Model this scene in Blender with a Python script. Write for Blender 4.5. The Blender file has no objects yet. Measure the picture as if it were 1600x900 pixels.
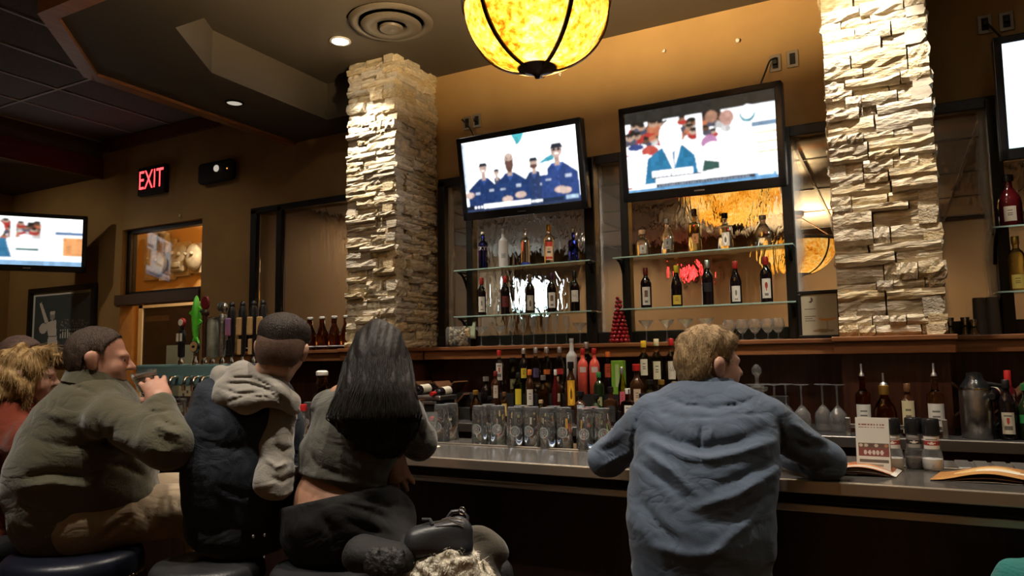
import bpy, bmesh, math, random
import numpy as np
from math import sin, cos, pi, radians, sqrt, atan2, degrees, exp
from mathutils import Matrix, Vector, Euler

random.seed(7); rng = np.random.default_rng(7)
scene = bpy.context.scene
COL = scene.collection

# ------------------------------------------------------------------ camera
F = 1130.0; PITCH = radians(5.45); ROLL = radians(0.85); YAW = radians(27.9); ZC = 1.5
cf = np.array([-sin(YAW)*cos(PITCH), cos(YAW)*cos(PITCH), sin(PITCH)])
_r0 = np.array([cos(YAW), sin(YAW), 0.0]); _u0 = np.cross(_r0, cf)
cr = _r0*cos(ROLL) - _u0*sin(ROLL); cu = _u0*cos(ROLL) + _r0*sin(ROLL)
CAM = np.array([0.0, 0.0, ZC])
cam_d = bpy.data.cameras.new('camera'); cam_o = bpy.data.objects.new('camera', cam_d); COL.objects.link(cam_o)
cam_d.sensor_width = 36.0; cam_d.sensor_fit = 'HORIZONTAL'; cam_d.lens = 36.0*F/1600.0
cam_d.clip_start = 0.05; cam_d.clip_end = 60
cam_o.matrix_world = Matrix(((cr[0], cu[0], -cf[0], CAM[0]), (cr[1], cu[1], -cf[1], CAM[1]), (cr[2], cu[2], -cf[2], CAM[2]), (0, 0, 0, 1)))
scene.camera = cam_o

def ray(x, y): return cf + cr*(x-800.0)/F + cu*(450.0-y)/F
def atY(x, y, Y): d = ray(x, y); return CAM + d*(Y/d[1])
def atZ(x, y, Z): d = ray(x, y); return CAM + d*((Z-ZC)/d[2])
def atK(x, y, k): return CAM + ray(x, y)*k

# ------------------------------------------------------------------ world, exposure
w = bpy.data.worlds.new('world'); scene.world = w; w.use_nodes = True
w.node_tree.nodes['Background'].inputs[0].default_value = (0.10, 0.085, 0.07, 1)
w.node_tree.nodes['Background'].inputs[1].default_value = 0.05
scene.view_settings.view_transform = 'Standard'; scene.view_settings.look = 'None'
scene.view_settings.gamma = 1.0; scene.view_settings.use_curve_mapping = False
scene.view_settings.exposure = 0.45
try:
    scene.cycles.max_bounces = 8; scene.cycles.transmission_bounces = 8; scene.cycles.glossy_bounces = 4
    scene.cycles.use_adaptive_sampling = True; scene.cycles.adaptive_threshold = 0.04; scene.cycles.adaptive_min_samples = 12
    scene.cycles.diffuse_bounces = 2; scene.cycles.transparent_max_bounces = 12
    scene.cycles.caustics_reflective = False; scene.cycles.caustics_refractive = False
    scene.cycles.sample_clamp_indirect = 3.0; scene.cycles.use_denoising = True; scene.cycles.blur_glossy = 0.5
except Exception: pass

WARM = (1.0, 0.80, 0.55); NEUT = (1.0, 0.90, 0.76)
def spot(loc, target, watts, size=70, blend=0.5, col=WARM, rad=0.04):
    l = bpy.data.lights.new('spot_beam', 'SPOT'); l.energy = watts; l.spot_size = radians(size); l.spot_blend = blend
    l.color = col; l.shadow_soft_size = rad
    o = bpy.data.objects.new('spot_beam', l); COL.objects.link(o); o.location = loc
    d = Vector(target)-Vector(loc); o.rotation_euler = d.to_track_quat('-Z', 'Y').to_euler()
    return o
def point(loc, watts, col=WARM, rad=0.05):
    l = bpy.data.lights.new('bulb_light', 'POINT'); l.energy = watts; l.color = col; l.shadow_soft_size = rad
    o = bpy.data.objects.new('bulb_light', l); COL.objects.link(o); o.location = loc; return o

# ceiling downlights, some unseen ones added as fill: (x, y, z, aim, watts, cone, colour, lit) - the cans themselves are built with the ceiling
DOWNLIGHTS = [
    (-3.57, 4.04, 3.89, (-3.62, 4.40, 2.2), 150, 80, NEUT),
    (-0.12, 3.98, 3.89, (-0.06, 4.40, 2.2), 150, 80, NEUT),
    (-4.60, 3.96, 3.57, None, 0, 0, WARM),
    (-1.95, 3.25, 3.89, (-1.9, 3.15, 1.0), 190, 66, NEUT),
    (-0.55, 3.25, 3.89, (-0.6, 3.15, 1.0), 60, 80, NEUT),
    (0.70, 3.25, 3.89, (0.6, 3.15, 1.0), 45, 80, NEUT),
    (-3.40, 3.25, 3.89, (-3.4, 3.15, 1.0), 60, 80, NEUT),
    (-0.90, 1.65, 4.03, (-0.72, 2.2, 1.2), 185, 75, NEUT),
    (-2.00, 1.05, 4.03, (-2.0, 1.80, 1.0), 120, 80, NEUT),  # out of view, added to fill the seated backs
    (-2.90, 0.70, 4.03, (-2.85, 1.6, 1.0), 120, 85, NEUT),  # unseen, added fill from behind the olive jacket
    (-6.20, 2.60, 4.03, (-6.4, 4.2, 1.8), 26, 90, WARM),
    (-8.60, 2.60, 3.60, (-8.6, 4.6, 1.8), 30, 100, WARM),
    (-3.0, -2.6, 4.03, (-3.0, -3.4, 1.5), 210, 120, WARM),  # unseen, added for ambient light behind the camera
    (0.6, -2.6, 4.03, (0.6, -3.4, 1.5), 210, 120, WARM),  # second unseen lamp added for ambient light
    (-1.75, 3.90, 3.89, (-1.75, 4.65, 1.2), 75, 70, NEUT),  # out of view, added to brighten the bottle tiers
    (-4.8, 7.0, 3.10, (-5.5, 6.4, 1.8), 26, 120, WARM),
    (-3.6, 9.2, 3.10, (-3.6, 10.2, 1.2), 52, 120, WARM),
    (-0.4, 9.2, 3.10, (-0.4, 10.2, 1.2), 52, 120, WARM),
    (1.8, 8.2, 3.10, (1.8, 10.2, 1.2), 52, 120, WARM),
    (1.5, 0.8, 4.03, (1.4, 1.6, 1.0), 50, 90, WARM),  # unseen warm fill, added
]
for x, y, z, aim, W_, sz, c in DOWNLIGHTS:
    if aim: spot((x, y, z-0.02), aim, W_, sz, 0.6, c)
# bulbs inside the pendant bowls: (x, y, z_bottom, diameter, watts)
PENDANTS = [(-1.33, 2.78, 2.752, 0.64, 330), (-1.20, 6.40, 2.58, 0.80, 110), (-0.92, 8.78, 2.38, 0.80, 110)]
for x, y, z, d, W_ in PENDANTS:
    point((x, y, z+0.25), W_, (1.0, 0.72, 0.38), 0.05)
point((-7.4, 5.9, 3.5), 95, (1.0, 0.72, 0.40), 0.1)      # lamp in the lobby behind the doorway

# ------------------------------------------------------------------ material helpers
MATS = {}
def _mix(nt, fac, a, b, x):
    n = nt.nodes.new('ShaderNodeMix'); n.data_type = 'RGBA'
    if fac is None: n.inputs[0].default_value = x
    else: nt.links.new(fac, n.inputs[0])
    for i, v in ((6, a), (7, b)):
        if isinstance(v, (tuple, list)): n.inputs[i].default_value = (*v[:3], 1)
        else: nt.links.new(v, n.inputs[i])
    return n.outputs[2]
def mat(name, col=(0.5, 0.5, 0.5), rough=0.5, metal=0.0, col2=None, nscale=8.0, stretch=(1, 1, 1), bump=0.0, bscale=None, trans=0.0, ior=1.45,
        emit=None, estr=0.0, attr=False, rand=0.0, coat=0.0, spec=0.5, sheen=0.0, detail=4.0, alpha=1.0, space='Object', bdist=0.01, sss=0.0):
    if name in MATS: return MATS[name]
    m = bpy.data.materials.new(name); MATS[name] = m; m.use_nodes = True; nt = m.node_tree; N = nt.nodes; L = nt.links
    b = N['Principled BSDF']; I = b.inputs
    I['Roughness'].default_value = rough; I['Metallic'].default_value = metal; I['IOR'].default_value = ior
    I['Transmission Weight'].default_value = trans; I['Coat Weight'].default_value = coat; I['Specular IOR Level'].default_value = spec
    I['Alpha'].default_value = alpha
    if sheen: I['Sheen Weight'].default_value = sheen
    if sss: I['Subsurface Weight'].default_value = sss; I['Subsurface Radius'].default_value = (0.012, 0.005, 0.003)
    src = None
    tc = N.new('ShaderNodeTexCoord'); mp = N.new('ShaderNodeMapping'); mp.inputs['Scale'].default_value = stretch
    L.new(tc.outputs[space], mp.inputs[0])
    if col2 is not None:
        nz = N.new('ShaderNodeTexNoise'); nz.inputs['Scale'].default_value = nscale; nz.inputs['Detail'].default_value = detail
        L.new(mp.outputs[0], nz.inputs['Vector'])
        rp = N.new('ShaderNodeValToRGB'); rp.color_ramp.elements[0].position = 0.35; rp.color_ramp.elements[1].position = 0.65
        rp.color_ramp.elements[0].color = (*col, 1); rp.color_ramp.elements[1].color = (*col2, 1)
        L.new(nz.outputs['Fac'], rp.inputs[0]); src = rp.outputs[0]
    if attr:
        a = N.new('ShaderNodeAttribute'); a.attribute_name = 'Col'; src = a.outputs['Color']
    if rand:
        oi = N.new('ShaderNodeObjectInfo'); hs = N.new('ShaderNodeHueSaturation')
        mr = N.new('ShaderNodeMapRange'); mr.inputs[3].default_value = 1-rand; mr.inputs[4].default_value = 1+rand
        L.new(oi.outputs['Random'], mr.inputs[0]); L.new(mr.outputs[0], hs.inputs['Value'])
        if src is not None: L.new(src, hs.inputs['Color'])
        else: hs.inputs['Color'].default_value = (*col, 1)
        src = hs.outputs[0]
    if src is not None: L.new(src, I['Base Color'])
    else: I['Base Color'].default_value = (*col, 1)
    if emit is not None:
        I['Emission Strength'].default_value = estr
        if emit == 'attr': L.new(src, I['Emission Color']); L.remove(I['Base Color'].links[0]) if I['Base Color'].links else None; I['Base Color'].default_value = (0.01, 0.01, 0.01, 1)
        else: I['Emission Color'].default_value = (*emit, 1)
    if bump:
        nb = N.new('ShaderNodeTexNoise'); nb.inputs['Scale'].default_value = bscale or nscale*3; nb.inputs['Detail'].default_value = 5
        L.new(mp.outputs[0], nb.inputs['Vector'])
        bp = N.new('ShaderNodeBump'); bp.inputs['Strength'].default_value = bump; bp.inputs['Distance'].default_value = bdist
        L.new(nb.outputs['Fac'], bp.inputs['Height']); L.new(bp.outputs[0], I['Normal'])
    return m
def wood(name, c1, c2, rough=0.4, axis=0, scale=3.0):
    st = [12, 12, 12]; st[axis] = 0.7
    return mat(name, c1, rough, col2=c2, nscale=scale, stretch=tuple(st), bump=0.06, bscale=scale*4, coat=0.15)
def rain_glass(name, tint, bump, stretch, bscale, bdist):
    """rippled see-through glass: rain relief on its front face"""
    m = mat(name, tint, 0.03, trans=1.0, ior=1.42); nt = m.node_tree; N = nt.nodes; L = nt.links; b = N['Principled BSDF']
    tc = N.new('ShaderNodeTexCoord'); mp = N.new('ShaderNodeMapping'); mp.inputs['Scale'].default_value = stretch; L.new(tc.outputs['Object'], mp.inputs[0])
    nz = N.new('ShaderNodeTexNoise'); nz.inputs['Scale'].default_value = bscale; nz.inputs['Detail'].default_value = 2.5; nz.inputs['Distortion'].default_value = 0.8; L.new(mp.outputs[0], nz.inputs['Vector'])
    bp = N.new('ShaderNodeBump'); bp.inputs['Strength'].default_value = bump; bp.inputs['Distance'].default_value = bdist; L.new(nz.outputs['Fac'], bp.inputs['Height']); L.new(bp.outputs[0], b.inputs['Normal']); return m
def etched_pane(name):
    """clear pane with a cloudy etched border"""
    m = thin_glass(name, (.90, .88, .84), .05, .5, .06); nt = m.node_tree; N = nt.nodes; L = nt.links; x2 = N['Material Output'].inputs[0].links[0].from_node
    tc = N.new('ShaderNodeTexCoord'); sx = N.new('ShaderNodeSeparateXYZ'); L.new(tc.outputs['Generated'], sx.inputs[0])
    a = N.new('ShaderNodeMath'); a.operation = 'SUBTRACT'; a.inputs[1].default_value = .5; L.new(sx.outputs[0], a.inputs[0]); b = N.new('ShaderNodeMath'); b.operation = 'ABSOLUTE'; L.new(a.outputs[0], b.inputs[0])
    nz = N.new('ShaderNodeTexNoise'); nz.inputs['Scale'].default_value = 5; nz.inputs['Detail'].default_value = 3; L.new(tc.outputs['Object'], nz.inputs[0])
    c = N.new('ShaderNodeMath'); c.operation = 'MULTIPLY_ADD'; c.inputs[1].default_value = .22; L.new(nz.outputs[0], c.inputs[0]); L.new(b.outputs[0], c.inputs[2])
    mr = N.new('ShaderNodeMapRange'); mr.inputs[1].default_value = .36; mr.inputs[2].default_value = .50; mr.inputs[3].default_value = .05; mr.inputs[4].default_value = .55; L.new(c.outputs[0], mr.inputs[0]); L.new(mr.outputs[0], x2.inputs[0])
    return m
def thin_glass(name, tint=(.96, .98, .97), base=.05, edge=.75, haze=.03, rough=.03):
    m = bpy.data.materials.new(name); MATS[name] = m; m.use_nodes = True; nt = m.node_tree; N = nt.nodes; L = nt.links
    N.remove(N['Principled BSDF']); t = N.new('ShaderNodeBsdfTransparent'); t.inputs[0].default_value = (*tint, 1)
    g = N.new('ShaderNodeBsdfGlossy'); g.inputs['Roughness'].default_value = rough; g.inputs['Color'].default_value = (.95, .97, 1, 1)
    d = N.new('ShaderNodeBsdfDiffuse'); d.inputs[0].default_value = (.85, .88, .88, 1)
    lw = N.new('ShaderNodeLayerWeight'); lw.inputs[0].default_value = .5
    pw_ = N.new('ShaderNodeMath'); pw_.operation = 'POWER'; pw_.inputs[1].default_value = 2.2; L.new(lw.outputs['Facing'], pw_.inputs[0])
    ma = N.new('ShaderNodeMath'); ma.operation = 'MULTIPLY_ADD'; ma.inputs[1].default_value = edge; ma.inputs[2].default_value = base; L.new(pw_.outputs[0], ma.inputs[0])
    x1 = N.new('ShaderNodeMixShader'); L.new(ma.outputs[0], x1.inputs[0]); L.new(t.outputs[0], x1.inputs[1]); L.new(g.outputs[0], x1.inputs[2])
    x2 = N.new('ShaderNodeMixShader'); x2.inputs[0].default_value = haze; L.new(x1.outputs[0], x2.inputs[1]); L.new(d.outputs[0], x2.inputs[2])
    L.new(x2.outputs[0], N['Material Output'].inputs[0]); return m
def glow_glass(name):
    """mottled amber art glass, lit through by the bulb inside the bowl"""
    m = bpy.data.materials.new(name); MATS[name] = m; m.use_nodes = True; nt = m.node_tree; N = nt.nodes; L = nt.links
    b = N['Principled BSDF']; b.inputs['Roughness'].default_value = 0.25; b.inputs['Base Color'].default_value = (0.30, 0.13, 0.03, 1)
    tc = N.new('ShaderNodeTexCoord')
    n1 = N.new('ShaderNodeTexNoise'); n1.inputs['Scale'].default_value = 30; n1.inputs['Detail'].default_value = 6; n1.inputs['Roughness'].default_value = 0.7
    n2 = N.new('ShaderNodeTexNoise'); n2.inputs['Scale'].default_value = 6; n2.inputs['Detail'].default_value = 3
    L.new(tc.outputs['Object'], n1.inputs[0]); L.new(tc.outputs['Object'], n2.inputs[0])
    ad = N.new('ShaderNodeMath'); ad.operation = 'MULTIPLY_ADD'; ad.inputs[1].default_value = 0.55; L.new(n2.outputs[0], ad.inputs[0]); L.new(n1.outputs[0], ad.inputs[2])
    rp = N.new('ShaderNodeValToRGB'); e = rp.color_ramp.elements; g = GLOW
    e[0].position = 0.60; e[0].color = (0.30*g, 0.085*g, 0.004*g, 1); e[1].position = 0.95; e[1].color = (1.0*g, 0.80*g, 0.40*g, 1)
    k = e.new(0.72); k.color = (0.80*g, 0.30*g, 0.015*g, 1); k = e.new(0.83); k.color = (1.0*g, 0.58*g, 0.09*g, 1)
    L.new(ad.outputs[0], rp.inputs[0]); t = N.new('ShaderNodeBsdfTranslucent'); L.new(rp.outputs[0], t.inputs[0])
    a = N.new('ShaderNodeAddShader'); L.new(t.outputs[0], a.inputs[0]); L.new(b.outputs[0], a.inputs[1]); L.new(a.outputs[0], N['Material Output'].inputs[0])
    L.new(rp.outputs[0], b.inputs['Emission Color']); b.inputs['Emission Strength'].default_value = 0.38/g
    return m
GLOW = 0.022

# ------------------------------------------------------------------ geometry helpers
def rotz(a): return np.array([[cos(a), -sin(a), 0], [sin(a), cos(a), 0], [0, 0, 1.0]])
def basis(fwd, up=(0, 0, 1)):
    """columns: right, forward, up"""
    f = np.array(fwd, float); f /= np.linalg.norm(f); u = np.array(up, float); u -= f*(u@f); u /= np.linalg.norm(u)
    return np.column_stack([np.cross(f, u), f, u])
class MB:
    def __init__(s): s.v = []; s.f = []; s.m = []; s.c = []; s.cur = 0; s.col = None
    def add(s, v, f):
        n = len(s.v); s.v += [tuple(map(float, p)) for p in v]; s.f += [tuple(i+n for i in q) for q in f]; s.m += [s.cur]*len(f); s.c += [s.col]*len(f); return s
    def box(s, lo, hi, R=None, at=(0, 0, 0)):
        x0, y0, z0 = lo; x1, y1, z1 = hi
        v = np.array([(x0, y0, z0), (x1, y0, z0), (x1, y1, z0), (x0, y1, z0), (x0, y0, z1), (x1, y0, z1), (x1, y1, z1), (x0, y1, z1)], float)
        if R is not None: v = v@np.array(R).T
        v = v+np.array(at)
        return s.add(v, [(0, 3, 2, 1), (4, 5, 6, 7), (0, 1, 5, 4), (1, 2, 6, 5), (2, 3, 7, 6), (3, 0, 4, 7)])
    def rbox(s, lo, hi, r=0.01, R=None, at=(0, 0, 0), seg=2):
        bm = bmesh.new(); bmesh.ops.create_cube(bm, size=1.0)
        sz = np.array(hi)-np.array(lo); c = (np.array(hi)+np.array(lo))/2
        for v in bm.verts: v.co = Vector((v.co.x*sz[0], v.co.y*sz[1], v.co.z*sz[2]))
        bmesh.ops.bevel(bm, geom=bm.edges[:], offset=min(r, 0.49*min(sz)), segments=seg, affect='EDGES', profile=0.5)
        bm.verts.index_update(); v = np.array([p.co[:] for p in bm.verts])+c
        if R is not None: v = v@np.array(R).T
        f = [tuple(q.index for q in fc.verts) for fc in bm.faces]; bm.free(); return s.add(v+np.array(at), f)
    def lathe(s, prof, n=24, R=None, at=(0, 0, 0), sx=1.0, sy=1.0, sq=None, ring=False):
        """prof: (r, z) list; sq: superellipse exponent for square bottles"""
        v = []
        for r, z in prof:
            for i in range(n):
                a = 2*pi*i/n; c, d = cos(a), sin(a)
                if sq: k = (abs(c)**sq+abs(d)**sq)**(-1.0/sq); c *= k; d *= k
                v.append((r*c*sx, r*d*sy, z))
        v = np.array(v); f = []
        for j in range(len(prof)-1):
            for i in range(n): f.append((j*n+i, j*n+(i+1) % n, (j+1)*n+(i+1) % n, (j+1)*n+i))
        if ring:
            j = len(prof)-1
            for i in range(n): f.append((j*n+i, j*n+(i+1) % n, (i+1) % n, i))
        elif prof[0][0] > 1e-6: f.append(tuple(reversed(range(n))))
        if prof[-1][0] > 1e-6 and not ring: f.append(tuple(range((len(prof)-1)*n, len(prof)*n)))
        if R is not None: v = v@np.array(R).T
        return s.add(v+np.array(at), f)
    def tube(s, pts, r, n=10, caps=True):
        pts = [np.array(p, float) for p in pts]; rs = r if isinstance(r, (list, tuple)) else [r]*len(pts); v = []; f = []; up = None
        for i, p in enumerate(pts):
            t = pts[min(i+1, len(pts)-1)]-pts[max(i-1, 0)]; t /= np.linalg.norm(t)+1e-12
            if up is None: up = np.cross(t, (0.31, 0.17, 0.93)); up /= np.linalg.norm(up)
            up = up-t*(up@t); up /= np.linalg.norm(up)+1e-12; b = np.cross(t, up)
            for k in range(n): a = 2*pi*k/n; v.append(p+rs[i]*(cos(a)*up+sin(a)*b))
        for i in range(len(pts)-1):
            for k in range(n): f.append((i*n+k, i*n+(k+1) % n, (i+1)*n+(k+1) % n, (i+1)*n+k))
        if caps: f.append(tuple(reversed(range(n)))); f.append(tuple(range((len(pts)-1)*n, len(pts)*n)))
        return s.add(v, f)
    def prism(s, poly, z0, z1, R=None, at=(0, 0, 0)):
        """poly in (x, y) extruded along z"""
        n = len(poly); v = np.array([(x, y, z0) for x, y in poly]+[(x, y, z1) for x, y in poly], float)
        if R is not None: v = v@np.array(R).T
        f = [tuple(reversed(range(n))), tuple(range(n, 2*n))]+[(i, (i+1) % n, n+(i+1) % n, n+i) for i in range(n)]
        return s.add(v+np.array(at), f)
    def ball(s, c, r, n=12, m=8, sc=(1, 1, 1)):
        pr = [(max(1e-7, sin(pi*j/m)), -cos(pi*j/m)) for j in range(m+1)]; v = []
        b = MB(); b.lathe(pr, n); a = np.array(b.v)*r*np.array(sc)+np.array(c); return s.add(a, b.f)
    def obj(s, name, mats, parent=None, smooth=False, loc=(0, 0, 0), rot=(0, 0, 0), kind=None, label=None, angle=None):
        me = bpy.data.meshes.new(name); me.from_pydata(s.v, [], s.f)
        for m in (mats if isinstance(mats, (list, tuple)) else [mats]): me.materials.append(m)
        if len(me.materials) > 1: me.polygons.foreach_set('material_index', s.m)
        if s.c and s.c[0] is not None:
            ca = me.color_attributes.new('Col', 'FLOAT_COLOR', 'CORNER'); a = []
            for q, c in zip(s.f, s.c): a += [*(c or (1, 1, 1)), 1.0]*len(q)
            ca.data.foreach_set('color', a)
        if smooth:
            me.polygons.foreach_set('use_smooth', [True]*len(me.polygons))
            me.set_sharp_from_angle(angle=radians(angle or 45))
        me.update()
        o = bpy.data.objects.new(name, me); COL.objects.link(o); o.location = loc; o.rotation_euler = rot
        if parent is not None: o.parent = parent
        if kind: o['kind'] = kind
        if label: o['label'] = label
        return o
def tag(o, label, cat, group=None):
    o['label'] = label; o['category'] = cat
    if group: o['group'] = group
    return o
def thing(name, label, cat, loc=(0, 0, 0), rz=0.0, group=None, rot=None):
    o = bpy.data.objects.new(name, None); COL.objects.link(o); o.location = tuple(loc); o.rotation_euler = rot if rot else (0, 0, rz)
    o.empty_display_size = 0.05
    return tag(o, label, cat, group)
def struct(o, label=None, cat=None):
    o['kind'] = 'structure'
    if label: o['label'] = label
    if cat: o['category'] = cat
    return o
def copy_tree(o, parent=None):
    c = o.copy(); COL.objects.link(c)
    if parent is not None: c.parent = parent
    for ch in list(o.children): copy_tree(ch, c)
    return c
def text_mesh(txt, size):
    cu_ = bpy.data.curves.new('lettering', 'FONT'); cu_.body = txt; cu_.size = size; cu_.align_x = 'CENTER'; cu_.align_y = 'CENTER'; cu_.resolution_u = 3
    o = bpy.data.objects.new('lettering', cu_); COL.objects.link(o); bpy.context.view_layer.update()
    me = o.to_mesh(); v = np.array([p.co[:] for p in me.vertices]); f = [tuple(p.vertices) for p in me.polygons]; o.to_mesh_clear()
    bpy.data.objects.remove(o); bpy.data.curves.remove(cu_); return v, f
class Ras:
    """tiny painter for flat print: coordinates 0..1, y up"""
    def __init__(s, w, h, bg): s.w, s.h = w, h; s.a = np.zeros((h, w, 3)); s.a[:] = bg; s.X, s.Y = np.meshgrid((np.arange(w)+.5)/w, (np.arange(h)+.5)/h)
    def put(s, k, c, al=1.0): s.a[k] = s.a[k]*(1-al)+np.array(c)*al; return s
    def rect(s, x0, y0, x1, y1, c, al=1.0): return s.put((s.X >= x0) & (s.X < x1) & (s.Y >= y0) & (s.Y < y1), c, al)
    def ell(s, cx, cy, rx, ry, c, al=1.0): return s.put(((s.X-cx)/rx)**2+((s.Y-cy)/ry)**2 < 1, c, al)
    def poly(s, pts, c, al=1.0):
        k = np.zeros(s.X.shape, bool); n = len(pts)
        for i in range(n):
            x1, y1 = pts[i]; x2, y2 = pts[(i+1) % n]
            if y1 == y2: continue
            k ^= ((s.Y >= min(y1, y2)) & (s.Y < max(y1, y2)) & (s.X < x1+(s.Y-y1)*(x2-x1)/(y2-y1)))
        return s.put(k, c, al)
    def soften(s, n=1, grain=.0):
        for _ in range(n):
            a = np.pad(s.a, ((1, 1), (1, 1), (0, 0)), mode='edge'); s.a = (a[1:-1, 1:-1]*4+(a[:-2, 1:-1]+a[2:, 1:-1]+a[1:-1, :-2]+a[1:-1, 2:])*2+a[:-2, :-2]+a[2:, 2:]+a[:-2, 2:]+a[2:, :-2])/16
        if grain:
            q = rng.random((s.h//6+2, s.w//6+2)); q = np.kron(q, np.ones((6, 6)))[:s.h, :s.w]; q2 = rng.random((s.h, s.w)); s.a = np.clip(s.a*(1+grain*(q[..., None]-.5)+grain*.5*(q2[..., None]-.5)), 0, 1)
        return s
    def mb(s, W, H, fn=None):
        """grid mesh in local x (right) / z (up), facing -y; fn maps (x, z) to a 3-D point"""
        b = MB(); xs = np.linspace(-W/2, W/2, s.w+1); zs = np.linspace(-H/2, H/2, s.h+1)
        b.v = [tuple(fn(x, z)) if fn else (x, 0.0, z) for z in zs for x in xs]; n = s.w+1
        for j in range(s.h):
            for i in range(s.w):
                b.f.append((j*n+i, j*n+i+1, (j+1)*n+i+1, (j+1)*n+i)); b.c.append(tuple(s.a[j, i])); b.m.append(0)
        return b
# ------------------------------------------------------------------ materials
M_wall = mat('wall_paint_gold', (0.37, 0.225, 0.085), 0.75, col2=(0.42, 0.26, 0.10), nscale=3, bump=0.05, bscale=90)
M_lobby = mat('wall_paint_orange', (0.60, 0.38, 0.16), 0.7, bump=0.04, bscale=80)
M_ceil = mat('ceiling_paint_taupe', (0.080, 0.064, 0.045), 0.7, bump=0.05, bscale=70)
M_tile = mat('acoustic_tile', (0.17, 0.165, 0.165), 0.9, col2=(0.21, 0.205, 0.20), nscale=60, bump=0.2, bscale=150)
M_tbar = mat('ceiling_grid_metal', (0.46, 0.46, 0.46), 0.5)
M_trim = wood('soffit_wood', (0.30, 0.115, 0.04), (0.38, 0.155, 0.055), 0.4, 1)
M_trimd = wood('dark_red_wood', (0.12, 0.035, 0.022), (0.16, 0.05, 0.03), 0.45, 1)
M_mantel = wood('ledge_wood', (0.17, 0.06, 0.022), (0.28, 0.115, 0.042), 0.35, 0)
M_panel = wood('back_panel_wood', (0.050, 0.014, 0.007), (0.085, 0.026, 0.012), 0.4, 2)
M_barfront = wood('bar_front_wood', (0.014, 0.005, 0.004), (0.024, 0.009, 0.006), 0.5, 2)
M_black = mat('black_painted_wood', (0.010, 0.009, 0.008), 0.35, bump=0.03, bscale=40)
M_iron = mat('black_iron', (0.012, 0.010, 0.009), 0.42, metal=0.6)
M_bronze = mat('dark_bronze', (0.035, 0.020, 0.012), 0.38, metal=0.7)
M_plastic = mat('black_gloss_plastic', (0.012, 0.012, 0.013), 0.22)
M_dark = mat('dark_matte', (0.012, 0.010, 0.010), 0.7)
M_mir = etched_pane('etched_border_glass')
M_rain = rain_glass('rain_texture_glass', (0.94, 0.90, 0.84), 0.30, (9, 9, 2.4), 2.2, 0.02)
M_rainb = mat('rain_glass_back', (0.96, 0.93, 0.88), 0.03, trans=1.0, ior=1.42)
M_glass = thin_glass('clear_glass', base=.012, edge=.25, haze=.0)
M_shelf = thin_glass('green_edge_glass', (.78, .92, .86), .10, .6, .03)
M_steel = mat('brushed_steel', (0.55, 0.53, 0.50), 0.30, metal=1.0, bump=0.05, bscale=60, stretch=(0.4, 12, 12))
M_edge = mat('counter_edge_metal', (0.42, 0.36, 0.29), 0.36, metal=0.9)
M_top = mat('bar_top_grey', (0.26, 0.24, 0.22), 0.16, metal=0.75, col2=(0.32, 0.295, 0.27), nscale=14, bump=0.02, bscale=30)
M_white = mat('white_plastic', (0.75, 0.73, 0.68), 0.4)
M_cream = mat('cream_paint', (0.72, 0.66, 0.52), 0.5)
M_print = mat('printed_surface', attr=True, rough=0.5)
M_screen = mat('lit_screen', attr=True, rough=0.2, emit='attr', estr=1.45)
M_screen2 = mat('lit_screen_soft', attr=True, rough=0.2, emit='attr', estr=1.6)
M_lens = mat('lit_lens', (1, 1, 1), 0.3, emit=(1.0, 0.92, 0.80), estr=35)
M_lensdim = mat('dim_lens', (0.6, 0.58, 0.5), 0.3, emit=(1.0, 0.9, 0.75), estr=0.35)
M_amber = glow_glass('amber_mottled_glass')
M_floor = wood('floor_wood', (0.06, 0.03, 0.015), (0.09, 0.045, 0.02), 0.35, 0)

# ------------------------------------------------------------------ room shell
XL, XR, YF, YB = -9.75, 3.6, -5.0, 5.0
struct(MB().box((XL-.2, YF-.2, -.1), (XR+.2, 7.0, 0)).obj('floor', M_floor))
b = MB().box((XL, YB, 0), (-7.54, YB+.15, 4.2)).box((-7.54, YB, 2.97), (-6.24, YB+.15, 4.2)).box((-6.24, YB, 0), (XR, YB+.15, 1.64)).box((-6.24, YB, 2.935), (XR, YB+.15, 4.2))
for x0, x1 in [(-6.24, -5.45), (-3.70, -3.27), (-.19, .19), (2.0, XR)]: b.box((x0, YB, 1.64), (x1, YB+.15, 2.935))
wall_back = struct(b.obj('wall_back', M_wall))
struct(MB().box((XL-.15, YF, 0), (XL, 6.6, 4.2)).obj('wall_left', M_wall))
struct(MB().box((XR, YF, 0), (XR+.15, YB+.15, 4.2)).obj('wall_right', M_wall))
struct(MB().box((XL-.15, YF-.15, 0), (XR+.15, YF, 4.2)).obj('wall_front', M_wall))
# lobby behind the doorway
b = MB().box((XL, 6.5, 0), (-5.6, 6.6, 3.7)).box((-5.75, 5.15, 0), (-5.6, 6.5, 3.7))
struct(b.obj('wall_lobby', M_lobby))
struct(MB().box((XL, 5.15, 3.7), (-5.6, 6.6, 3.8)).obj('ceiling_lobby', M_lobby))

# dining room behind the glass partition
M_din = mat('dining_wall_tan', (0.43, 0.285, 0.16), 0.8, col2=(0.47, 0.315, 0.18), nscale=2)
struct(MB().box((-5.6, 10.5, 0), (XR+.15, 10.6, 3.3)).box((XR, 5.15, 0), (XR+.15, 10.5, 3.3)).box((-5.6, 6.6, 0), (-5.5, 10.5, 3.3)).box((-5.59, 5.15, 0), (-5.55, 6.6, 3.3)).obj('wall_dining', M_din))
struct(MB().box((-5.6, 5.15, -.1), (XR, 10.5, 0)).obj('floor_dining', M_floor))
cd_ = struct(MB().box((-5.6, 5.15, 3.16), (XR, 10.5, 3.26)).obj('ceiling_dining', M_dark))
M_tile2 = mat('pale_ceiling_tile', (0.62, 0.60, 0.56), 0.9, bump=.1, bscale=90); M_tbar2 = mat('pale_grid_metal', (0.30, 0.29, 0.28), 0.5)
t0 = None; x = -5.5+.305
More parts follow.
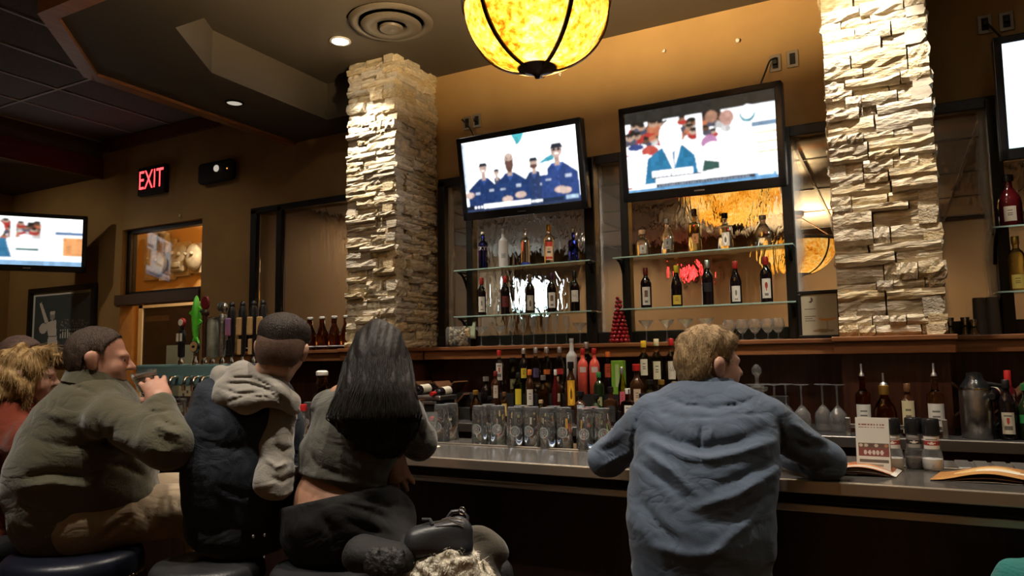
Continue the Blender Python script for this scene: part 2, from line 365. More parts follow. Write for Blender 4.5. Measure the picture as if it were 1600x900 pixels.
while x < XR-.1:
    y = 5.17+.61
    while y < 10.3:
        if t0 is None: t0 = MB().box((-.297, -.602, -.012), (.297, .602, .0)).obj('ceiling_tile', M_tile2, cd_); o = t0
        else: o = t0.copy(); COL.objects.link(o)
        o.location = (x, y, 3.125); y += 1.22
    x += .61
gb = MB(); x = -5.5
while x < XR: gb.box((x-.012, 5.15, 3.10), (x+.012, 10.5, 3.112)); x += .61
y = 5.17
while y < 10.5: gb.box((-5.5, y-.012, 3.101), (XR, y+.012, 3.113)); y += 1.22
gb.obj('grid_bar', M_tbar2, cd_)
lt = thing('ceiling_strip_light', 'long narrow fluorescent strip in the tiled ceiling beyond the glass', 'light', (.05, 6.9, 3.09)); MB().rbox((-.04, -1.1, -.03), (.04, 1.1, 0), .006).obj('tube', mat('strip_glow', (1, 1, 1), .4, emit=(1, .95, .85), estr=1.6), lt)

# tiled ceiling: grid of metal bars with one lay-in tile object per cell
ceiling = struct(MB().box((XL-.15, YF-.15, 4.10), (XR+.15, YB+.15, 4.2)).obj('ceiling', M_dark))
tw, tl = 0.61, 1.22
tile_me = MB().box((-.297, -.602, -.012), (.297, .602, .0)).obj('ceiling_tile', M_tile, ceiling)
first = True; gb = MB()
SOFF = [(-4.95, 5), (-4.95, 3.05), (-4.30, 2.40)]
def over_bar(x, y): return x > -4.95 and y > 2.4 and (x+4.95)+(y-2.4)*1.0 > 0.65
x = -7.95+tw/2
while x < XR-0.2:
    y = YB-tl/2
    while y > YF+0.3:
        if not over_bar(x-.3, y-.5):
            if not first: t = tile_me.copy(); COL.objects.link(t)
            else: t = tile_me; first = False
            t.location = (x, y, 4.052)
        y -= tl
    x += tw
x = -7.95
while x < XR: gb.box((x-.012, YF, 4.028), (x+.012, YB, 4.040)); x += tw
y = YB
while y > YF: gb.box((-7.95, y-.012, 4.029), (XR, y+.012, 4.041)); y -= tl
gb.obj('grid_bar', M_tbar, ceiling)
# soffit ring above the bar
I_ = [(-4.25, 4.65), (-4.25, 3.45), (-3.85, 2.85), (XR, 2.85)]; O_ = SOFF+[(XR, 2.40)]
b = MB()
for i in range(3): b.prism([O_[i], O_[i+1], I_[i+1], I_[i]][::-1], 3.57, 4.1)
b.prism([(-4.95, 5), (-4.25, 4.65), (-3.75, 4.65), (-3.75, 5)], 3.57, 4.1)
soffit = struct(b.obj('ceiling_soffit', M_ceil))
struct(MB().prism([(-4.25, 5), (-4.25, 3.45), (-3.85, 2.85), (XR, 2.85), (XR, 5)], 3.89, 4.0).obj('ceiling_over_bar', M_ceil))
def off(p, q, d):
    t = np.array(q, float)-np.array(p, float); t /= np.linalg.norm(t); return np.array([t[1], -t[0]])*d
tr = thing('soffit_trim', 'reddish brown wood trim edging the dropped ceiling above the bar', 'trim'); tr['kind'] = 'structure'; tr.name = 'trim_1'
OO = [(-5.05, 5.0), (-5.05, 3.01), (-4.34, 2.30), (XR, 2.30)]
for i in range(3):
    MB().prism([OO[i], OO[i+1], O_[i+1], O_[i]][::-1], 3.545, 3.70).obj('trim_board', M_trim, tr)
# lower ceiling at the far end and its edge boards, crown above the exit sign
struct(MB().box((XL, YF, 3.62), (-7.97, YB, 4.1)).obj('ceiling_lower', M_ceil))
struct(MB().box((-7.97, YF, 3.60), (-7.93, YB, 3.83)).obj('trim_2', M_trimd))
struct(MB().box((-7.93, YB-.05, 3.90), (-5.05, YB, 4.03)).obj('trim_3', M_trimd))
# doorway: jamb lining, cross beam and transom pane
d1 = thing('door_1', 'open doorway with a glazed transom above a dark beam', 'doorway'); d1['kind'] = 'structure'
M_beam = mat('beam_brown', (0.10, 0.055, 0.032), 0.55)
MB().box((-7.60, YB-.03, 2.13), (-6.24, YB+.16, 2.24)).obj('beam', M_beam, d1)
MB().box((-7.54, YB+.06, 2.24), (-7.48, YB+.14, 2.97)).box((-7.54, YB+.06, 2.93), (-6.24, YB+.14, 2.97)).box((-7.54, YB+.06, 2.24), (-6.24, YB+.14, 2.275)).obj('transom_frame', M_black, d1)
MB().box((-7.48, YB+.09, 2.275), (-6.24, YB+.098, 2.93)).obj('transom_pane', M_glass, d1)
# lobby window with white casing
wn = thing('window_1', 'white framed window in the orange wall beyond the doorway', 'window', (0, 0, 0)); wn['kind'] = 'structure'
MB().box((-9.32, 6.46, .9), (-9.24, 6.5, 2.33)).box((-9.32, 6.46, 2.25), (-7.3, 6.5, 2.33)).box((-7.38, 6.46, .9), (-7.3, 6.5, 2.33)).box((-9.36, 6.44, .84), (-7.26, 6.5, .9)).obj('window_frame', M_cream, wn)
r = Ras(48, 36, (0.012, 0.010, 0.012))
for i in range(16):
    x = random.random()*.9; y = random.random()*.5
    r.poly([(x, y), (x+.02, y), (x+.22, y+.14), (x+.20, y+.14)], (0.03, 0.05, 0.12))
r.rect(0, 0, 1, .32, (0.02, 0.03, 0.09)); r.rect(.28, .1, .56, .62, (0.16, 0.26, 0.34)); r.rect(.42, .1, .56, .34, (0.30, 0.45, 0.55)); r.rect(.02, .86, .3, .93, (0.05, 0.03, 0.02))
for i in range(14):
    x = random.random()*.9; y = random.random()*.3
    r.poly([(x, y), (x+.015, y), (x+.13, y+.08), (x+.12, y+.08)], (0.06, 0.10, 0.26))
M_dusk = mat('dark_window_pane', attr=True, rough=0.12)
o = r.mb(1.86, 1.35).obj('window_pane', M_dusk, wn, loc=(-8.31, 6.48, 1.575))

# ------------------------------------------------------------------ stacked stone columns
def stone_variants():
    out = []
    for k in range(14):
        nx, nz = 5, 4; v = []; idx = {}
        for j in range(nz):
            for i in range(nx):
                fx, fz = i/(nx-1)-.5, j/(nz-1)-.5
                e = (i in (0, nx-1)) + (j in (0, nz-1))
                x = fx+(random.uniform(-.05, .05) if 0 < i < nx-1 else random.uniform(-.012, .004)*np.sign(fx)); z = fz+random.uniform(-.035, .035)*(1 if e else 1.5)
                y = -.5+(0.16*random.random() if e else 0.13*random.random())+(.05 if e == 2 else 0)+(.10 if j == 0 else 0)
                idx[i, j] = len(v); v.append((x, y, z))
        bd = [(i, 0) for i in range(nx)]+[(nx-1, j) for j in range(1, nz)]+[(i, nz-1) for i in range(nx-2, -1, -1)]+[(0, j) for j in range(nz-2, 0, -1)]
        bi = {}
        for p in bd: bi[p] = len(v); a = v[idx[p]]; v.append((a[0], .5, a[2]))
        f = [(idx[i, j], idx[i+1, j], idx[i+1, j+1], idx[i, j+1]) for j in range(nz-1) for i in range(nx-1)]
        for a, c in zip(bd, bd[1:]+bd[:1]): f.append((idx[a], bi[a], bi[c], idx[c]))
        me = bpy.data.meshes.new('stone'); me.from_pydata(v, [], f); me.materials.append(M_stone); out.append(me)
    return out
def m_stone():
    m = mat('ledgestone', (0.56, 0.43, 0.25), 0.9, col2=(0.74, 0.64, 0.45), nscale=4, rand=0.18, bump=0.45, bscale=7, bdist=0.03)
    nt = m.node_tree; hs = [n for n in nt.nodes if n.type == 'HUE_SAT'][0]; oi = [n for n in nt.nodes if n.type == 'OBJECT_INFO'][0]
    mt = nt.nodes.new('ShaderNodeMath'); mt.operation = 'MULTIPLY'; mt.inputs[1].default_value = 7.31; nt.links.new(oi.outputs['Random'], mt.inputs[0])
    fr = nt.nodes.new('ShaderNodeMath'); fr.operation = 'FRACT'; nt.links.new(mt.outputs[0], fr.inputs[0])
    mr = nt.nodes.new('ShaderNodeMapRange'); mr.inputs[3].default_value = 0.65; mr.inputs[4].default_value = 1.15
    nt.links.new(fr.outputs[0], mr.inputs[0]); nt.links.new(mr.outputs[0], hs.inputs['Saturation']); return m
M_stone = m_stone(); STONES = stone_variants()
M_mortar = mat('mortar_brown', (0.30, 0.22, 0.13), 0.95)  # even brown for the core behind the stones
def stone_column(x0, x1, yf, z0, z1, label, sides, rh):
    t = thing('stone_column', label, 'column', (0, 0, 0)); t['kind'] = 'structure'
    MB().box((x0+.035, yf+.035, z0), (x1-.035, YB, z1)).obj('core', M_mortar, t)
    rows = []; z = z0
    while z < z1-.02:
        h = random.choice(rh); h = min(h, z1-z)
        if z1-z-h < .03: h = z1-z
        rows.append((z, h)); z += h
    n = 0; extra = MB()
    for face in sides:
        L_ = (x1-x0) if face == 'front' else (YB-yf)
        for q, (z, h) in enumerate(rows):
            u = random.uniform(-.03, .0) if face != 'front' else 0.0
            while u < L_-.01:
                wd = random.choice([.08, .12, .15, .18, .22, .28]); wd = min(wd, L_-u)
                if L_-u-wd < .06: wd = L_-u
                pr = random.uniform(0.0, .045); dp = .10; hh = h*random.uniform(.90, 1.04)
                me = random.choice(STONES); uc = u+wd/2; zc = z+h/2
                end = (face == 'front') and (u < .01 or u+wd > L_-.01)
                wx = wd*.985+(.02 if end else 0)
                if face == 'front': loc = (x0+uc+(0.012 if u > .01 and end else (-.012 if end else 0)), yf-pr+dp/2, zc); rz = 0
                elif face == 'right': loc = (x1+pr-dp/2, yf+uc, zc); rz = pi/2
                else: loc = (x0-pr+dp/2, YB-uc, zc); rz = -pi/2
                if n < 300:
                    o = bpy.data.objects.new('stone', me); COL.objects.link(o); o.parent = t; o.location = loc
                    o.rotation_euler = (random.uniform(-.08, .03), random.uniform(-.012, .012), rz); o.scale = (wx*.995, dp, hh*1.07)
                else:
                    v = np.array([p.co[:] for p in me.vertices])*np.array([wx, dp, hh*1.02]); v = v@rotz(rz).T+np.array(loc)
                    extra.add(v, [tuple(p.vertices) for p in me.polygons])
                n += 1; u += wd
    if extra.v: extra.obj('stone_backing', M_stone, t, kind='stuff')
    return t
stone_column(-3.80, -3.36, 4.43, 1.585, 3.89, 'stacked cream ledgestone column between the growler shelf and the blue-shirted men screen', ['front', 'right', 'left'], [.036, .042, .048, .056, .064, .078])
stone_column(-0.26, 0.22, 4.43, 1.585, 3.89, 'stacked cream ledgestone column beside the framed cocktail card', ['front', 'left', 'right'], [.042, .05, .058, .066, .078, .09])

# ------------------------------------------------------------------ glass partition behind the bottles
ZM0, ZM1 = 1.585, 2.96
mf = thing('glass_partition', 'long black framed partition of rippled and etched glass behind the liquor shelves', 'partition')
def panes(lst, parent, y=5.03):
    for x0, x1, m in lst:
        b = MB().box((x0, y-.008, ZM0+.06), (x1, y, ZM1-.03)); b.m = [1, 1, 0, 1, 1, 1]
        b.obj('glass_pane', [m, M_rainb] if m is M_rain else m, parent)
panes([(-3.25, -3.0, M_mir), (-3.0, -1.95, M_rain), (-1.95, -1.67, M_mir), (-1.67, -.585, M_rain), (-.585, -.2, M_mir), (.2, .56, M_mir), (.56, 2.0, M_rain)], mf)
for xc, hw, d in [(-3.27, .035, .06), (-2.985, .028, .09), (-1.945, .042, .10), (-1.68, .03, .09), (-.575, .032, .09), (.565, .032, .10), (2.0, .04, .09)]:
    MB().rbox((xc-hw, YB-d, ZM0), (xc+hw, YB, ZM1), .006).obj('post', M_black, mf)
for x0, x1 in [(-3.30, -.2), (.18, 2.04)]:
    MB().rbox((x0, YB-.06, ZM1-.05), (x1, YB, ZM1+.02), .006).obj('top_rail', M_black, mf)
    MB().rbox((x0, YB-.075, ZM0), (x1, YB, ZM0+.085), .006).obj('bottom_rail', M_black, mf)
lm = thing('glass_screen', 'black framed rippled glass screen above the row of amber growlers', 'partition')
panes([(-5.43, -5.10, M_rain), (-5.10, -3.75, M_rain)], lm)
for xc, hw in [(-5.455, .04), (-5.115, .035)]: MB().rbox((xc-hw, YB-.05, ZM0), (xc+hw, YB, ZM1), .006).obj('post', M_black, lm)
MB().rbox((-5.495, YB-.05, ZM1-.04), (-3.75, YB, ZM1+.02), .006).obj('top_rail', M_black, lm)
MB().rbox((-5.495, YB-.05, ZM0), (-3.75, YB, ZM0+.06), .006).obj('bottom_rail', M_black, lm)

# wooden ledge under the glass partition, boxed out around the columns
lg = thing('wooden_ledge', 'reddish brown wooden ledge running under the glass partition and around the columns', 'ledge')
for x0, x1 in [(-5.6, -3.86), (-3.30, -.32), (.28, XR-.01)]:
    MB().rbox((x0, 4.72, 1.555), (x1, YB-.002, 1.585), .006).obj('ledge_board', M_mantel, lg)
    MB().rbox((x0, 4.735, 1.488), (x1, 4.77, 1.555), .004).obj('fascia', M_mantel, lg)
for x0, x1 in [(-3.86, -3.30), (-.32, .28)]:
    MB().rbox((x0, 4.36, 1.555), (x1, YB-.002, 1.585), .006).obj('ledge_board', M_mantel, lg)
    MB().rbox((x0+.012, 4.375, 1.488), (x1-.012, 4.40, 1.555), .004).box((x0+.012, 4.40, 1.488), (x0+.04, 4.74, 1.555)).box((x1-.04, 4.40, 1.488), (x1-.012, 4.74, 1.555)).obj('fascia', M_mantel, lg)
# back bar
bb = thing('back_bar', 'dark wooden back bar with a steel edged counter and stepped bottle tiers', 'counter')
MB().box((-5.6, 4.90, 0), (XR-.01, 4.98, 1.488)).obj('back_panel', M_panel, bb)
for x0, x1 in [(-3.82, -3.34), (-.28, .24)]: MB().box((x0, 4.45, 1.06), (x1, 4.90, 1.486)).obj('column_cladding', M_panel, bb)
MB().box((-5.6, 4.22, 1.03), (XR-.01, 4.90, 1.06)).obj('worktop', M_dark, bb)
MB().rbox((-5.6, 4.20, 1.005), (XR-.01, 4.22, 1.062), .004).obj('steel_edge', M_steel, bb)
MB().box((-5.6, 4.30, 0), (XR-.01, 4.90, 1.03)).obj('cabinet_front', M_panel, bb)
MB().box((-2.92, 4.47, 1.06), (-.60, 4.60, 1.14)).obj('bottle_tier', M_dark, bb)
MB().box((-2.92, 4.60, 1.06), (-.60, 4.72, 1.24)).obj('bottle_tier', M_dark, bb)
# front counter
bc = thing('bar_counter', 'long grey topped bar counter with metal edge rails', 'counter')
BX0, BX1 = -6.0, XR-.01
MB().rbox((BX0, 2.68, 1.045), (BX1, 3.36, 1.07), .005).obj('worktop', M_top, bc)
MB().rbox((BX0, 2.66, 1.028), (BX1, 2.682, 1.0715), .004).obj('edge_band', M_edge, bc)
MB().rbox((BX0, 3.10, 1.07), (BX1, 3.115, 1.076), .002).obj('drip_ridge', M_edge, bc)
MB().box((BX0, 2.76, .985), (BX1, 3.3, 1.045)).obj('sub_top', M_dark, bc)
MB().rbox((BX0, 2.70, .958), (BX1, 2.74, .985), .004).obj('lower_rail', M_edge, bc)
MB().box((BX0, 2.95, .0), (BX1, 3.30, .985)).obj('front_panel', M_barfront, bc)
MB().tube([(BX0, 2.82, .2), (BX1, 2.82, .2)], .025, 10).obj('foot_rail', M_edge, bc)
b = MB()
for i in range(26): b.rbox((.17+i*.06, 3.12, 1.07), (.215+i*.06, 3.33, 1.078), .003)
b.obj('drain_grille', M_steel, bc)

# ------------------------------------------------------------------ ceiling fittings
def downlight(x, y, z, lit, label):
    t = thing('recessed_downlight', label, 'downlight', (x, y, z), group='ceiling downlights')
    MB().lathe([(.062, -.001), (.078, -.001), (.080, -.008), (.072, -.012), (.062, -.010), (.058, -.001)], 28, ring=True).obj('trim_ring', M_white if lit else M_bronze, t, True)
    MB().lathe([(1e-6, -.006), (.03, -.005), (.058, -.002)], 24).obj('lens', M_lens if lit else M_lensdim, t, True)
DL_LABEL = {0: 'bright round recessed downlight beside the round vent, over the stone column', 1: 'recessed downlight over the stone column by the cocktail card', 2: 'dim recessed downlight in the brown soffit above the black emergency light'}
DL_OVER = {3: 'the upturned pint glasses', 4: 'the counter by the blue sleeve', 5: 'the open curled menu', 6: 'the tap beam', 7: 'the man in the blue shirt', 8: 'the denim vest and long hair, added as unseen fill', 9: 'the olive jacket, added as unseen fill', 10: 'the floor before the doorway', 11: 'the far corner under the low ceiling', 12: 'the middle of the opposite wall, added for ambient light', 13: 'the opposite wall at the camera side, added for ambient light', 14: 'the liquor bottle tiers, added to brighten them', 15: 'the dining wall behind the growlers', 16: 'the dining television', 17: 'the dining neon sign', 18: 'the dining corner behind the cyan television', 19: 'the stool with the teal jacket, added as unseen fill'}
for i, (x, y, z, aim, W_, sz, c) in enumerate(DOWNLIGHTS):
    downlight(x, y, z, aim is not None, DL_LABEL.get(i) or 'recessed downlight overhead above '+DL_OVER[i])
vt = thing('round_ceiling_vent', 'round brown ceiling air vent with stepped rings above the stone column', 'vent', (-3.04, 3.97, 3.89))
M_vent = mat('vent_painted_metal', (0.10, 0.082, 0.060), 0.45)
MB().lathe([(.225, 0), (.285, -.004), (.30, -.016), (.285, -.03), (.245, -.034), (.225, -.012)], 48, ring=True).obj('outer_ring', M_vent, vt, True, angle=60)
MB().lathe([(.10, -.02), (.205, -.030), (.215, -.040), (.19, -.055), (.115, -.052), (.10, -.03)], 48, ring=True).obj('middle_cone', M_vent, vt, True, angle=60)
MB().lathe([(1e-6, -.045), (.06, -.045), (.085, -.052), (.08, -.068), (.05, -.074), (1e-6, -.060)], 40).obj('centre_cone', M_vent, vt, True, angle=60)
MB().lathe([(1e-6, -.002), (.228, -.002)], 40).obj('throat', M_dark, vt)

def pendant(x, y, zb, d, label):
    top = 3.88 if y < 5 else 3.09
    t = thing('bowl_pendant_lamp', label, 'lamp', (x, y, zb), group='amber bowl pendants'); R_ = d/2; Hh = d*.47
    pr = [(R_*sin(a), Hh*(1-cos(a))) for a in np.linspace(.12, pi/2, 18)]
    bw = MB().lathe([(1e-6, pr[0][1]*.5)]+pr, 56); bw.f = [q for q in bw.f if len(q) == 4]; bw.m = [0]*len(bw.f); bw.c = [None]*len(bw.f); bw.obj('bowl', M_amber, t, True, angle=80)
    MB().lathe([(R_-.012, Hh-.012), (R_+.010, Hh-.014), (R_+.014, Hh+.008), (R_+.006, Hh+.028), (R_-.010, Hh+.028)], 56, ring=True).obj('rim', M_bronze, t, True)
    MB().lathe([(1e-6, -.035), (.010, -.033), (.014, -.022), (.03, -.012), (.085*d/.64, .008), (.088*d/.64, .02), (.06, .03), (1e-6, .03)], 32).obj('finial', M_bronze, t, True)
    for k in range(5):
        a = 2*pi*k/5+.62; b = MB(); pts = [np.array((r_+.004, z_-.002)) for r_, z_ in pr]; v = []
        for q in pts:
            for s_, dy in ((0, -.009), (.008, -.009), (.008, .009), (0, .009)): v.append(((q[0]+s_)*cos(a)-dy*sin(a), (q[0]+s_)*sin(a)+dy*cos(a), q[1]-s_*.4))
        f = [(4*i+j, 4*i+(j+1) % 4, 4*i+4+(j+1) % 4, 4*i+4+j) for i in range(len(pts)-1) for j in range(4)]
        b.add(v, f).obj('rib', M_bronze, t)
    zt = top-zb
    for k in range(3):
        a = 2*pi*k/3+.3; MB().tube([((R_-.005)*cos(a), (R_-.005)*sin(a), Hh+.02), (.02*cos(a), .02*sin(a), min(Hh+.45*d/.64, zt-.04))], .006, 8).obj('arm', M_bronze, t)
    MB().tube([(0, 0, min(Hh+.43*d/.64, zt-.06)), (0, 0, zt-.02)], .012, 10).obj('stem', M_bronze, t)
    MB().lathe([(.07, zt), (.065, zt-.03), (.02, zt-.05), (1e-6, zt-.05)], 24).obj('canopy', M_bronze, t, True)
PL = ['large amber mottled glass bowl pendant hanging over the bar counter', 'amber bowl pendant glowing through the rippled glass below the blue suit television', 'amber bowl pendant seen through the clear pane above the cocktail card']
for (x, y, z, d, W_), l in zip(PENDANTS, PL): pendant(x, y, z, d, l)

# ------------------------------------------------------------------ televisions
def crowd(r, x0, y0, x1, y1, n):
    sk = [(.35, .18, .10), (.55, .35, .24), (.16, .08, .05), (.65, .45, .34)]; cl = [(.5, .05, .04), (.7, .7, .7), (.1, .1, .14), (.6, .2, .1)]
    for i in range(n):
        cx = random.uniform(x0, x1); cy = random.uniform(y0, y1); k = random.uniform(.022, .036)
        r.ell(cx, cy-k*1.9, k*1.5, k*1.6, random.choice(cl)); r.ell(cx, cy, k, k*1.5, random.choice(sk)); r.ell(cx, cy+k*.9, k*.95, k*.8, (.03, .025, .02))
        r.ell(cx-k*.3, cy-k*.1, k*.2, k*.15, (.04, .02, .02)); r.ell(cx+k*.3, cy-k*.1, k*.2, k*.15, (.04, .02, .02))
def man(r, hx, hy, hr, bx0, bx1, by, shirt, beard=None, cap=True, glasses=False):
    r.poly([(bx0, -.02), (bx0+.01, by-.14), (hx-hr*1.2, by), (hx+hr*1.2, by), (bx1-.01, by-.14), (bx1, -.02)], shirt)
    r.poly([(hx-hr*1.1, by+.01), (hx, by-.10), (hx+hr*1.1, by+.01)], tuple(c*1.9 for c in shirt))
    r.rect(hx-hr*.5, by-.03, hx+hr*.5, hy, (.6, .42, .34)); r.ell(hx, hy, hr, hr*2.0, (.72, .52, .44))
    if beard: r.ell(hx, hy-hr*1.3, hr*.95, hr*(3.4 if beard == 'long' else 1.0), (.16, .08, .06)); r.ell(hx, hy+hr*.1, hr*.9, hr*.7, (.72, .52, .44))
    else: r.ell(hx, hy-hr*.9, hr*.4, hr*.18, (.9, .85, .8))
    if cap: r.poly([(hx-hr*1.1, hy+hr*.7), (hx-hr*.8, hy+hr*2.1), (hx+hr*.8, hy+hr*2.1), (hx+hr*1.2, hy+hr*.7)], (.03, .035, .05))
    else: r.ell(hx, hy+hr*1.4, hr*.9, hr*.6, (.80, .62, .52))
    e = (.03, .03, .03)
    if glasses: r.rect(hx-hr*.95, hy+hr*.15, hx+hr*.95, hy+hr*.35, e)
    for s_ in (-1, 1): r.ell(hx+s_*hr*.42, hy+hr*.2, hr*(.32 if glasses else .16), hr*(.4 if glasses else .2), e)
    r.rect(hx-hr*.08, hy-hr*.6, hx+hr*.1, hy+hr*.1, (.62, .42, .34))
    r.rect(hx-hr*2.4, by-.22, hx-hr*1.3, by-.19, (.55, .62, .8)); r.rect(hx+hr*1.2, by-.20, hx+hr*2.3, by-.16, (.6, .68, .85))
    for q in range(4): r.ell(hx, by-.18-q*.09, .005, .009, tuple(c*3 for c in shirt))
r1 = Ras(208, 118, (.92, .97, 1.0))
r1.poly([(.46, 1), (.5, .85), (.54, .9), (.57, 1)], (.10, .55, .62)); r1.poly([(.66, .55), (.74, .63), (.82, .68), (.80, .58)], (.08, .42, .55)); r1.rect(0, .3, .02, .98, (.62, .74, .95))
man(r1, .30, .52, .022, .27, .36, .44, (.05, .06, .10))
man(r1, .18, .60, .036, .02, .31, .46, (.020, .048, .16)); man(r1, .63, .58, .034, .52, .76, .46, (.030, .055, .15), 'short')
man(r1, .42, .68, .040, .27, .60, .48, (.022, .055, .18), 'long', False); man(r1, .83, .70, .046, .68, 1.0, .53, (.035, .075, .26), None, True, True)
for cx, cy in ((.38, .13), (.50, .17), (.84, .18), (.88, .16), (.03, .24)): r1.ell(cx, cy, .05, .045, (.78, .58, .50))
r1.rect(.68, .40, .74, .47, (.9, .92, .95)); r1.rect(.97, .43, 1, .5, (.9, .92, .95))
r1.rect(0, 0, 1, .035, (.03, .05, .12)); r1.rect(0, .035, .16, .085, (.01, .015, .03)); r1.rect(.16, .035, .58, .09, (.95, .97, 1)); r1.rect(.58, .035, .86, .085, (.015, .03, .07)); r1.rect(.88, .04, .98, .09, (.55, .75, .95))
for q in range(7): r1.rect(.59+q*.014, .045, .60+q*.014, .078, (.8, .85, .95))
for q in range(3): r1.rect(.07+q*.03, .045, .09+q*.03, .075, (.75, .8, .95))
r2 = Ras(208, 118, (.95, .97, 1.0))
r2.rect(0, .86, 1, 1, (.035, .032, .026)); crowd(r2, .0, .62, .70, .84, 60); r2.rect(.50, .3, .54, .86, (.93, .96, 1)); r2.ell(.07, .50, .10, .10, (.6, .06, .05)); r2.ell(.07, .53, .09, .07, (.93, .95, 1)); r2.ell(.07, .56, .06, .04, (.05, .08, .25))
r2.ell(.17, .5, .06, .06, (.6, .1, .07)); r2.rect(0, .12, .16, .46, (.96, .96, .97))
r2.poly([(.12, .08), (.15, .40), (.26, .52), (.40, .52), (.48, .38), (.50, .12)], (.035, .22, .42)); r2.poly([(.26, .52), (.33, .22), (.39, .52)], (.95, .95, .97)); r2.poly([(.325, .47), (.335, .2), (.35, .47)], (.25, .35, .55))
r2.ell(.32, .64, .078, .19, (1, 1, 1)); r2.ell(.58, .50, .055, .09, (.62, .30, .52)); r2.ell(.60, .38, .075, .12, (.92, .95, .95)); r2.poly([(.52, .16), (.54, .3), (.64, .26), (.64, .18)], (.05, .12, .10)); r2.ell(.60, .80, .04, .07, (.45, .24, .16)); r2.ell(.70, .76, .045, .09, (.62, .36, .30))
r2.rect(.75, .08, 1, .86, (.96, .98, 1)); r2.ell(.83, .76, .05, .09, (.10, .35, .45)); r2.ell(.83, .79, .04, .08, (.96, .98, 1)); r2.rect(.85, .60, 1, .66, (.18, .32, .48))
for q in range(5): r2.rect(.88, .30+q*.055, 1, .32+q*.055, (.98, .70, .42))
r2.rect(.18, .16, .46, .235, (.96, .97, 1)); r2.rect(.20, .09, .52, .15, (.96, .97, 1))
for q in range(9): r2.rect(.19+q*.03, .16, .195+q*.03, .20, (.02, .03, .06))
r2.rect(.18, .145, .52, .165, (.02, .02, .03)); r2.rect(.20, .03, .86, .075, (.04, .05, .08)); r2.rect(0, -.1, 1, .035, (.16, .40, .70)); r2.rect(.86, .03, .99, .08, (.22, .50, .82)); r2.rect(.88, .05, .97, .085, (.9, .95, 1)); r2.rect(0, .04, .03, .065, (.4, .03, .02))
for q in range(34): r2.rect(.22+q*.018, .042, .23+q*.018, .062, (.5, .55, .65))
r3 = Ras(40, 24, (.80, .97, 1.0)); r3.rect(0, 0, 1, .12, (.60, .90, .95)); r3.rect(.1, .3, .9, .8, (.90, 1, 1)); r3.rect(0, .93, 1, 1, (.75, .85, 1))
r4 = Ras(120, 68, (.95, .97, 1)); crowd(r4, .2, .62, .62, .92, 40); r4.rect(.34, .3, .38, .95, (.95, .97, 1)); r4.poly([(.02, .15), (.10, .55), (.30, .55), (.36, .15)], (.05, .22, .40)); r4.ell(.2, .72, .08, .18, (1, 1, 1)); r4.rect(.62, .1, 1, .95, (.97, .98, 1)); r4.rect(.74, .64, 1, .72, (.15, .25, .45)); r4.rect(.82, .2, 1, .60, (.95, .42, .16)); r4.rect(.38, .3, .62, .55, (.80, .85, .80)); r4.rect(.38, .3, .6, .36, (.1, .2, .2)); r4.rect(0, 0, 1, .10, (.30, .52, .78)); r4.rect(0, .1, .8, .14, (.9, .92, 1))
for r_ in (r1, r2, r4):
    sat = r_.a.max(2, keepdims=True)-r_.a.min(2, keepdims=True); lum = r_.a.mean(2, keepdims=True); r_.a = r_.a*np.where(lum > .8, 1.0, .50); r_.soften(1, .35).soften(1)
def tv(loc, yaw, tilt, roll, W, H, ras, label, m=M_screen, brand=True):
    t = thing('television', label, 'television', loc, group='wall televisions')
    n = np.array([sin(yaw), -cos(yaw), 0]); rgt = np.array([cos(yaw), sin(yaw), 0]); up = np.array([0, 0, 1.0])*cos(tilt)+n*sin(tilt)
    rr = rgt*cos(roll)+up*sin(roll); uu = up*cos(roll)-rgt*sin(roll); bk = np.cross(uu, rr)  # +y local = away from viewer
    t.rotation_euler = Matrix((( rr[0], bk[0], uu[0]), (rr[1], bk[1], uu[1]), (rr[2], bk[2], uu[2]))).to_euler() if np.linalg.det(np.column_stack([rr, bk, uu])) > 0 else Matrix(((rr[0], -bk[0], uu[0]), (rr[1], -bk[1], uu[1]), (rr[2], -bk[2], uu[2]))).to_euler()
    bz = .042; bb_ = .062
    MB().rbox((-W/2, .0, -H/2), (W/2, .07, H/2), .012).rbox((-W*.38, .06, -H*.36), (W*.38, .11, H*.36), .02).obj('housing', M_plastic, t)
    b = MB(); b.rbox((-W/2, -.012, H/2-bz), (W/2, .0, H/2), .005).rbox((-W/2, -.012, -H/2), (W/2, .0, -H/2+bb_), .005).rbox((-W/2, -.012, -H/2), (-W/2+bz, 0, H/2), .005).rbox((W/2-bz, -.012, -H/2), (W/2, 0, H/2), .005)
    b.obj('bezel', M_plastic, t)
    o = ras.mb(W-2*bz, H-bz-bb_).obj('screen', m, t, loc=(0, -.003, (bb_-bz)/2))
    MB().rbox((-.035, -.0135, -H/2+.026), (.035, -.011, -H/2+.034), .001).obj('badge', M_steel, t)
    MB().rbox((-.12, .10, -.12), (.12, .13, .12), .004).tube([(0, .12, 0), (0, .22, -.02)], .03, 10).obj('wall_bracket', M_iron, t)
    return t
tv((-2.43, 4.73, 2.88), -.08, .19, -.03, 1.085, .645, r1, 'television showing four men in navy work shirts')
tv((-1.095, 4.73, 2.88), -.10, .15, -.035, 1.10, .655, r2, 'television showing a man in a blue suit before a crowd')
tv((1.11, 4.72, 2.885), 0, .06, 0, 1.09, .69, r3, 'television with a pale cyan screen cut off at the picture edge', M_screen)
p = atK(44, 378, 7.7); tv(p, radians(52), .02, 0, 1.08, .62, r4, 'television hanging above the framed baseball photograph', M_screen)
p = atY(832, 462, 10.2); tv((p[0], 10.2, p[2]), .1, .02, 0, .66, .58, r3, 'bright television glowing through the rippled glass behind the wine row', mat('bright_screen', attr=True, rough=.2, emit='attr', estr=4.5))
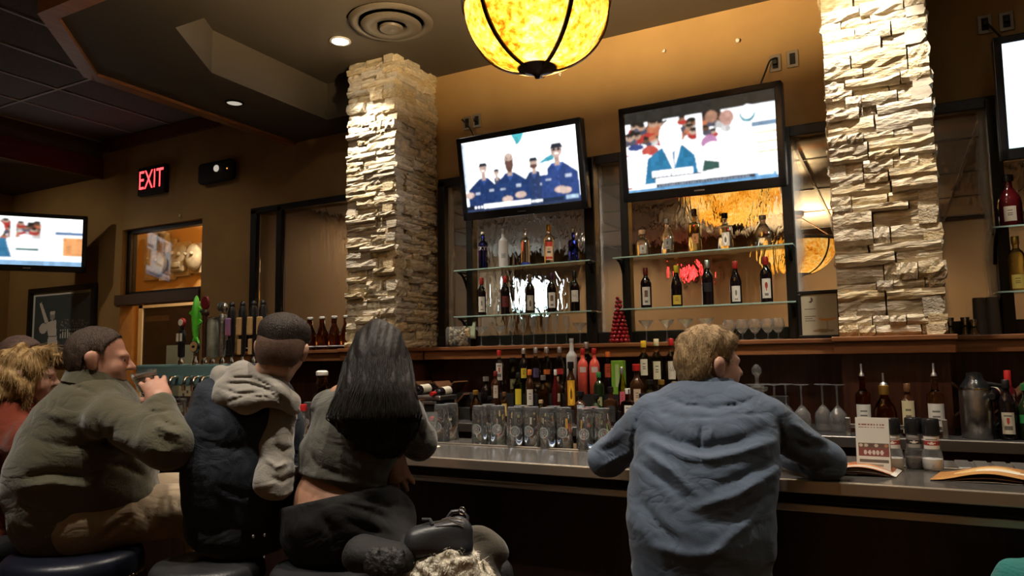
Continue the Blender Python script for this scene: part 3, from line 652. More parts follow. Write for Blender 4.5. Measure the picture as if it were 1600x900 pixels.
# ------------------------------------------------------------------ wall fittings
M_red = mat('red_lit_letters', (0.8, 0.05, 0.05), 0.4, emit=(1.0, 0.045, 0.05), estr=3.2)
t = thing('exit_sign', 'black exit sign with glowing red letters on the brown wall', 'sign', (-6.99, 4.985, 3.455))
MB().rbox((-.22, -.05, -.155), (.22, .0, .155), .008).obj('housing', M_dark, t)
v, f = text_mesh('EXIT', .235); v = v*np.array([.92, 1.25, 1]); MB().add([(p[0]*.93, -.053, p[1]) for p in v], f).obj('lettering', M_red, t)
t = thing('emergency_light', 'black oval emergency light unit beside the exit sign', 'light', (-5.97, 4.985, 3.405))
MB().rbox((-.25, -.09, -.11), (.25, 0, .11), .06, seg=4).obj('housing', M_dark, t, True)
MB().ball((.05, -.095, .02), .035, 14, 8, (1, .5, 1)).obj('lamp_head', M_lensdim, t, True)
MB().ball((.20, -.09, .0), .008, 8, 6).obj('indicator', mat('amber_led', (1, .4, .1), .4, emit=(1, .35, .05), estr=1.0), t, True)
M_steelplate = mat('wall_plate_steel', (0.26, 0.22, 0.17), 0.45, metal=0.6)
M_cable = mat('black_cable', (0.01, 0.01, 0.01), 0.5)
for i, (px, py, lab) in enumerate([(729, 192, 'steel outlet plate above the navy shirts television, nearer the column'), (744, 188, 'steel outlet plate above the navy shirts television, with the plug in its middle'), (1211, 98, 'steel outlet plate above the blue suit television, with a bent black plug'), (1238, 91, 'blank steel outlet plate above the blue suit television'), (1539, 37, 'steel outlet plate by the cyan television with a looped cable'), (1573, 32, 'steel outlet plate right above the cyan television')]):
    p = atY(px, py, 4.98); t = thing('outlet_plate', lab, 'outlet', (p[0], 4.995, p[2]), group='steel wall plates')
    MB().rbox((-.037, -.008, -.058), (.037, 0, .058), .003).obj('plate', M_steelplate, t)
    MB().rbox((-.018, -.012, -.038), (.018, -.006, .038), .003).obj('socket', M_dark, t)
    if i in (1, 2, 4, 5): MB().rbox((-.014, -.04, -.015), (.014, -.01, .015), .006).obj('plug', M_cable, t)
def cable(name, lab, pts):
    q = [np.array(p, float) for p in pts]; out = []
    for i in range(len(q)-1):
        p0 = q[max(i-1, 0)]; p1 = q[i]; p2 = q[i+1]; p3 = q[min(i+2, len(q)-1)]
        for u in np.linspace(0, 1, 7)[:-1]: out.append(.5*((2*p1)+(-p0+p2)*u+(2*p0-5*p1+4*p2-p3)*u*u+(-p0+3*p1-3*p2+p3)*u**3))
    tag(MB().tube(out+[q[-1]], .006, 7).obj(name, M_cable, None, True), lab, 'cable')
cable('power_cable', 'black cable hanging from the outlets behind the navy shirts television', [atY(722, 187, 4.97), atY(731, 196, 4.95), atY(738, 208, 4.93), atY(742, 218, 4.90)])
cable('power_cable', 'black cable looping from the outlet above the blue suit television', [atY(1213, 90, 4.955), atY(1203, 95, 4.95), atY(1196, 112, 4.94), atY(1187, 135, 4.90)])
cable('power_cable', 'black cable looping between the outlets by the cyan television', [atY(1538, 34, 4.965), atY(1546, 40, 4.955), atY(1558, 52, 4.95), atY(1572, 66, 4.90)])
M_cotton = mat('white_fluff', (0.85, 0.82, 0.75), 0.9)
for px, py, lab in [(1152, 62, 'largest white hook fluff high on the gold wall'), (1038, 80, 'small pale hook on the gold wall above the blue suit television'), (875, 117, 'tiny pale hook on the gold wall below the pendant lamp'), (281, 337, 'small pale hook above the glazed transom')]:
    p = atY(px, py, 4.985); b = MB(); s_ = .017 if px == 1152 else .010
    for q in range(5): b.ball((random.uniform(-s_, s_), -.008, random.uniform(-s_, s_)), s_*.7, 8, 6)
    tag(b.obj('wall_hook', M_cotton, None, True, loc=tuple(p)), lab, 'hook')
# framed baseball photograph
t = thing('framed_photograph', 'black framed black and white photograph of a batter swinging', 'picture', (-8.575, 4.99, 1.94), rot=(0, 0, 0))
W_, H_ = 1.30, .92
b = MB()
for lo, hi in [((-W_/2, -.05, H_/2-.06), (W_/2, 0, H_/2)), ((-W_/2, -.05, -H_/2), (W_/2, 0, -H_/2+.06)), ((-W_/2, -.05, -H_/2+.055), (-W_/2+.06, 0, H_/2-.055)), ((W_/2-.06, -.05, -H_/2+.055), (W_/2, 0, H_/2-.055))]: b.rbox(lo, hi, .008)
b.obj('frame', M_black, t)
MB().box((-W_/2+.05, -.012, -H_/2+.05), (W_/2-.05, -.006, H_/2-.05)).obj('mat_board', mat('grey_mat', (.92, .95, .96), .7), t)
r = Ras(96, 70, (.035, .050, .058)); r.rect(0, 0, 1, .16, (.055, .07, .08))
for q in range(13): x = .48+q*.04; r.rect(x, .30, x+.022, .30+random.uniform(.07, .13), random.choice([(.30, .36, .38), (.2, .25, .27), (.38, .45, .47)])); r.ell(x+.012, .43, .010, .018, (.25, .28, .28))
for q in range(60): r.ell(random.uniform(.45, 1), random.uniform(.46, .60), .009, .012, (random.uniform(.05, .16),)*3)
wht = (.62, .68, .70)
r.poly([(.22, .56), (.40, .60), (.42, .34), (.27, .34)], wht); r.poly([(.27, .36), (.42, .36), (.46, .05), (.38, .05), (.36, .22), (.32, .05), (.25, .08)], wht)
r.ell(.33, .67, .045, .075, (.20, .22, .23)); r.ell(.33, .715, .05, .035, (.40, .45, .47)); r.ell(.17, .47, .075, .085, wht); r.poly([(.15, .52), (.34, .60), (.36, .50), (.18, .42)], wht); r.poly([(.26, .58), (.12, .90), (.08, .88), (.20, .55)], (.50, .54, .55)); r.rect(.27, .325, .42, .345, (.08, .09, .1)); r.ell(.41, .04, .07, .03, (.05, .06, .06)); r.ell(.27, .06, .05, .03, (.05, .06, .06))
r.a = np.clip(r.a*2.4, 0, .95)
r.mb(W_-.20, H_-.19).obj('photograph', mat('photo_print', attr=True, rough=.22), t, loc=(0, -.0125, 0))
# lobby: mask wall art
t = thing('mask_wall_art', 'collage of pale canvas boards with carved grey masks seen through the transom', 'artwork', (-8.7, 6.49, 2.95))
M_canv = mat('pale_canvas', (.50, .42, .36), .8, col2=(.66, .58, .50), nscale=9); M_mask = mat('carved_grey_mask', (.30, .29, .28), .6, col2=(.45, .44, .42), nscale=12, bump=.3)
for x0, x1, z0, z1 in [(-.52, -.20, -.32, .30), (-.19, .12, -.34, .22), (.13, .42, -.30, .16), (.43, .75, -.28, .12), (.76, 1.05, -.24, .14)]:
    MB().rbox((x0, -.05, z0), (x1, 0, z1), .006).obj('canvas', M_canv, t)
b = MB().ball((-.14, -.12, -.10), .19, 20, 14, (1, .5, .9)); b.tube([(-.26, -.1, .02), (-.22, -.12, .26), (-.10, -.12, .33), (.04, -.12, .27), (.06, -.1, .02)], .045, 10); b.ball((-.20, -.215, -.05), .025).ball((-.04, -.215, -.08), .025); b.obj('mask', M_mask, t, True)
MB().rbox((.12, -.13, -.26), (.40, -.03, .10), .04).ball((.2, -.14, .0), .03).ball((.32, -.14, -.02), .03).rbox((.17, -.15, -.2), (.35, -.12, -.12), .02).obj('mask', M_mask, t, True)
MB().ball((.58, -.11, -.08), .15, 18, 12, (.9, .5, 1.2)).ball((.52, -.19, -.04), .025).ball((.64, -.19, -.04), .025).obj('mask', M_mask, t, True)
t = thing('lobby_pendant', 'dark brown lamp shade hanging in the orange lobby', 'lamp', (-7.9, 6.15, 3.28))
MB().lathe([(.26, 0), (.05, .16), (.05, .18), (.28, .01)], 4, ring=True).obj('lamp_shade', M_beam, t); MB().tube([(0, 0, .17), (0, 0, .42)], .012).obj('stem', M_bronze, t)

# ------------------------------------------------------------------ glass shelves in the bays
def shelf(x0, x1, z, lab):
    t = thing('glass_shelf', lab, 'shelf', ((x0+x1)/2, 4.9, z)); h = (x1-x0)/2
    MB().rbox((-h, -.115, -.009), (h, .07, 0), .001).obj('glass_slab', M_shelf, t); MB().rbox((-h, -.1165, -.009), (h, -.115, 0), .0004).obj('polished_edge', mat('polished_glass_edge', (.34, .52, .46), .15, coat=.5), t)  # front edge strip coloured pale green to look lit
    for s_ in (-1, 1):
        x = s_*(h-.03); b = MB()
        b.rbox((x-.008, -.10, -.022), (x+.008, .09, -.0125), .002)
        pts = [(x, -.09+.16*u, -.022-.17*u**2.2) for u in np.linspace(0, 1, 9)]; b.tube(pts, [.007+.008*u for u in np.linspace(0, 1, 9)], 8)
        b.tube([(x, .02+.022*cos(a), -.06+.022*sin(a)) for a in np.linspace(0, 5.2, 12)], .006, 6)
        b.obj('bracket', M_iron, t)
ZU, ZL = 2.185, 1.822
for x0, x1, nm in [(-3.05, -1.90, 'below the navy shirts television'), (-1.73, -.54, 'below the blue suit television'), (.50, 1.9, 'below the cyan television')]:
    shelf(x0, x1, ZU, 'upper glass shelf of spirits '+nm); shelf(x0, x1, ZL, 'lower glass shelf of wine '+nm)

# ------------------------------------------------------------------ bottles
def gmat(name, c, rough=.03): return mat(name, c, rough, trans=1.0, ior=1.42)
G_clear = gmat('bottle_glass_clear', (.95, .97, .96)); G_frost = mat('bottle_glass_frosted', (.86, .87, .86), .55, trans=.35); G_blue = gmat('bottle_glass_cobalt', (.03, .05, .45)); G_amber = gmat('amber_spirit', (.70, .30, .05)); G_pale = gmat('pale_gold_spirit', (.92, .78, .35)); G_green = gmat('green_bottle_glass', (.25, .45, .06)); G_dkgreen = mat('dark_green_glass', (.012, .022, .008), .06, coat=.3); G_black = mat('dark_wine_glass', (.008, .005, .006), .05, coat=.3); G_brown = mat('dark_brown_glass', (.035, .012, .005), .06, coat=.3); G_whisky = gmat('whisky_glass', (.45, .14, .02)); G_pink = mat('pink_coral_liquid', (.85, .13, .09), .10, coat=.4); G_olive = gmat('olive_glass', (.55, .50, .16)); G_red = mat('dark_red_liquid', (.085, .006, .008), .08, coat=.3); G_growl = gmat('growler_amber_glass', (.30, .075, .012))
CAPS = {k: mat('cap_'+k, c, .35, metal=m_) for k, c, m_ in [('red', (.45, .02, .02), 0), ('black', (.012, .012, .012), 0), ('silver', (.6, .6, .6), .9), ('white', (.75, .72, .65), 0), ('gold', (.65, .38, .08), .8), ('yellow', (.75, .48, .03), 0), ('purple', (.06, .015, .05), 0), ('cream', (.70, .62, .36), 0), ('cork', (.50, .33, .18), 0), ('orange', (.65, .16, .03), 0), ('green', (.03, .18, .05), 0), ('maroon', (.16, .015, .02), 0), ('brown', (.12, .05, .02), 0)]}
def prof(kind, h, r):
    n = {'wine': [(0, 0), (.9, 0), (1, .015), (1, .60), (.97, .64), (.82, .70), (.50, .755), (.37, .80), (.35, .97), (.40, .975), (.40, 1), (0, 1)],
         'burg': [(0, 0), (.92, 0), (1, .02), (1, .48), (.93, .56), (.72, .66), (.45, .75), (.36, .82), (.34, .97), (.39, .975), (.39, 1), (0, 1)],
         'spirit': [(0, 0), (.9, 0), (1, .015), (1, .60), (.96, .66), (.78, .72), (.46, .77), (.38, .80), (.37, .93), (.42, .935), (.42, 1), (0, 1)],
         'tall': [(0, 0), (.92, 0), (1, .012), (1, .66), (.94, .70), (.6, .745), (.40, .78), (.36, .94), (.42, .945), (.42, 1), (0, 1)],
         'long': [(0, 0), (.94, 0), (1, .012), (1, .52), (.90, .60), (.62, .70), (.42, .80), (.36, .93), (.40, .935), (.40, 1), (0, 1)],
         'squat': [(0, 0), (.9, 0), (1, .03), (1, .50), (.90, .60), (.52, .69), (.34, .73), (.32, .84), (.50, .85), (.52, .98), (.46, 1), (0, 1)],
         'square': [(0, 0), (.95, 0), (1, .02), (1, .58), (.90, .65), (.42, .69), (.34, .71), (.33, .86), (.40, .87), (.40, 1), (0, 1)],
         'jug': [(0, 0), (.92, 0), (1, .03), (1, .45), (.92, .55), (.60, .68), (.36, .76), (.32, .86), (.36, .87), (.36, .90), (.40, .91), (.42, 1), (0, 1)]}[kind]
    return [(max(a*r, 1e-6), z*h) for a, z in n]
def lab_ras(bg, kind):
    r = Ras(20, 16, bg); d = tuple(c*.25 for c in bg)
    if kind == 'text':
        for y in (.66, .50, .40): r.rect(.3, y, .7, y+.06, d)
    elif kind == 'emblem': r.ell(.5, .55, .10, .2, d); r.rect(.3, .15, .7, .2, d)
    elif kind == 'redbar': r.rect(.1, .60, .9, .75, (.5, .03, .03)); r.rect(.3, .3, .7, .36, d)
    elif kind == 'band': r.rect(0, .78, 1, .98, (.55, .05, .03)); r.rect(0, .04, 1, .2, (.55, .05, .03)); r.rect(.25, .38, .75, .5, (.1, .08, .06)); r.rect(.3, .55, .7, .62, (.3, .25, .2))
    elif kind == 'arch': r.ell(.5, .5, .3, .42, tuple(min(1, c*1.5) for c in bg)); r.ell(.5, .45, .16, .22, d)
    elif kind == 'block': r.rect(.32, .45, .68, .8, (.16, .10, .07)); r.rect(.3, .15, .7, .22, d)
    elif kind == 'scribble':
        for q in range(7): r.ell(.25+q*.08, .55+.08*sin(q*2.1), .05, .04, d)
    elif kind == 'dots': r.ell(.5, .6, .12, .16, (.5, .05, .03)); r.rect(.2, .80, .8, .88, d); r.rect(.2, .2, .8, .36, d)
    elif kind == 'tree': r.ell(.5, .66, .16, .16, (.25, .02, .02)); r.rect(.46, .35, .54, .6, (.4, .05, .03)); r.rect(.3, .15, .7, .25, d)
    return r
BOTTLES = []
def bottle(px, Y, z, kind, h, r, glass, label, cap=None, capf=.10, lab=None, liquid=None, group=None, sq=None, cat='bottle', pour=False, name='bottle', X=None, squash=1.0):
    """lab = (z0 fraction, z1 fraction, colour, pattern, arc)"""
    x = X if X is not None else atY(px, 500, Y)[0]
    loc = (x, Y, z); rz = atan2(-x, Y)+0.0   # face the stools
    t = thing(name, label, cat, loc, rz=0, group=group); pr = prof(kind, h, r); fa = atan2(Y, x)+pi
    body_to = pr if not cap else pr
    MB().lathe(body_to, 24 if not sq else 32, sq=sq, sy=squash).obj('glass_body', glass, t, True, angle=38)
    if liquid: MB().lathe([(max(a*.90, 1e-6), max(zz, .008)) for a, zz in pr if zz <= h*.62], 20, sq=sq, sy=squash).obj('liquid', liquid, t, True, angle=38)
    if cap:
        nr = r*(.42 if kind not in ('squat',) else .52)*1.06; MB().lathe([(nr, h*(1-capf)), (nr*1.03, h*(1-capf)+.004), (nr*1.03, h*.998), (nr*.9, h*1.006), (1e-6, h*1.006)], 18).obj('cap', CAPS[cap], t, True)
    if pour:
        MB().lathe([(r*.36, h), (r*.30, h+.012), (.006, h+.02), (.005, h+.065), (1e-6, h+.066)], 12).obj('pour_spout', CAPS['silver'], t, True)
    if lab:
        z0, z1, c, pat, arc = lab; rr_ = r*1.012
        def fn(u, v):
            a = fa+u/1.0*arc
            k = 1.0
            if sq: k = (abs(cos(a))**sq+abs(sin(a))**sq)**(-1.0/sq)
            return (rr_*k*cos(a), rr_*k*sin(a)*squash, h*((z0+z1)/2+v*(z1-z0)))
        lab_ras(c, pat).mb(1, 1, fn).obj('label', M_print, t)
    BOTTLES.append(t); return t
def wrap_text(t, txt, size, r, z, fa, m):
    v, f = text_mesh(txt, size); MB().add([((r)*cos(fa+p[0]/r), (r)*sin(fa+p[0]/r), z+p[1]) for p in v], f).obj('lettering', m, t)
M_silver = mat('silver_print', (.75, .75, .78), .4)
WL = (.62, .60, .52)
# upper shelf, first bay
ys = 4.885
t = bottle(756, ys, ZU, 'tall', .30, .037, G_blue, 'cobalt blue vodka bottle with white lettering, first on its glass shelf', 'white', .06); wrap_text(t, 'SKYY', .042, .0378, .165, atan2(ys, t.location.x)+pi, M_silver)
bottle(788, ys, ZU, 'tall', .31, .037, G_frost, 'frosted pale vodka bottle with a grey band', lab=(.24, .36, (.42, .43, .42), 'scribble', .9))
bottle(823, ys, ZU, 'tall', .29, .035, G_clear, 'clear vodka bottle with a blue base', 'silver', .05, lab=(.02, .10, (.02, .05, .35), 'none', 2.5))
bottle(860, ys, ZU, 'spirit', .30, .037, G_clear, 'clear vodka bottle with red and white label and gold neck', 'gold', .16, lab=(.10, .56, (.72, .55, .38), 'band', 1.5))
t = bottle(899, ys, ZU, 'square', .25, .036, G_blue, 'square cobalt blue bottle with pale stopper', 'white', .10, sq=4)
# wine row, first bay
yw = 4.885
WINE1 = [(753, 'red', (.10, .50), WL, 'emblem', 'wine bottle with red capsule and cream label, first of the row under the blue vodka'), (790, 'red', (.20, .48), (.10, .012, .012), 'text', 'wine bottle with red capsule and dark red label'), (829, 'brown', (.08, .46), (.30, .28, .22), 'arch', 'wine bottle with dull label before the bright glow'), (863, 'purple', (.12, .50), WL, 'block', 'wine bottle with purple capsule and a small square on its label'), (899, 'black', (.24, .52), WL, 'scribble', 'wine bottle with black capsule and script label at the end of the row')]
for px, cp, (a, c), lc, pat, lb in WINE1: bottle(px, yw, ZL, 'wine', .30, .036, G_black, lb, cp, .17, (a, c, lc, pat, 1.5), group='wine on the shelf under the navy shirts screen')
# second bay
bottle(1008, ys, ZU, 'squat', .19, .048, G_clear, 'short round clear tequila bottle with cork ball stopper', 'cork', .17, (.10, .42, (.55, .54, .48), 'emblem', 1.0))
bottle(1047, ys, ZU, 'jug', .25, .044, G_clear, 'clear tequila bottle with a grey oval label', 'silver', .12, (.15, .45, (.35, .34, .30), 'emblem', 1.2))
bottle(1091, ys, ZU, 'square', .30, .040, G_pale, 'square golden tequila bottle with red crest', 'brown', .16, (.20, .42, (.50, .22, .08), 'emblem', .9), sq=5)
bottle(1139, ys, ZU, 'square', .25, .045, G_clear, 'clear bottle with a dark horseshoe emblem', 'black', .14, (.10, .46, (.60, .56, .46), 'arch', 1.0), sq=4)
bottle(1199, ys, ZU, 'jug', .21, .050, G_clear, 'stout clear decanter bottle beside the black post', 'silver', .12)
WINE2 = [(1011, 'maroon', (.08, .52), WL, 'block', 'wine bottle with maroon capsule and pale picture label', 'wine', .285), (1059, 'yellow', (.06, .28), (.55, .38, .05), 'text', 'dark wine bottle with yellow capsule and yellow label', 'burg', .285), (1108, 'silver', (.3, .5), (.012, .010, .012), 'text', 'tall dark wine bottle with grey capsule and no paper label', 'wine', .305), (1152, 'red', (.06, .42), WL, 'emblem', 'wine bottle with red capsule and white medallion label', 'burg', .285), (1200, 'red', (.10, .52), WL, 'tree', 'wine bottle with bright red capsule and a red tree on its label', 'wine', .30)]
for px, cp, (a, c), lc, pat, lb, kd, hh in WINE2: bottle(px, yw, ZL, kd, hh, .038, G_black, lb, cp, .17, (a, c, lc, pat, 1.5), group='wine on the shelf under the blue suit screen')
# third bay at the picture edge
bottle(1592, ys, ZU, 'jug', .30, .06, G_red, 'round dark red liqueur bottle with cream label beside the cyan television', 'black', .12, (.10, .38, (.65, .58, .46), 'text', 1.0))
bottle(1596, ys, ZL, 'spirit', .31, .042, G_olive, 'yellow green bottle on the shelf at the picture edge', 'gold', .14, (.05, .3, (.62, .50, .12), 'text', 1.5))
bottle(1640, ys, ZL, 'wine', .30, .037, G_black, 'wine bottle just beyond the picture edge', 'red', .17, (.1, .5, WL, 'text', 1.5))

# glasses on the ledge under the shelves
M_thin = thin_glass('thin_clear_glass', (.97, .97, .96), .05, .8, .05)
def stem_proto(pr, name): return MB().lathe(pr, 20).v
GLASS_ME = {}
def stemglass(kind, x, y, z, label, group, inv=False):
    if kind not in GLASS_ME:
        P_ = {'martini': [(1e-6, 0), (.036, .0), (.036, .003), (.006, .008), (.004, .085), (.006, .09), (.055, .150), (.0535, .150), (.004, .094), (1e-6, .094)],
              'flute': [(1e-6, 0), (.030, .0), (.030, .003), (.005, .008), (.004, .085), (.012, .095), (.024, .13), (.025, .17), (.021, .205), (.020, .205), (.0235, .17), (.0225, .13), (.011, .098), (1e-6, .095)],
              'snifter': [(1e-6, 0), (.034, 0), (.034, .003), (.006, .008), (.005, .04), (.02, .05), (.042, .08), (.040, .11), (.030, .135), (.029, .135), (.0385, .11), (.0405, .08), (.018, .053), (1e-6, .05)],
              'wine': [(1e-6, 0), (.036, 0), (.036, .003), (.005, .008), (.0042, .09), (.015, .098), (.036, .125), (.040, .155), (.034, .20), (.033, .20), (.0385, .155), (.0345, .126), (.013, .101), (1e-6, .10)]}[kind]
        b = MB().lathe(P_, 22); o = b.obj('stemware_'+kind, M_thin, None, True, angle=50); GLASS_ME[kind] = o.data; bpy.data.objects.remove(o)
    nm = {'martini': 'martini_glass', 'flute': 'champagne_flute', 'snifter': 'brandy_snifter', 'wine': 'wine_glass'}[kind]
    o = bpy.data.objects.new(nm, GLASS_ME[kind]); COL.objects.link(o); o.location = (x, y, z)
    if inv: o.rotation_euler = (pi, 0, 0)
    return tag(o, label, 'glass', group)
zl = 1.5855
for i, px in enumerate([752, 781]): stemglass('martini', atY(px, 520, 4.80)[0], 4.80, zl, 'martini glass standing before the flutes near the stone jar' if i else 'martini glass nearest the stone jar', 'stemware under the navy shirts screen')
for i, px in enumerate([800, 817, 834, 853, 868, 885]): stemglass('flute', atY(px, 520, 4.80)[0], 4.80, zl, 'champagne flute number %s from the stone jar in the flute row' % ['one', 'two', 'three', 'four', 'five', 'six'][i], 'stemware under the navy shirts screen')
stemglass('martini', atY(906, 520, 4.80)[0], 4.80, zl, 'martini glass at the far end of the flutes, by the black post', 'stemware under the navy shirts screen')
for i, px in enumerate([1010, 1042, 1072, 1104]): stemglass('martini', atY(px, 520, 4.80)[0], 4.80, zl, 'martini glass under the %s wine bottle' % ['maroon capsule', 'yellow capsule', 'neon glow beside the tall', 'tall unlabelled'][i], 'stemware under the blue suit screen')
for i, px in enumerate([1140, 1160, 1180, 1200, 1216]): stemglass('snifter', atY(px, 520, 4.83)[0], 4.83, zl, 'small brandy snifter, %s from the cocktail card' % ['fifth', 'fourth', 'third', 'second', 'nearest'][i], 'stemware under the blue suit screen')
# ledge ornaments
t = thing('pebble_jar', 'glass jar packed with pale river pebbles beside the stone column', 'jar', (atY(716, 520, 4.80)[0], 4.80, zl))
MB().lathe([(1e-6, 0), (.075, 0), (.085, .012), (.085, .14), (.075, .155), (.072, .155), (.081, .138), (.081, .014), (1e-6, .008)], 28, sq=4).obj('jar', M_thin, t, True)
M_peb = mat('pale_pebble', (.46, .40, .28), .7, rand=.25); pm = None
for q in range(70):
    a = random.random()*2*pi; rr_ = .066*sqrt(random.random()) if random.random() < .3 else .062; z = .02+random.random()*.125
    if pm is None: pm = MB().ball((0, 0, 0), 1, 8, 6).obj('pebble', M_peb, t, True); o = pm
    else: o = pm.copy(); COL.objects.link(o)
    o.location = (rr_*cos(a), rr_*sin(a), z); o.scale = (.017*random.uniform(.8, 1.3), .014, .011); o.rotation_euler = (random.random()*3, random.random()*3, random.random()*3)
t = thing('small_leaning_card', 'small pale framed card leaning behind the pebble jar', 'card', (atY(735, 510, 4.9)[0], 4.90, zl), rot=(-.12, 0, 0))
MB().rbox((-.045, -.008, .06), (.045, 0, .20), .003).obj('frame', M_steelplate, t); MB().box((-.036, -.0095, .07), (.036, -.008, .19)).obj('card', M_cream, t)
t = thing('red_berry_cone', 'cone shaped tree of glossy red beads on the ledge', 'ornament', (atY(968, 520, 4.80)[0], 4.80, zl))
M_bead = mat('glossy_red_bead', (.30, .008, .015), .18, coat=.6); pm = None
MB().lathe([(.050, .0), (.006, .31), (1e-6, .315)], 16).obj('core', mat('maroon_core', (.06, .004, .006), .6), t)
for lev in range(12):
    z = .016+lev*.0270; rr_ = .058*(1-lev/12.3)+.002; n = max(1, int(2*pi*rr_/.031))
    for q in range(n):
        a = 2*pi*(q+.5*(lev % 2))/n
        if pm is None: pm = MB().ball((0, 0, 0), .0160, 12, 8).obj('bead', M_bead, t, True); o = pm
        else: o = pm.copy(); COL.objects.link(o)
        o.location = (rr_*cos(a), rr_*sin(a), z); k = 1-.25*lev/12; o.scale = (k, k, k)
t = thing('cocktail_card', 'black framed cocktail card standing on the ledge beside the column', 'sign', (atY(1281, 500, 4.86)[0], 4.86, zl), rot=(-.06, 0, 0))
b = MB()
for lo, hi in [((-.125, -.02, 0), (.125, 0, .022)), ((-.125, -.02, .278), (.125, 0, .30)), ((-.125, -.02, .02), (-.103, 0, .28)), ((.103, -.02, .02), (.125, 0, .28))]: b.rbox(lo, hi, .004)
b.obj('frame', M_black, t)
r = Ras(48, 56, (.42, .38, .28)); r.ell(.26, .86, .07, .07, (.10, .07, .05)); r.ell(.22, .88, .06, .06, (.42, .38, .28))
for q in range(6): r.rect(.08, .62-q*.055, .08+random.uniform(.18, .34), .635-q*.055, (.14, .11, .08))
r.ell(.70, .40, .24, .07, (.50, .26, .06)); r.ell(.70, .44, .24, .05, (.42, .38, .28)); r.rect(.68, .12, .72, .34, (.33, .28, .2)); r.ell(.6, .1, .3, .04, (.25, .18, .10))
r.mb(.206, .256).obj('card', mat('framed_print', attr=True, rough=.25), t, loc=(0, -.012, .15))
# shakers and tumblers on the ledge at the cyan screen
M_smoke = mat('smoked_grey_plastic', (.30, .27, .24), .10, trans=.55, ior=1.4); M_chrome = mat('chrome', (.62, .60, .57), .12, metal=1.0)
for i, (px, k) in enumerate([(1485, 1.0), (1509, 1.0), (1520, .85)]):
    t = thing('jigger_cup', 'small chrome jigger on the ledge, %s' % ['beside the stone column', 'in the middle of three', 'nearest the tall stacks'][i], 'jigger', (atY(px, 520, 4.80+.04*(i == 2))[0], 4.80-.05*(i == 2), zl), group='chrome jiggers')
    MB().lathe([(1e-6, 0), (.030*k, 0), (.031*k, .004), (.013*k, .05*k), (.024*k, .10*k), (.023*k, .10*k), (.012*k, .055*k), (1e-6, .054*k)], 20).obj('cups', M_chrome, t, True); MB().lathe([(.013*k, .044*k), (.018*k, .05*k), (.013*k, .056*k)], 18, ring=True).obj('waist_ring', M_dark, t, True)
for i, px in enumerate([1534, 1553]):
    for q in range(4):
        o = MB().lathe([(1e-6, .0), (.034, .0), (.038, .15), (.036, .15), (.032, .006), (1e-6, .006)][::1], 22).obj('stacked_tumbler', M_smoke, None, True, loc=(atY(px, 520, 4.80)[0], 4.80, zl+.205-q*.018), rot=(pi, 0, 0))
        o.location.z = zl+.152+q*.018
        tag(o, 'smoked tumbler %s of the upturned stack %s' % (['at the bottom', 'second from the bottom', 'third from the bottom', 'on top'][q], ['nearer the jiggers', 'by the black post'][i]), 'tumbler', 'upturned smoked tumblers')
# growlers
G_cap = CAPS['white']
def growler(x, y, z, lab, sc=1.0):
    t = thing('growler_bottle', lab, 'bottle', (x, y, z), group='amber growlers')
    k = sc; MB().lathe([(1e-6, 0), (.052*k, 0), (.058*k, .01), (.058*k, .12*k), (.054*k, .145*k), (.030*k, .20*k), (.023*k, .225*k), (.023*k, .262*k), (.027*k, .264*k), (.027*k, .272*k), (1e-6, .272*k)], 24).obj('glass_body', G_growl, t, True, angle=40)
    MB().lathe([(.026*k, .270*k), (.028*k, .272*k), (.028*k, .288*k), (.02*k, .294*k), (1e-6, .294*k)], 18).obj('stopper', G_cap, t, True)
    MB().tube([(.026*k, 0, .262*k), (.034*k, 0, .235*k), (.024*k, 0, .232*k)], .0018, 6).tube([(-.026*k, 0, .262*k), (-.034*k, 0, .235*k), (-.024*k, 0, .232*k)], .0018, 6).obj('wire_bail', M_chrome, t)
    MB().lathe([(.0583*k, .028), (.0588*k, .030), (.0588*k, .034), (.0583*k, .036)], 24, ring=True).obj('ring_print', M_silver, t)
gn = ['touching the column', 'second from the column', 'third from the column', 'fourth from the column', 'fifth from the column', 'sixth from the column, behind the cropped head', 'seventh from the column, behind the cropped head', 'eighth from the column', 'last, nearest the tap handles']
for i, px in enumerate([541, 522, 503, 484, 466, 447, 428, 409, 392]): growler(atY(px, 540, 4.83)[0], 4.83, zl, 'amber growler with white stopper on the ledge, '+gn[i])
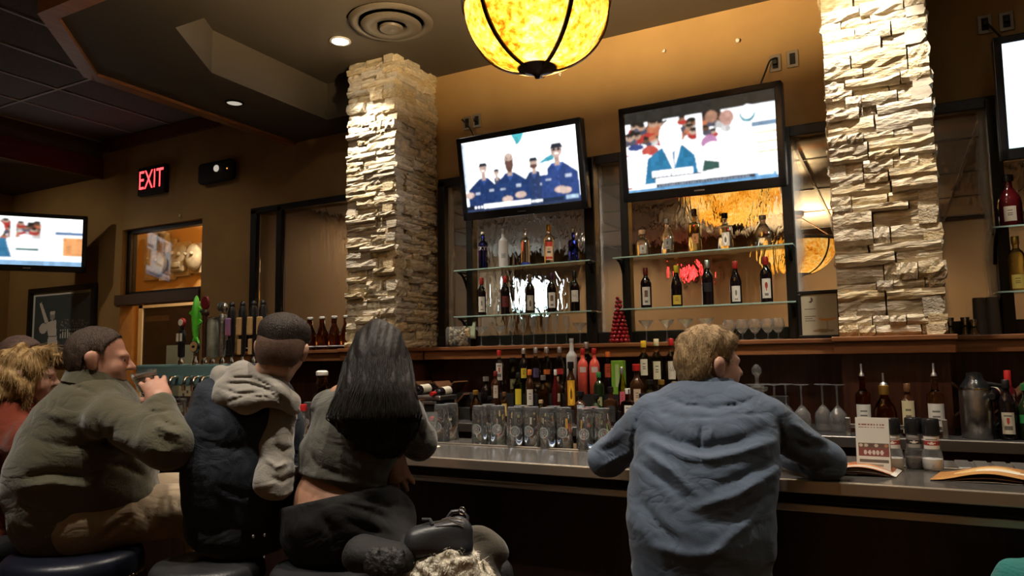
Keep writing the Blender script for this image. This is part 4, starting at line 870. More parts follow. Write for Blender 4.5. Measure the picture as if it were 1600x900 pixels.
# ------------------------------------------------------------------ back bar bottles
T1, T2, T3 = 1.0605, 1.1405, 1.2405; Y1, Y2, Y3 = 4.40, 4.53, 4.66
GB = 'bottles on the back bar tiers'
B3 = [(779, 'spirit', .315, .034, G_clear, 'red', (.30, .70, (.68, .66, .60), 'dots', 1.4), 'clear bottle with tall white label and red cap, first of the top tier'),
      (800, 'squat', .26, .040, G_olive, 'black', (.12, .4, (.16, .15, .08), 'arch', 1.0), 'olive liqueur bottle with round dark label'),
      (817, 'wine', .325, .034, G_black, 'silver', (.34, .56, (.72, .55, .05), 'text', 1.2), 'dark bottle with two yellow labels and silver cap'),
      (836, 'spirit', .33, .035, G_clear, 'silver', (.35, .55, (.10, .07, .16), 'text', 1.2), 'clear vodka bottle with dark violet label'),
      (853, 'spirit', .33, .035, G_clear, 'silver', (.42, .52, (.60, .16, .03), 'none', 1.4), 'clear vodka bottle with orange band'),
      (873, 'spirit', .33, .035, G_clear, 'silver', (.42, .54, (.45, .03, .03), 'none', 1.4), 'clear vodka bottle with red band'),
      (892, 'tall', .39, .038, G_frost, None, None, 'tall frosted grey bottle standing above its neighbours'),
      (915, 'spirit', .36, .036, G_clear, 'silver', None, 'plain clear bottle with silver cap behind the coral pair'),
      (909, 'spirit', .315, .036, G_pink, 'red', (.48, .60, (.75, .60, .56), 'none', 1.3), 'coral pink bottle with white band, nearer the brown liqueur'),
      (927, 'spirit', .315, .036, G_pink, 'red', (.48, .60, (.75, .60, .56), 'none', 1.3), 'coral pink bottle with white band, nearer the green carton'),
      (948, 'square', .29, .034, G_black, 'orange', (.40, .72, (.45, .07, .03), 'text', 1.3), 'black bottle with orange red shoulders'),
      (1004, 'tall', .36, .040, G_pale, 'yellow', (.36, .66, (.72, .68, .50), 'text', 1.2), 'pale bottle with bright yellow cap and cream label'),
      (1024, 'wine', .37, .038, G_clear, 'cream', (.28, .60, (.66, .64, .44), 'text', 1.3), 'clear wine bottle with cream capsule'),
      (1047, 'wine', .37, .038, G_clear, 'red', (.28, .60, (.66, .60, .48), 'scribble', 1.3), 'clear wine bottle with deep red capsule'),
      (1066, 'wine', .36, .038, G_olive, 'cream', (.2, .5, (.60, .55, .40), 'text', 1.3), 'straw coloured wine bottle next to the blond head')]
for px, k, h, r_, g, c, lb, nm in B3: bottle(px, Y3-(.02 if px in (909, 927) else 0)+(.02 if px == 915 else 0), T3, k, h*.98, r_, g, nm, c, .12, lb, group=GB)
B2 = [(758, 'squat', .22, .038, G_black, 'silver', None, 'short black bottle beside the wine lattice'),
      (773, 'spirit', .26, .033, G_brown, 'maroon', (.28, .62, (.60, .52, .42), 'text', 1.0), 'dark bottle with narrow cream label before the clear white labelled bottle'),
      (808, 'spirit', .25, .034, G_green, 'black', (.12, .55, (.70, .55, .04), 'none', 1.3), 'yellow green bottle with yellow label'),
      (826, 'wine', .27, .032, G_brown, 'orange', (.10, .50, (.66, .62, .55), 'text', 1.4), 'dark bottle with terracotta capsule and white label'),
      (847, 'jug', .23, .040, G_whisky, 'silver', None, 'round brown whisky bottle with silver top'),
      (868, 'spirit', .22, .036, G_brown, 'cork', (.25, .50, (.45, .40, .30), 'text', 1.2), 'dark rum bottle with pale lettering'),
      (866, 'long', .27, .022, G_red, 'white', None, 'slim red bottle with white cap'),
      (890, 'jug', .32, .046, G_brown, 'black', (.10, .62, (.70, .36, .03), 'arch', 1.1), 'brown coffee liqueur bottle with big yellow label'),
      (933, 'spirit', .25, .034, G_dkgreen, 'green', (.12, .36, (.30, .28, .14), 'arch', 1.2), 'dark green bottle with arched label'),
      (969, 'long', .28, .026, G_amber, 'silver', (.15, .45, (.60, .12, .16), 'text', 1.3), 'slim amber bottle with pink label before the green carton'),
      (992, 'squat', .30, .046, G_brown, 'red', (.18, .48, (.55, .42, .30), 'text', 1.0), 'dark liqueur bottle with red cap and cream label'),
      (1012, 'squat', .20, .036, G_olive, 'black', (.2, .45, (.12, .16, .06), 'text', 1.2), 'olive green squat bottle'),
      (1030, 'squat', .20, .036, G_pale, 'gold', (.15, .5, (.55, .52, .20), 'text', 1.2), 'pale gold squat bottle with yellow green label'),
      (1050, 'jug', .19, .040, G_amber, 'gold', None, 'amber squat bottle close to the blue shirt'),
      (1066, 'spirit', .21, .036, G_pale, 'cream', (.2, .6, (.62, .58, .42), 'text', 1.3), 'pale bottle half hidden by the blond head')]
for px, k, h, r_, g, c, lb, nm in B2: bottle(px, Y2-(.02 if px == 866 else 0), T2, k, h, r_, g, nm, c, .14, lb, group=GB)
B1 = [(742, 'jug', .21, .042, G_whisky, 'gold', None, 'round amber liqueur bottle next to the wine lattice'),
      (765, 'squat', .17, .036, G_black, 'black', None, 'small black bottle low before the cream label'),
      (786, 'spirit', .20, .030, G_amber, 'brown', (.2, .62, (.62, .42, .14), 'arch', 1.2), 'small amber bottle with gold arch label'),
      (843, 'jug', .15, .034, G_pale, 'cork', (.1, .5, (.45, .38, .14), 'text', 1.2), 'small gold bottle between the pint glasses'),
      (904, 'squat', .21, .044, G_brown, 'black', (.34, .60, (.36, .42, .48), 'arch', 1.1), 'whisky bottle with pale blue arched label'),
      (928, 'squat', .19, .038, G_dkgreen, 'black', (.2, .5, (.20, .16, .08), 'arch', 1.0), 'dark bottle with brown arch label above the pint glasses'),
      (951, 'square', .24, .040, G_brown, 'black', (.10, .52, (.03, .03, .03), 'text', 1.2), 'square whiskey bottle with black label'),
      (977, 'square', .23, .040, G_whisky, 'white', (.10, .56, (.68, .64, .54), 'dots', 1.1), 'square whiskey bottle with white label and red seal'),
      (1000, 'squat', .20, .038, G_red, 'black', None, 'dark red bottle low beside the blue shirt')]
for px, k, h, r_, g, c, lb, nm in B1: bottle(px, Y1, T1, k, h, r_, g, nm, c, .14, lb, group=GB, sq=4 if k == 'square' else None)
p = atY(967, 600, 4.66); t = thing('green_carton', 'tall lime green spirit carton among the bottles', 'carton', (p[0], 4.66, T3))
MB().rbox((-.042, -.03, 0), (.042, .03, .225), .003).obj('box', mat('lime_card', (.20, .42, .04), .5), t); MB().box((-.012, -.0315, .05), (.012, -.03, .2)).obj('stripe', mat('pale_lime', (.45, .60, .25), .5), t)
# X lattice wine racks
def rack(px, Y, z, n, s_, lab, blabs, cols):
    x0 = atY(px, 600, Y)[0]; t = thing('wine_lattice', lab, 'rack', (x0, Y, z)); M_lat = wood('lattice_wood', (.10, .045, .018), (.16, .07, .03), .5, 1)
    for i in range(n):
        for sg in (-1, 1):
            L_ = s_*1.0; c = (i*s_, 0, s_*.5); R = np.array(Matrix.Rotation(sg*pi/4, 3, 'Y'))
            MB().rbox((-L_*.72, -.10, -.006), (L_*.72, .10, .006), .002, R=R, at=c).obj('slat', M_lat, t)
            MB().rbox((-L_*.72, -.10, -.006), (L_*.72, .10, .006), .002, R=R, at=(i*s_-s_*.5, 0, s_*1.02)).obj('slat', M_lat, t)
    for i, (bx, bz, cap, lb) in enumerate(cols):
        q = thing('racked_wine_bottle', lb, 'bottle', (x0+bx, Y-.12, z+bz), rot=(-pi/2+.04, 0, random.uniform(-.12, .12)), group='wine bottles lying in the lattice')
        pr = [(a, zz-.30) for a, zz in prof('wine', .30, .036)]
        MB().lathe([(a, -zz) for a, zz in prof('wine', .30, .036)][::-1], 20).obj('glass_body', G_black, q, True); MB().lathe([(.015, -.302), (.0155, -.30), (.0155, -.25), (.013, -.248)], 14).obj('capsule', CAPS[cap], q, True)
        MB().lathe([(.0365, -.16), (.0365, -.06)], 20, ring=False).obj('label', M_cream, q, True)
    return t
rack(690, 4.62, T1+.004, 2, .17, 'wooden X lattice wine rack beside the liquor bottles', None,
     [(-.09, .115, 'red', 'racked bottle with red end low in the lattice by the dark hair'), (.0, .215, 'black', 'racked bottle with white band at the top of the lattice'), (.085, .115, 'orange', 'racked bottle with orange end in the middle of the lattice'), (.17, .20, 'red', 'racked bottle with red end at the top beside the liquor bottles'), (.17, .03, 'red', 'racked bottle with red end at the foot of the lattice')])
rack(1545, 4.66, T1+.004, 2, .17, 'wooden X lattice wine rack behind the steel carafe', None,
     [(.0, .22, 'black', 'racked bottle above the steel carafe'), (.17, .20, 'white', 'racked bottle with pale end behind the steel carafe')])
# register lid behind the dark haired head
p = atY(672, 616, 4.30); t = thing('ticket_printer', 'low black ticket printer with a silver lid behind the long dark hair', 'printer', (p[0], 4.34, T1))
MB().rbox((-.19, -.10, 0), (.12, .10, .145), .01).obj('body', M_dark, t); MB().rbox((-.20, -.115, .145), (.135, .11, .178), .008).obj('lid', M_steel, t); MB().rbox((-.19, -.118, .118), (.10, -.10, .140), .004).obj('front_rail', M_steel, t)
# bottles, glasses and carafe beyond the grinders
Yr = 4.335
bottle(1341, Yr, T1, 'tall', .31, .038, G_whisky, 'amber whisky bottle with white label and pour spout, nearest the upturned wine glasses', None, .1, (.12, .52, (.70, .68, .62), 'text', 2.2), pour=True, group='whisky bottles with pour spouts')
bottle(1374, Yr, T1, 'jug', .26, .056, G_whisky, 'round shouldered whisky bottle with gold band and pour spout', 'gold', .18, (.08, .30, (.50, .42, .24), 'text', 1.4), pour=True, group='whisky bottles with pour spouts')
bottle(1410, Yr, T1, 'spirit', .27, .036, G_brown, 'dark whisky bottle with long cream label', 'brown', .16, (.06, .68, (.66, .58, .36), 'text', 1.8), pour=False, group='whisky bottles with pour spouts')
bottle(1453, Yr, T1, 'tall', .31, .040, G_pale, 'pale whisky bottle with big white label and pour spout', None, .1, (.10, .55, (.70, .68, .62), 'text', 2.2), pour=True, group='whisky bottles with pour spouts')
p0 = atY(1325, 660, 4.27)[0]; p1 = atY(1476, 660, 4.27)[0]
t = thing('bottle_tray', 'steel rail tray holding the four whisky bottles', 'tray', (p0, 4.27, T1))
for x in (0, (p1-p0)*.42, p1-p0): MB().rbox((x-.012, -.015, 0), (x+.012, .012, .095), .003).obj('post', M_steel, t)
MB().rbox((0, -.012, .040), (p1-p0, -.004, .062), .002).obj('rail', M_steel, t)
for i, px in enumerate([1176, 1194, 1211, 1229, 1253, 1286, 1309]):
    o = stemglass('wine', atY(px, 640, 4.40+.06*(i % 2))[0], 4.40+.06*(i % 2), T1+.2625, 'upturned wine glass on the back bar, %s from the whisky bottles' % ['seventh', 'sixth', 'fifth', 'fourth', 'third', 'second', 'nearest'][i], 'upturned wine glasses', True); o.scale = (1.2, 1.2, 1.3)
t = thing('tiered_candle_stand', 'small clear tiered glass stand behind the blue shirt shoulder', 'stand', (atY(1183, 600, 4.6)[0], 4.6, T1))
MB().lathe([(1e-6, 0), (.05, 0), (.05, .006), (.012, .012), (.010, .20), (.062, .215), (.064, .235), (.03, .24), (.012, .26), (.012, .30), (.03, .32), (.028, .35), (.012, .37), (1e-6, .375)], 24).obj('glass', M_thin, t, True)
t = thing('steel_carafe', 'brushed steel coffee carafe with black lid on the back bar', 'carafe', (atY(1527, 650, 4.36)[0], 4.36, T1))
MB().lathe([(1e-6, 0), (.070, 0), (.074, .006), (.074, .235), (.070, .245), (1e-6, .245)], 32).obj('body', M_steel, t, True); MB().lathe([(.071, .243), (.066, .258), (.050, .285), (.040, .295), (.036, .325), (1e-6, .33)], 28).obj('lid', M_plastic, t, True)
MB().tube([(.05, -.01, .27), (.115, -.01, .26), (.125, -.01, .20), (.12, -.01, .10), (.072, -.01, .06)], .012, 10).obj('handle', M_plastic, t, True); MB().lathe([(.071, .240), (.0755, .242), (.0755, .250), (.071, .252)], 32, ring=True).obj('collar', M_chrome, t, True)
bottle(1563, 4.33, T1, 'wine', .29, .038, G_black, 'open wine bottle with cream label beside the steel carafe', 'black', .14, (.10, .46, (.66, .60, .46), 'dots', 1.5), name='bottle')
bottle(1567, 4.50, T1+.002, 'spirit', .33, .034, G_red, 'red necked bottle behind the steel carafe', 'red', .3)
bottle(1594, 4.36, T1, 'jug', .27, .05, G_dkgreen, 'green bottle at the picture edge beside the cream labelled wine', 'green', .12, (.3, .45, (.03, .22, .06), 'none', 1.5))
# ------------------------------------------------------------------ things on the counter
ZT = 1.0705
pint_me = {}
M_pint = mat('pint_glass', (.98, .99, .99), .0, trans=.967, ior=1.47); M_base = mat('thick_glass_base', (.86, .92, .96), .06, trans=.75, ior=1.5); M_frostprint = mat('frosted_print', (.50, .52, .52), .5, alpha=.38)  # pale diffuse share in the glass and base stands in for highlights
def pint(px, Y, label):
    x = atY(px, 690, Y)[0]; t = thing('pint_glass', label, 'glass', (x, Y, ZT+(.006 if Y < 3.117 and Y > 3.05 else 0)), group='upturned pint glasses on the counter')
    if not pint_me:
        o = MB().lathe([(.0415, 0), (.0425, .002), (.0375, .182), (.035, .188), (1e-6, .188), (1e-6, .168), (.032, .168), (.034, .160), (.0395, .003)], 26, ring=True).obj('glass', M_pint, t, True, angle=40); o.data.polygons[0].index
        pint_me['g'] = o.data
        ob = MB().lathe([(1e-6, .166), (.034, .166), (.0368, .172), (.0366, .184), (.034, .1885), (1e-6, .1885)], 26).obj('thick_base', M_base, t, True, angle=40); pint_me['b'] = ob.data
        def fn(u, v): a = -pi/2+.42+u*.030/.041; return (.0415*cos(a), .0415*sin(a), .078+v*.052)
        def ringp(rs, z0, a0):
            b = MB(); n = 18
            for r0, r1 in rs:
                v = []
                for q in range(n):
                    th = 2*pi*q/n
                    for r_ in (r0, r1):
                        a = a0+r_*cos(th)/.041; z = z0+r_*sin(th); R_ = .0428-.005*z/.182; v.append((R_*cos(a), R_*sin(a), z))
                b.add(v, [(2*q, 2*((q+1) % n), 2*((q+1) % n)+1, 2*q+1) for q in range(n)])
            return b
        o2 = ringp([(.019, .026), (.010, .015), (.0, .006)], .075, -pi/2+.15).obj('emblem', M_frostprint, t); pint_me['e'] = o2.data
        o3 = ringp([(.019, .026), (.010, .015), (.0, .006)], .075, -pi/2-1.35).obj('emblem', M_frostprint, t); pint_me['e2'] = o3.data
    else:
        for k, nm in (('g', 'glass'), ('b', 'thick_base'), ('e', 'emblem'), ('e2', 'emblem')):
            o = bpy.data.objects.new(nm, pint_me[k]); COL.objects.link(o); o.parent = t
    t.rotation_euler = (0, 0, random.uniform(-.35, .35)); return t
for px, Y, nm in [(690, 3.20, 'front glass beside the beer'), (705, 3.29, 'rear glass beside the beer'), (750, 3.17, 'front glass of the second cluster'), (764, 3.27, 'middle glass of the second cluster'), (778, 3.20, 'outer glass of the second cluster'), (805, 3.135, 'front glass of the middle cluster'), (815, 3.235, 'rear glass of the middle cluster'), (831, 3.17, 'outer glass of the middle cluster'), (856, 3.135, 'front glass of the fourth cluster'), (866, 3.235, 'rear glass of the fourth cluster'), (882, 3.17, 'outer glass of the fourth cluster'), (915, 3.135, 'front glass nearest the blue sleeve'), (926, 3.235, 'rear glass behind the blue sleeve cluster'), (942, 3.17, 'glass touching the blue sleeve in view'), (652, 3.22, 'glass half hidden by the long dark hair'), (484, 3.17, 'glass between the hooded man and the dark hair'), (281, 3.22, 'glass behind the olive jacket elbow')]:
    pint(px, Y, 'upturned clear pint glass with round emblem, '+nm)
x = atY(672, 690, 2.98)[0]; t = thing('beer_pint', 'nearly empty pint of amber beer beside the olive sleeve', 'glass', (x, 2.98, ZT))
MB().lathe([(1e-6, 0), (.028, 0), (.030, .002), (.040, .165), (.0385, .165), (.029, .012), (1e-6, .010)], 24).obj('glass', M_thin, t, True, angle=50); MB().lathe([(1e-6, .0105), (.0275, .0125), (.0300, .052), (1e-6, .052)], 22).obj('beer', mat('amber_beer', (.75, .28, .04), .1, trans=.5, ior=1.33), t, True); MB().lathe([(1e-6, .0521), (.0300, .0521), (.0303, .058), (1e-6, .058)], 22).obj('foam', M_cream, t, True)
MB().lathe([(1e-6, -.0005), (.05, -.0005), (.05, .0), (1e-6, .0)], 24).obj('coaster', M_cream, t)
x = atY(467, 690, 3.02)[0]; t = thing('shaker_jar', 'clear shaker jar with a red lid beside the hooded man', 'jar', (x, 3.02, ZT))
MB().lathe([(1e-6, 0), (.036, 0), (.040, .006), (.036, .15), (.034, .15), (.037, .01), (1e-6, .008)], 22).obj('glass', M_thin, t, True); MB().lathe([(.040, .150), (.041, .152), (.040, .185), (1e-6, .187)], 22).obj('lid', CAPS['red'], t, True)
x = atY(466, 700, 2.86)[0]; t = thing('garnish_plate', 'small white plate with a lemon wedge before the hooded man', 'plate', (x, 2.86, ZT))
MB().lathe([(1e-6, .004), (.05, .004), (.075, .014), (.077, .014), (.052, .0), (1e-6, .0)], 28).obj('plate', M_white, t, True); MB().ball((.01, -.01, .016), .026, 14, 8, (1, .55, .45)).obj('lemon_wedge', mat('lemon', (.80, .58, .06), .4), t, True)
x = atY(503, 600, 3.24)[0]; growler(x, 3.24, ZT, 'lone amber growler standing on the counter between the hooded man and dark hair', 1.25)
# table tent
p = atZ(1367, 738, 1.07); t = thing('table_tent', 'white folded promotional table tent beside the pepper grinders', 'card', (p[0], p[1], ZT), rz=-.05)
r = Ras(44, 72, (.60, .57, .50))
for q in range(2):
    for w_ in range(9): r.rect(.1+w_*.088, .86-q*.045, .1+w_*.088+random.uniform(.05, .08), .885-q*.045, (.25, .10, .07))
r.rect(.06, .30, .98, .46, (.20, .06, .05)); r.rect(.06, .46, .98, .54, (.12, .08, .06))
for q in range(6): r.ell(.15+q*.15, .50, .06, .03, random.choice([(.4, .18, .08), (.5, .4, .3), (.12, .06, .04)]))
for q in range(5): r.ell(.28+q*.12, .375, .05, .04, (.60, .50, .45))
r.rect(.08, .20, .96, .25, (.12, .10, .08)); r.rect(.2, .12, .8, .16, (.3, .25, .2))
R1 = np.array(Matrix.Rotation(-.16, 3, 'X'))
r.mb(.108, .195, lambda x, z: R1@np.array((x, 0, z+.0975))+np.array((0, -.034, 0))).obj('front_card', M_print, t)
MB().box((-.054, 0.0006, 0), (.054, .0016, .195), R=R1, at=(0, -.034, 0)).obj('front_backing', M_cream, t); MB().box((-.054, -.0008, 0), (.054, .0008, .195), R=np.array(Matrix.Rotation(.16, 3, 'X')), at=(0, .034, 0)).obj('back_card', M_cream, t)
def grinder(px, py, fill, lab, red):
    p = atZ(px, py, 1.07); t = thing('spice_grinder', lab, 'grinder', (p[0], p[1]+.03, ZT), group='spice grinders'); fa = atan2(p[1], p[0])+pi
    MB().lathe([(1e-6, 0), (.030, 0), (.034, .006), (.035, .045), (.030, .070), (.025, .080), (.025, .125), (1e-6, .125)], 24).obj('glass_body', M_thin, t, True); MB().lathe([(1e-6, .005), (.029, .006), (.032, .010), (.033, .042), (1e-6, .046)], 22).obj('contents', fill, t, True)
    MB().lathe([(.0255, .125), (.029, .128), (.029, .15), (.0275, .182), (.025, .185), (1e-6, .185)], 24).obj('cap', M_plastic, t, True)
    r = Ras(20, 14, (.62, .60, .56) if red else (.30, .28, .26)); r.rect(0, .30, 1, .62, (.28, .035, .03) if red else (.04, .035, .03)); r.ell(.5, .46, .2, .08, (.7, .62, .55)); r.rect(.2, .75, .8, .82, (.1, .08, .07))
    r.mb(1, 1, lambda u, v: (.0258*cos(fa+u*2.6), .0258*sin(fa+u*2.6), .100+v*.045)).obj('label', M_print, t)
grinder(1397, 735, mat('white_salt', (.75, .73, .70), .8), 'salt grinder with white crystals next to the table tent', True); grinder(1431, 734, mat('peppercorn', (.05, .035, .028), .7, col2=(.12, .09, .07), nscale=120), 'pepper grinder with dark peppercorns between the two salt grinders', False); grinder(1459, 737, MATS['white_salt'], 'salt grinder with white crystals nearest the open menu', True)
def menu(c0, c1, wdir, arch, ras, lab, extra):
    c0 = np.array(c0); c1 = np.array(c1); ax = c1-c0; t = thing('folded_menu', lab, 'menu', tuple(c0)); wd = np.array(wdir)
    n = 16
    def fn(u, v, lift=0.0): s_ = u+.5; return ax*s_+wd*(v+.5)+np.array((0, 0, arch(s_)+lift))
    ras.mb(1, 1, fn).obj('cover', M_print, t)
    for q, (sc, dz) in enumerate(extra):
        b = MB(); v = []
        for i in range(n+1):
            s_ = i/n
            for w_ in (0, 1): v.append(ax*s_*sc+wd*w_+np.array((0, 0, max(.001, arch(s_)*dz-.003))))
        b.add(v, [(2*i, 2*i+2, 2*i+3, 2*i+1) for i in range(n)]).obj('page', M_cream if q % 2 else mat('menu_brown', (.22, .09, .03), .4), t)
r = Ras(40, 20, (.42, .14, .05)); r.rect(.0, .1, 1, .35, (.55, .50, .42)); r.poly([(.1, .5), (.6, .9), (.9, .5), (.5, .4)], (.65, .30, .10)); r.rect(.93, 0, 1, 1, (.7, .66, .58)); r.ell(.4, .7, .2, .2, (.30, .08, .03))
menu((-.24, 2.80, ZT), (-.03, 2.84, ZT), (.02, .16, 0), lambda s_: .002+.030*sin(pi*min(1, s_*.9+.1))**1.0, r, 'folded menu with orange food pictures beside the blue sleeve', [(1.0, .8), (1.0, .6), (1.0, .4)])
r = Ras(44, 24, (.36, .16, .04)); r.ell(.25, .6, .16, .25, (.60, .40, .16)); r.ell(.32, .5, .12, .14, (.70, .64, .52)); r.rect(.45, 0, 1, 1, (.10, .06, .04)); r.rect(.5, .2, .9, .3, (.35, .3, .22)); r.poly([(.0, .0), (.45, .0), (.4, .3), (.05, .35)], (.45, .22, .06))
menu((.07, 2.82, ZT), (.66, 2.84, ZT), (.04, .20, 0), lambda s_: .003+.022*sin(pi*min(1, s_*1.9))**2*(s_ < .53)+.010*sin(pi*s_)**2, r, 'open curled menu with a tan food picture at the counter end', [(1.0, .6), (1.0, .2)])
# tap tower with handles
TX0, TX1, TY = atY(228, 570, 3.02)[0], atY(432, 570, 3.02)[0], 3.02
t = thing('beer_tap_tower', 'long steel beer tap beam on posts with a row of tap handles', 'beer tap', (TX0, TY, ZT)); LT = TX1-TX0
M_tap = mat('tap_beam_teal_lit', (.20, .36, .36), .32, metal=.45)  # teal light on the beam painted into its base colour
MB().rbox((0, -.07, .285), (LT, .07, .415), .012).obj('beam', M_tap, t)
for x in (.12, LT-.12): MB().lathe([(.07, 0), (.07, .012), (.04, .02), (.04, .286)], 24, at=(x, 0, 0)).obj('post', M_steel, t, True)
def hx(px): return atY(px, 560, TY-.05)[0]-TX0
M_hblk = mat('handle_black', (.012, .011, .011), .3); M_hbrn = mat('handle_brown', (.045, .014, .007), .35); M_fish = mat('bright_green_paint', (.10, .55, .04), .35); M_tan = mat('handle_tan', (.42, .26, .11), .45); M_pew = mat('pewter', (.38, .37, .34), .25, metal=.9, bump=.4, bscale=60); M_vio = mat('violet_label', (.20, .13, .30), .45, col2=(.32, .10, .12), nscale=40); M_can = mat('grey_green_can', (.25, .27, .20), .35, metal=.5, col2=(.40, .42, .34), nscale=20)
zb_ = .415
for i, px in enumerate([283, 305, 319, 332, 347, 361, 378, 395, 410]):
    x = hx(px); MB().lathe([(.016, zb_), (.016, zb_+.02), (.009, zb_+.03), (.009, zb_+.05)], 14, at=(x, -.05, 0)).obj('tap_collar', M_chrome, t, True); MB().tube([(x, -.07, .34), (x, -.115, .335), (x, -.125, .29), (x, -.125, .26)], .011, 10).obj('faucet', M_chrome, t, True)
    y = -.05; z = zb_+.04
    if i == 0:
        h = MB().rbox((x-.022, y-.015, z), (x+.022, y+.015, z+.17), .012).rbox((x-.030, y-.018, z+.09), (x+.030, y+.016, z+.155), .012).tube([(x, y, z+.16), (x, y, z+.20)], .012).obj('tap_handle', M_hblk, t, True)
        MB().lathe([(1e-6, -.01), (.026, -.008), (.028, 0), (.026, .008), (1e-6, .01)], 22, R=np.array(Matrix.Rotation(pi/2, 3, 'X')), at=(x, y, z+.215)).obj('oval_badge', CAPS['red'], h, True); MB().lathe([(1e-6, 0), (.020, 0), (.020, .004), (1e-6, .004)], 20, R=np.array(Matrix.Rotation(pi/2, 3, 'X')), at=(x, y-.0095, z+.215)).obj('badge_face', M_cream, h, True)
        MB().box((x-.026, y-.0195, z+.10), (x-.004, y-.018, z+.148)).box((x+.006, y-.0195, z+.10), (x+.026, y-.018, z+.148)).obj('label', M_cream, h)
    elif i == 1:
        pts = [(x, y, z+.11), (x-.004, y, z+.16), (x+.002, y, z+.24), (x, y, z+.30), (x-.002, y, z+.355), (x-.002, y, z+.375)]
        h = MB().tube(pts, [.012, .020, .029, .026, .014, .003], 14).prism([(-.03, 0), (.03, .0), (.004, .055), (-.006, .055)], -.006, .006, R=np.array([[1, 0, 0], [0, 0, 1], [0, 1, 0]]), at=(x, y, z+.085)).prism([(0, 0), (.045, .02), (.0, .05)], -.005, .005, R=np.array([[1, 0, 0], [0, 0, 1], [0, 1, 0]]), at=(x+.015, y, z+.19)).prism([(0, .0), (-.045, .03), (0, .06)], -.005, .005, R=np.array([[1, 0, 0], [0, 0, 1], [0, 1, 0]]), at=(x-.018, y, z+.24)).prism([(0, 0), (.03, .02), (.0, .04)], -.005, .005, R=np.array([[1, 0, 0], [0, 0, 1], [0, 1, 0]]), at=(x+.018, y, z+.27)).obj('fish_handle', M_fish, t, True, angle=30)
        MB().lathe([(1e-6, -.008), (.036, -.008), (.036, .008), (1e-6, .008)], 26, R=np.array(Matrix.Rotation(pi/2, 3, 'X')), at=(x, y-.004, z+.065)).obj('oval_badge', M_hblk, h); MB().lathe([(1e-6, 0), (.031, 0), (.031, .003), (1e-6, .003)], 26, R=np.array(Matrix.Rotation(pi/2, 3, 'X')), at=(x, y-.0125, z+.065)).obj('badge_face', M_tan, h); MB().ball((x, y-.017, z+.065), .014, 10, 6, (1, .15, .6)).obj('badge_mark', M_hblk, h)
    elif i == 2:
        h = MB().tube([(x, y, z), (x, y, z+.27)], [.012, .016], 12).rbox((x-.022, y-.014, z+.25), (x+.022, y+.014, z+.275), .004).obj('tap_handle', M_hbrn, t, True); MB().lathe([(1e-6, -.010), (.030, -.008), (.034, 0), (.030, .008), (1e-6, .010)], 24, R=np.array(Matrix.Rotation(pi/2, 3, 'X'))@np.diag([1, 1.3, 1]), at=(x, y, z+.325)).obj('oval_badge', CAPS['maroon'], h, True); MB().rbox((x-.024, y-.018, z+.262), (x+.024, y-.008, z+.285), .004).obj('label', M_pew, h)
    elif i == 3:
        h = MB().lathe([(1e-6, z), (.028, z), (.034, z+.012), (.034, z+.20), (.026, z+.225), (.029, z+.232), (1e-6, z+.233)], 24, at=(x, y, 0)).obj('can_handle', M_can, t, True); MB().lathe([(.027, z+.226), (.029, z+.235), (.024, z+.238), (1e-6, z+.234)], 22, at=(x, y, 0)).obj('can_lid', M_chrome, h, True)
    elif i == 4:
        MB().tube([(x, y, z), (x, y, z+.06), (x, y, z+.15), (x, y, z+.22), (x, y, z+.25)], [.018, .026, .022, .028, .02], 12).ball((x-.016, y, z+.295), .030, 14, 8, (1, .6, 1)).ball((x+.016, y-.01, z+.29), .030, 14, 8, (1, .6, 1)).obj('tap_handle', M_pew, t, True)
    else:
        h = MB().tube([(x, y, z), (x, y, z+.02), (x, y, z+.10), (x, y, z+.26), (x, y, z+.295)], [.012, .018, .021, .024, .014], 14).ball((x, y, z+.30), .017, 12, 8, (1, 1, 1.2)).obj('tap_handle', M_hblk, t, True)
        MB().rbox((x-.021, y-.034, z+.12), (x+.021, y-.018, z+.225), .008).obj('label', M_vio if i == 5 else M_tan, h); MB().rbox((x-.014, y-.027, z+.01), (x+.014, y-.017, z+.10), .004).obj('lower_panel', M_hblk if i == 5 else M_tan, h)
t = thing('wire_easel', 'small folded wire stand under the tap beam', 'stand', tuple(atY(305, 620, 3.1)*np.array((1, 1, 0))+np.array((0, 0, ZT))))
MB().tube([(-.10, 0, 0), (-.02, 0, .25), (.02, 0, .25), (.12, .05, 0)], .006, 8).tube([(-.06, 0, .12), (.06, .02, .12)], .005, 8).obj('wires', M_cream, t)
MB().box((-.05, .012, .06), (.05, .016, .19)).obj('card', mat('navy_card', (.02, .04, .14), .4), t)
# neon sign in the dining room, a red glow through the rippled glass
p = atY(1075, 426, 10.4); t = thing('neon_sign', 'small red neon sign glowing through the rippled glass', 'sign', (p[0], 10.44, p[2]), rz=pi)
MB().rbox((-.14, -.025, -.11), (.14, 0.02, .11), .01).obj('backing', M_dark, t); MB().tube([(.11*cos(a), .035, .08*sin(a)) for a in np.linspace(0, 6.28, 24)], .014, 8).tube([(-.07, .035, -.03), (-.03, .035, .04), (.01, .035, -.03), (.06, .035, .04)], .014, 8).obj('tubes', mat('neon_red', (1, .1, .1), .4, emit=(1, .03, .03), estr=8), t)
